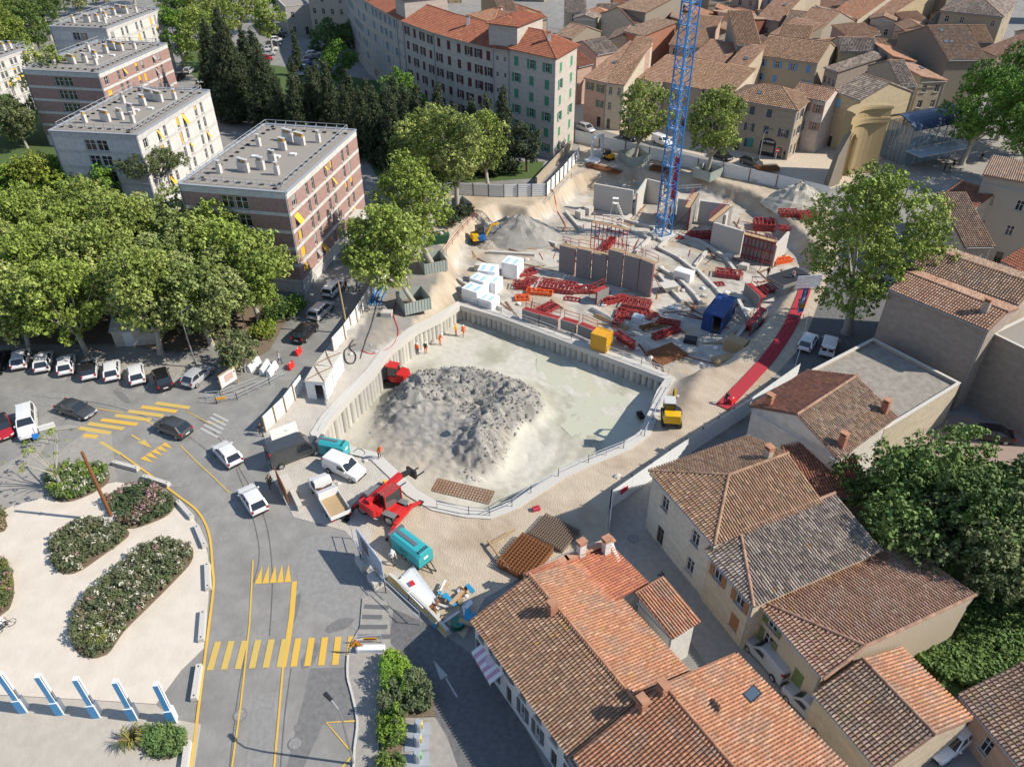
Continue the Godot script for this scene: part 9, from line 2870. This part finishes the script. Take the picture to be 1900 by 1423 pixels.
func street():
	# posts of the plaza
	var i:=0
	for q in [Vector2(-35.61,-30.59),Vector2(-32.86,-30.4),Vector2(-30.14,-30.17),Vector2(-27.33,-29.94),Vector2(-24.46,-29.71)]:
		var t:=thing("plaza_post",["square blue and white post ending the row","square blue and white post second in the row from the plaza rim","middle post of the blue and white row","square blue and white post next to the last one","blue and white post beside the grass clump"][i],"post",v3(q,0.05),0.12,"row of blue and white posts")
		var b:=MB.new()
		b.box(Vector3(0,0.75,0),Vector3(0.54,1.5,0.54))
		part(b,"base",M.post,t)
		cube("shaft",Vector3(0,3.0,0),Vector3(0.36,3.2,0.36),M.post,t)
		for s in [[0.275,0.75,1.5,0.53],[0.185,3.0,3.2,0.35]]:
			cube("blue_face",Vector3(0,s[1],s[0]),Vector3(s[3],s[2] - 0.02,0.02),M.postblue,t)
		cube("seam",Vector3(0.185,3.0,0.05),Vector3(0.02,3.1,0.05),M.dark,t)
		i += 1
	i=0
	for q in [[-38.51,-56.33,-0.328,3.02],[-34.69,-54.18,-0.380,3.11],[-30.56,-50.27,-0.792,2.83],[-28.04,-46.97,-1.002,2.89],[-25.99,-42.46,-1.236,2.86],[-24.86,-37.51,-1.319,2.87],[-23.69,-32.57,-1.390,2.88],[-22.57,-26.87,-1.369,2.29]]:
		var t:=thing("kerb_block",["concrete block beside the flower bed under the young tree","concrete block before the pink flower bed","concrete block on the curve of the yellow line","concrete block where the yellow line straightens","concrete block level with the white flower sweep","concrete block level with the yellowish grass clump","concrete block near the foot of the blue posts","concrete block beside the low green bed"][i],"kerb block",Vector3(q[0],0.06,q[1]),q[2],"long concrete blocks edging the plaza")
		var b:=MB.new()
		var l: float=q[3]
		b.loft([[Vector3(-l/2,0,0.26),Vector3(-l/2,0,-0.26),Vector3(-l/2,0.42,-0.2),Vector3(-l/2,0.42,0.2)],[Vector3(l/2,0,0.26),Vector3(l/2,0,-0.26),Vector3(l/2,0.42,-0.2),Vector3(l/2,0.42,0.2)]])
		part(b,"block",M.concrete,t)
		for s in [-1,1]:
			cube("lifting_slot",Vector3(s*l*0.42,0.425,0),Vector3(0.12,0.01,0.12),M.dark,t)
		i += 1
	var rp:=thing("rusty_pole","tall rusty steel pole leaning up from a concrete block on the plaza","pole",v3(Vector2(-36.79,-49.07),0.06))
	var b:=MB.new()
	b.tube([Vector3(0,0.5,0),Vector3(0,8.5,0)],[0.17,0.13],8)
	part(b,"shaft",M.rust,rp)
	b=MB.new()
	for y in [1.0,6.2]:
		b.cyl(Vector3(0,y,0),0.19,0.14,8)
	part(b,"collar",M.rust,rp)
	cube("footing",Vector3(0.1,0.35,0.25),Vector3(1.2,0.7,1.4),M.concrete,rp,Basis(Vector3.UP,0.5))
	var tp:=thing("timber_pole","brown timber pole with wires set in a yellowish concrete block","pole",v3(Vector2(-20.53,-80.73),0.0))
	b=MB.new()
	b.tube([Vector3(0,0.5,0),Vector3(-0.15,7.4,0.1)],[0.14,0.09],8)
	part(b,"shaft",M.timber,tp)
	cube("footing",Vector3(0.1,0.45,0.1),Vector3(1.5,0.9,1.3),M.concrete,tp,Basis(Vector3.UP,0.5))
	# lamps
	i=0
	for q in [[Vector2(-37.13,-73.51),8.0,0.5],[Vector2(-34.31,-83.47),5.0,1.2],[Vector2(45.63,-136.82),6.5,0.0],[Vector2(-11.03,-26.47),7.0,2.4]]:
		var t:=thing("street_lamp",["curved street lamp over the parked cars","small lamp among the shrubs by the pink block","old town lamp with a round globe","lamp leaning over the zigzag line"][i],"street lamp",v3(q[0],0),q[2],"street lamps")
		b=MB.new()
		var h: float=q[1]
		b.tube([Vector3.ZERO,Vector3(0,h*0.8,0),Vector3(0.2,h*0.95,0),Vector3(1.0,h,0)],[0.09,0.07,0.06,0.05],8)
		part(b,"pole",M.metal,t)
		b=MB.new()
		b.loft([[Vector3(0.8,h - 0.08,0.12),Vector3(0.8,h - 0.08,-0.12),Vector3(0.8,h+0.08,-0.1),Vector3(0.8,h+0.08,0.1)],[Vector3(1.5,h - 0.02,0.16),Vector3(1.5,h - 0.02,-0.16),Vector3(1.5,h+0.08,-0.1),Vector3(1.5,h+0.08,0.1)]])
		part(b,"lamp_head",M.dark,t)
		i += 1
	# notice board, barriers
	var nb:=thing("notice_board","brown framed notice board on two legs beside the parked cars","notice board",v3(Vector2(-31.83,-69.24),0),1.015)
	cube("board",Vector3(0,1.6,0),Vector3(2.2,1.6,0.08),M.white,nb)
	cube("top_rail",Vector3(0,2.46,0),Vector3(2.4,0.12,0.14),M.timber,nb)
	cube("picture",Vector3(0.1,1.7,0.05),Vector3(1.2,0.9,0.02),coloured(lin(0.5,0.35,0.3)),nb)
	for s in [-1,1]:
		cube("leg",Vector3(s*1.12,1.2,0),Vector3(0.1,2.4,0.1),M.timber,nb)
	i=0
	for q in [[-30.35,-73.54,1.265,2.06],[-28.9,-72.92,1.464,2.28],[-27.95,-72.53,1.409,2.17]]:
		var t:=thing("concrete_block",["flat pale concrete block in the shrubs","pale jersey block leaning on its neighbour","pale jersey block by the walking man"][i],"barrier",Vector3(q[0],0,q[1]),q[2],"pale jersey blocks")
		b=MB.new()
		var l:=2.2
		b.loft([[Vector3(-l/2,0,0.32),Vector3(-l/2,0,-0.32),Vector3(-l/2,0.85,-0.12),Vector3(-l/2,0.85,0.12)],[Vector3(l/2,0,0.32),Vector3(l/2,0,-0.32),Vector3(l/2,0.85,-0.12),Vector3(l/2,0.85,0.12)]])
		part(b,"block",M.hoard,t)
		cube("slot",Vector3(0,0.04,0.33),Vector3(0.4,0.08,0.02),M.dark,t)
		i += 1
	i=0
	for q in [[-25.95,-73.26,1.344,1.56],[-25.71,-76.22,1.315,1.54],[24.16,-65.91,0.833,1.66]]:
		var t:=thing("plastic_barrier",["red plastic barrier nearest the crowd fence","red plastic barrier behind the black estate","red plastic barrier at the carpet end"][i],"barrier",Vector3(q[0],0.0,q[1]),q[2],"red plastic barriers")
		b=MB.new()
		b.loft([[Vector3(-0.55,0,0.22),Vector3(-0.55,0,-0.22),Vector3(-0.55,0.75,-0.1),Vector3(-0.55,0.75,0.1)],[Vector3(0.55,0,0.22),Vector3(0.55,0,-0.22),Vector3(0.55,0.75,-0.1),Vector3(0.55,0.75,0.1)]])
		part(b,"shell",coloured(lin(0.55,0.025,0.02),0.4),t)
		cube("filler_cap",Vector3(0,0.77,0),Vector3(0.2,0.04,0.1),M.white,t)
		i += 1
	rail_fence(pv([-33.84,-66.7,-32.58,-66.49,-30.54,-67.23,-27.63,-70,-26.3,-71.65]),[0.0],1.0,M.galv,"galvanised crowd fence with an orange plate at the junction","street railings",1.2,"crowd_fence")
	rail_fence(pv([-33.96,-67.47,-32.46,-67.65,-28.92,-70.22]),[0.0],1.0,M.galv,"second crowd fence behind the orange plate","street railings",1.2,"crowd_fence")
	rail_fence(pv([-14.35,-46.75,-13.06,-43.67,-10.65,-40.8,-7.48,-37.6]),[0.0],1.8,M.galv,"wire mesh fence feet and frame before the striped barriers","street railings",2.6,"crowd_fence")
	rail_fence(pv([-12.12,-35.86,-10.36,-35.94]),[0.12],1.0,M.galv,"short crowd fence at the end of the footway","street railings",1.0,"crowd_fence")
	var op:=thing("diversion_plate","orange diversion plate on the short crowd fence","sign",v3(Vector2(-11.1,-35.76),0.12),0.0)
	cube("plate",Vector3(0,0.95,0.15),Vector3(1.1,0.3,0.04),coloured(lin(0.75,0.32,0.02)),op)
	letters(op,"DEVIATION",0.16,M.dark,Transform3D(Basis(),Vector3(0,0.95,0.18)))
	cube("block",Vector3(0,0.2,0.5),Vector3(2.2,0.4,0.5),M.hoard,op)
	var op2:=thing("diversion_plate","yellow plate hung on the crowd fence at the junction","sign",v3(Vector2(-32.04,-66.67),0.0),0.25)
	cube("plate",Vector3(0,0.75,0.1),Vector3(1.0,0.3,0.04),coloured(lin(0.75,0.36,0.02)),op2)
	cube("bracket",Vector3(0,0.75,0.05),Vector3(0.3,0.1,0.05),M.galv,op2)
	var tw:=thing("warning_sign","red bordered orange triangle sign with a digging figure","sign",v3(Vector2(-12.06,-34.95),0.0),0.1)
	for q in [[0.62,lin(0.55,0.03,0.02),0.0],[0.48,lin(0.8,0.4,0.02),0.012]]:
		b=MB.new()
		var c:=Vector3(0,1.35,q[2])
		var p:=[]
		for k in 3:
			var a:=PI/2+TAU*k/3
			p.append(c+Vector3(cos(a),sin(a),0)*q[0])
		b.tri(p[0],p[1],p[2])
		b.tri(p[0] - Vector3(0,0,0.03),p[2] - Vector3(0,0,0.03),p[1] - Vector3(0,0,0.03))
		for k in 3:
			b.quad(p[k] - Vector3(0,0,0.03),p[(k+1) % 3] - Vector3(0,0,0.03),p[(k+1) % 3],p[k])
		part(b,"plate" if q[2]==0.0 else "face",coloured(q[1]),tw)
	b=MB.new()
	b.beam(Vector3(-0.05,1.12,0.02),Vector3(0.0,1.4,0.02),0.07,0.02); b.beam(Vector3(0.0,1.4,0.02),Vector3(0.12,1.25,0.02),0.05,0.02); b.beam(Vector3(0.0,1.12,0.02),Vector3(0.02,1.3,0.02),0.05,0.02); b.box(Vector3(0.0,1.47,0.02),Vector3(0.08,0.08,0.02)); b.box(Vector3(0.2,1.14,0.02),Vector3(0.18,0.08,0.02))
	part(b,"figure",M.dark,tw)
	cube("stand",Vector3(0,0.55,-0.05),Vector3(0.06,1.1,0.06),M.galv,tw)
	var ds:=thing("direction_sign","white arrow direction signs and a blue sign on the traffic island","sign",v3(Vector2(-47.16,-60.34),0.1),0.5)
	for q in [[2.0,0.0,M.white],[2.35,0.05,M.white]]:
		cube("arrow_board",Vector3(-0.4,q[0],q[1]),Vector3(1.5,0.3,0.05),q[2],ds)
	cube("blue_plate",Vector3(-1.6,1.6,0.3),Vector3(0.6,0.6,0.05),coloured(lin(0.02,0.2,0.6)),ds)
	for x in [-0.8,0.2,-1.6]:
		cube("pole",Vector3(x,1.2,-0.05),Vector3(0.07,2.4,0.07),M.metal,ds)
	# recycling bins
	i=0
	for q in [Vector2(-6.75,-28.81),Vector2(-6.73,-27.79),Vector2(-6.63,-26.65)]:
		var t:=thing("recycling_bin",["buried recycling bin with a yellow face nearest the hedge","buried recycling bin with a yellow face in the middle","buried recycling bin with a green face"][i],"bin",v3(q,0.11),0.1,"buried recycling bins")
		cube("plinth",Vector3(-0.1,0.03,0),Vector3(1.7,0.06,1.0),M.zinc,t)
		b=MB.new()
		var rings:=[]
		for y in [[0.06,0.3],[0.9,0.3],[1.1,0.22]]:
			var rr:=[]
			for k in 10:
				rr.append(Vector3(cos(TAU*k/10.0)*y[1],y[0],sin(TAU*k/10.0)*y[1]))
			rings.append(rr)
		b.loft(rings)
		part(b,"body",M.zinc,t)
		cube("face",Vector3(0.24,0.75,0.05),Vector3(0.12,0.5,0.36),coloured(lin(0.7,0.5,0.02) if i<2 else lin(0.15,0.5,0.1)),t)
		i += 1
	# awning of the shop house
	var at:=[-1.64,-32.71,-1.074,2.79]
	var aw:=thing("shop_awning","pink and white striped awning with a round emblem on the shop house","awning",Vector3(at[0],0,at[1]),at[2])
	for k in 9:
		b=MB.new()
		var x0:=-1.5+k/3.0
		b.quad(Vector3(x0,2.3,0.9),Vector3(x0+0.334,2.3,0.9),Vector3(x0+0.334,3.0,-0.75),Vector3(x0,3.0,-0.75))
		b.quad(Vector3(x0,2.0,0.9),Vector3(x0+0.334,2.0,0.9),Vector3(x0+0.334,2.3,0.9),Vector3(x0,2.3,0.9))
		part(b,"stripe",coloured(lin(0.55,0.3,0.4)) if k % 2 else M.white,aw)
	b=MB.new()
	b.tube([Vector3(0,2.67,0.06),Vector3(0,2.69,0.07)],[0.45],16)
	part(b,"emblem",coloured(lin(0.62,0.5,0.55)),aw)
	# shed under the trees
	var sh:=thing("garden_shed","low pale shed under the plane trees behind the parked cars","shed",v3(Vector2(-46.04,-79.87),0.0),0.131)
	cube("wall",Vector3(0,1.1,0),Vector3(5.2,2.2,3.2),wall_mat([0.55,0.5,0.42]),sh)
	b=MB.new()
	slab(b,[Vector3(-2.8,2.25,1.8),Vector3(2.8,2.25,1.8),Vector3(2.8,3.0,0),Vector3(-2.8,3.0,0)]); slab(b,[Vector3(2.8,2.25,-1.8),Vector3(-2.8,2.25,-1.8),Vector3(-2.8,3.0,0),Vector3(2.8,3.0,0)])
	part(b,"roof",M.concrete,sh)
	cube("door",Vector3(-0.8,1.0,1.61),Vector3(1.2,1.9,0.04),M.frame,sh)
	for q in [Vector2(-19.81,-30.08),Vector2(-15.37,-27.94),Vector2(-4.64,-63.34),Vector2(10.72,-46.49)]:
		var t:=thing("manhole_cover","round worn manhole cover set in the roadway","manhole",v3(q,gy(q)+0.024),0.0,"manhole covers")
		b=MB.new()
		b.cyl(Vector3.ZERO,0.42,0.02,16)
		part(b,"lid",M.concrete_dark,t)
		b=MB.new()
		b.cyl(Vector3(0,-0.005,0),0.5,0.015,16)
		part(b,"ring",M.patch_dark,t)
	shopfront()
	ruin()
	glass_hall()

func shopfront():
	var at:=[48.89,-146.42,-0.608,12.95,9.43]
	var t:=thing("shopfront","black arched shop window with white lettering on the corner house","shopfront",Vector3(at[0],0,at[1]),at[2])
	var z: float=at[4]/2+0.04
	var x: float=at[3]/2 - 4.0
	var b:=MB.new()
	var pts:=[]
	for i in 13:
		var a:=PI*i/12.0
		pts.append(Vector3(x+cos(a)*1.5,2.4+sin(a)*1.0,z))
	for i in 12:
		b.tri(Vector3(x,2.4,z),pts[i],pts[i+1])
	b.box(Vector3(x,1.2,z - 0.05),Vector3(3.0,2.4,0.1))
	part(b,"arch",coloured(lin(0.02,0.022,0.026)),t)
	cube("display_window",Vector3(x,1.45,z+0.02),Vector3(2.4,1.3,0.05),coloured(lin(0.2,0.18,0.16),0.15),t)
	letters(t,"LA VITRINE",0.42,M.white,Transform3D(Basis(),Vector3(x,2.75,z+0.02)))
	cube("teal_window",Vector3(x - 3.4,1.9,z),Vector3(1.2,1.7,0.08),coloured(lin(0.05,0.22,0.2)),t)
	cube("dark_door",Vector3(x - 6.0,1.3,z),Vector3(1.0,2.5,0.08),coloured(lin(0.02,0.025,0.03)),t)
	var sg:=thing("no_entry_sign","round red no entry sign on a white post","sign",v3(Vector2(48.76,-137.02),0.02),0.1)
	b=MB.new()
	b.tube([Vector3(0,2.5,0),Vector3(0,2.5,0.04)],[0.4],16)
	part(b,"disc",coloured(lin(0.5,0.02,0.02)),sg)
	cube("bar",Vector3(0,2.5,0.05),Vector3(0.55,0.13,0.02),M.white,sg)
	cube("post",Vector3(0,1.1,-0.03),Vector3(0.07,2.2,0.07),M.white,sg)

# ruined stone gateway: curved wall with a tall arch and a moulded top
func ruin():
	var c:=pv([54.67,-126.46,57.01,-128.11,61.28,-130,65.08,-131.94])
	var t:=thing("stone_gateway","tall ruined ochre stone gateway with a carved arch and moulded cornice","ruin",v3(c[0],0.0))
	var H:=12.0
	var st:=wall_mat([0.5,0.38,0.2],true)
	var dk:=wall_mat([0.3,0.26,0.2],true)
	var base:=v3(c[1] - c[0])
	var u:=v3(c[3] - c[1]).normalized()
	var n:=u.cross(Vector3.UP)
	var w:=(c[3] - c[1]).length()
	var N:=10
	var th:=1.6
	var pt:=func(s: float,y: float,d: float) -> Vector3:
		return base+u*(s*w)+n*(sin(s*PI)*-1.6+d)+Vector3(0,y,0)
	for i in N:                                        # curved wall with the arch left open between s 0.2 and 0.5
		var s0:=i/float(N)
		var s1:=(i+1)/float(N)
		var b:=MB.new()
		var lo:=0.0
		if i in [2,3]: lo=7.6
		if i==2 or i==3: lo=7.2
		b.quad(pt.call(s0,lo,0),pt.call(s1,lo,0),pt.call(s1,H,0),pt.call(s0,H,0))
		b.quad(pt.call(s1,lo,-th),pt.call(s0,lo,-th),pt.call(s0,H,-th),pt.call(s1,H,-th))
		b.quad(pt.call(s0,H,0),pt.call(s1,H,0),pt.call(s1,H,-th),pt.call(s0,H,-th))
		b.quad(pt.call(s1,lo,0),pt.call(s0,lo,0),pt.call(s0,lo,-th),pt.call(s1,lo,-th))
		for e in [[s0,1],[s1,0]]:
			b.quad(pt.call(e[0],lo,0),pt.call(e[0],H,0),pt.call(e[0],H,-th),pt.call(e[0],lo,-th))
		part(b,"stone_bay",st,t)
	for y in [[9.4,0.5],[9.9,0.35],[11.7,0.4]]:
		var b:=MB.new()
		for i in N:
			b.beam(pt.call(i/float(N),y[0],0.12),pt.call((i+1.05)/N,y[0],0.12),0.5,y[1])
		part(b,"cornice",st,t)
	var arch:=MB.new()
	var prev:=Vector3.ZERO
	for i in 9:
		var a:=PI*i/8.0
		var p: Vector3=pt.call(0.3 - cos(a)*0.13,6.4+sin(a)*1.5,0.1)
		if i>0: arch.beam(prev,p,0.4,0.4)
		prev=p
	arch.beam(pt.call(0.17,0.0,0.1),pt.call(0.17,6.4,0.1),0.45,0.45); arch.beam(pt.call(0.43,0.0,0.1),pt.call(0.43,6.4,0.1),0.45,0.45)
	part(arch,"arch_moulding",st,t)
	var b:=MB.new()
	var e:=base
	b.loft([[Vector3(0,0,1.0),Vector3(0,0,-1.2),Vector3(0.6,5.5,-1.0),Vector3(0.6,5.5,0.6)],[e+Vector3(0.2,0,1.0),e+Vector3(0.2,0,-1.2),e+Vector3(0.2,9.0,-1.0),e+Vector3(0.2,9.0,0.6)]])
	part(b,"rough_pier",dk,t)
	cube("stone_floor",Vector3(3.5,0.03,-1.5),Vector3(6,0.05,3),M.townpave,t)

func glass_hall():
	var at:=[76.32,-140.31,-1.168,5.62,12.4]
	var t:=thing("glass_market","steel and glass hall with a curved dark blue roof behind the gateway","hall",Vector3(at[0],0,at[1]),at[2])
	var L: float=at[3]
	var D: float=at[4]
	var h:=7.0
	var b:=MB.new()
	var N:=10
	for i in N:
		var a0:=-0.5+i/float(N)
		var a1:=-0.5+(i+1)/float(N)
		var y0:=h+1.6*cos(a0*PI) 
		var y1:=h+1.6*cos(a1*PI)
		for s in [[0.0,1],[-0.15,0]]:
			var q:=[Vector3(a0*(L+2),y0+s[0],D/2+1),Vector3(a1*(L+2),y1+s[0],D/2+1),Vector3(a1*(L+2),y1+s[0],-D/2 - 1),Vector3(a0*(L+2),y0+s[0],-D/2 - 1)]
			if s[1]: b.quad(q[0],q[1],q[2],q[3])
			else: b.quad(q[3],q[2],q[1],q[0])
	part(b,"vaulted_roof",coloured(lin(0.03,0.05,0.1),0.35),t)
	var k:=6
	for i in k:
		cube("pane",Vector3((i+0.5)/k*L - L/2,h/2,D/2),Vector3(L/k - 0.12,h - 0.3,0.05),M.hallglass,t)
		cube("column",Vector3(i/float(k)*L - L/2,h/2,D/2),Vector3(0.16,h,0.16),M.metal,t)
		cube("pane",Vector3(L/2,h/2,(i+0.5)/k*D - D/2),Vector3(0.05,h - 0.3,D/k - 0.12),M.hallglass,t)
		cube("pane",Vector3(-L/2,h/2,(i+0.5)/k*D - D/2),Vector3(0.05,h - 0.3,D/k - 0.12),M.hallglass,t)
		cube("column",Vector3(L/2,h/2,i/float(k)*D - D/2),Vector3(0.16,h,0.16),M.metal,t)
	cube("floor_slab",Vector3(0,3.4,0),Vector3(L - 0.4,0.3,D - 0.4),M.concrete,t)
	cube("canopy",Vector3(L/2+2.2,3.2,D*0.1),Vector3(3.6,0.15,D),coloured(lin(0.3,0.36,0.4),0.3),t)
	cube("floor",Vector3(0,0.06,0),Vector3(L,0.1,D),M.concrete_dark,t)

func _ready():
	var cam:=Camera3D.new()
	cam.name="camera"
	cam.transform=Transform3D(Vector3(0.999969,-0.006306,0.004691),Vector3(0.007859,0.802273,-0.596905),Vector3(0.000000,0.596923,0.802298),Vector3(0,52,0))
	cam.fov=53.227
	cam.near=0.5
	cam.far=3000.0
	add_child(cam)
	cam.current=true
	var e:=Environment.new()
	e.background_mode=Environment.BG_SKY
	var sky:=Sky.new()
	var sm:=ProceduralSkyMaterial.new()
	sm.sky_top_color=Color(0.43,0.53,0.68)
	sm.sky_horizon_color=Color(0.74,0.79,0.84)
	sm.sky_curve=0.15
	sm.ground_horizon_color=Color(0.6,0.58,0.54)
	sm.ground_bottom_color=Color(0.35,0.33,0.3)
	sm.sky_energy_multiplier=1.0
	sky.sky_material=sm
	e.sky=sky
	e.tonemap_mode=Environment.TONE_MAPPER_LINEAR
	e.tonemap_exposure=1.38
	e.sdfgi_enabled=true
	e.ssao_enabled=true
	e.ssil_enabled=true
	var we:=WorldEnvironment.new()
	we.name="environment"
	we.environment=e
	add_child(we)
	var sun:=DirectionalLight3D.new()
	sun.name="sun"
	sun.light_energy=1.45
	sun.light_color=Color(1.0,0.965,0.915)
	sun.light_angular_distance=0.5
	sun.shadow_enabled=true
	add_child(sun)
	sun.look_at_from_position(Vector3(75.0,65.3,10.7),Vector3.ZERO)
	var bm:=BoxMesh.new()
	bm.size=Vector3.ONE
	box_mesh=bm
	materials()
	ground()
	town()
	trees()
	cars()
	site()
	street()
	clutter()
	people()
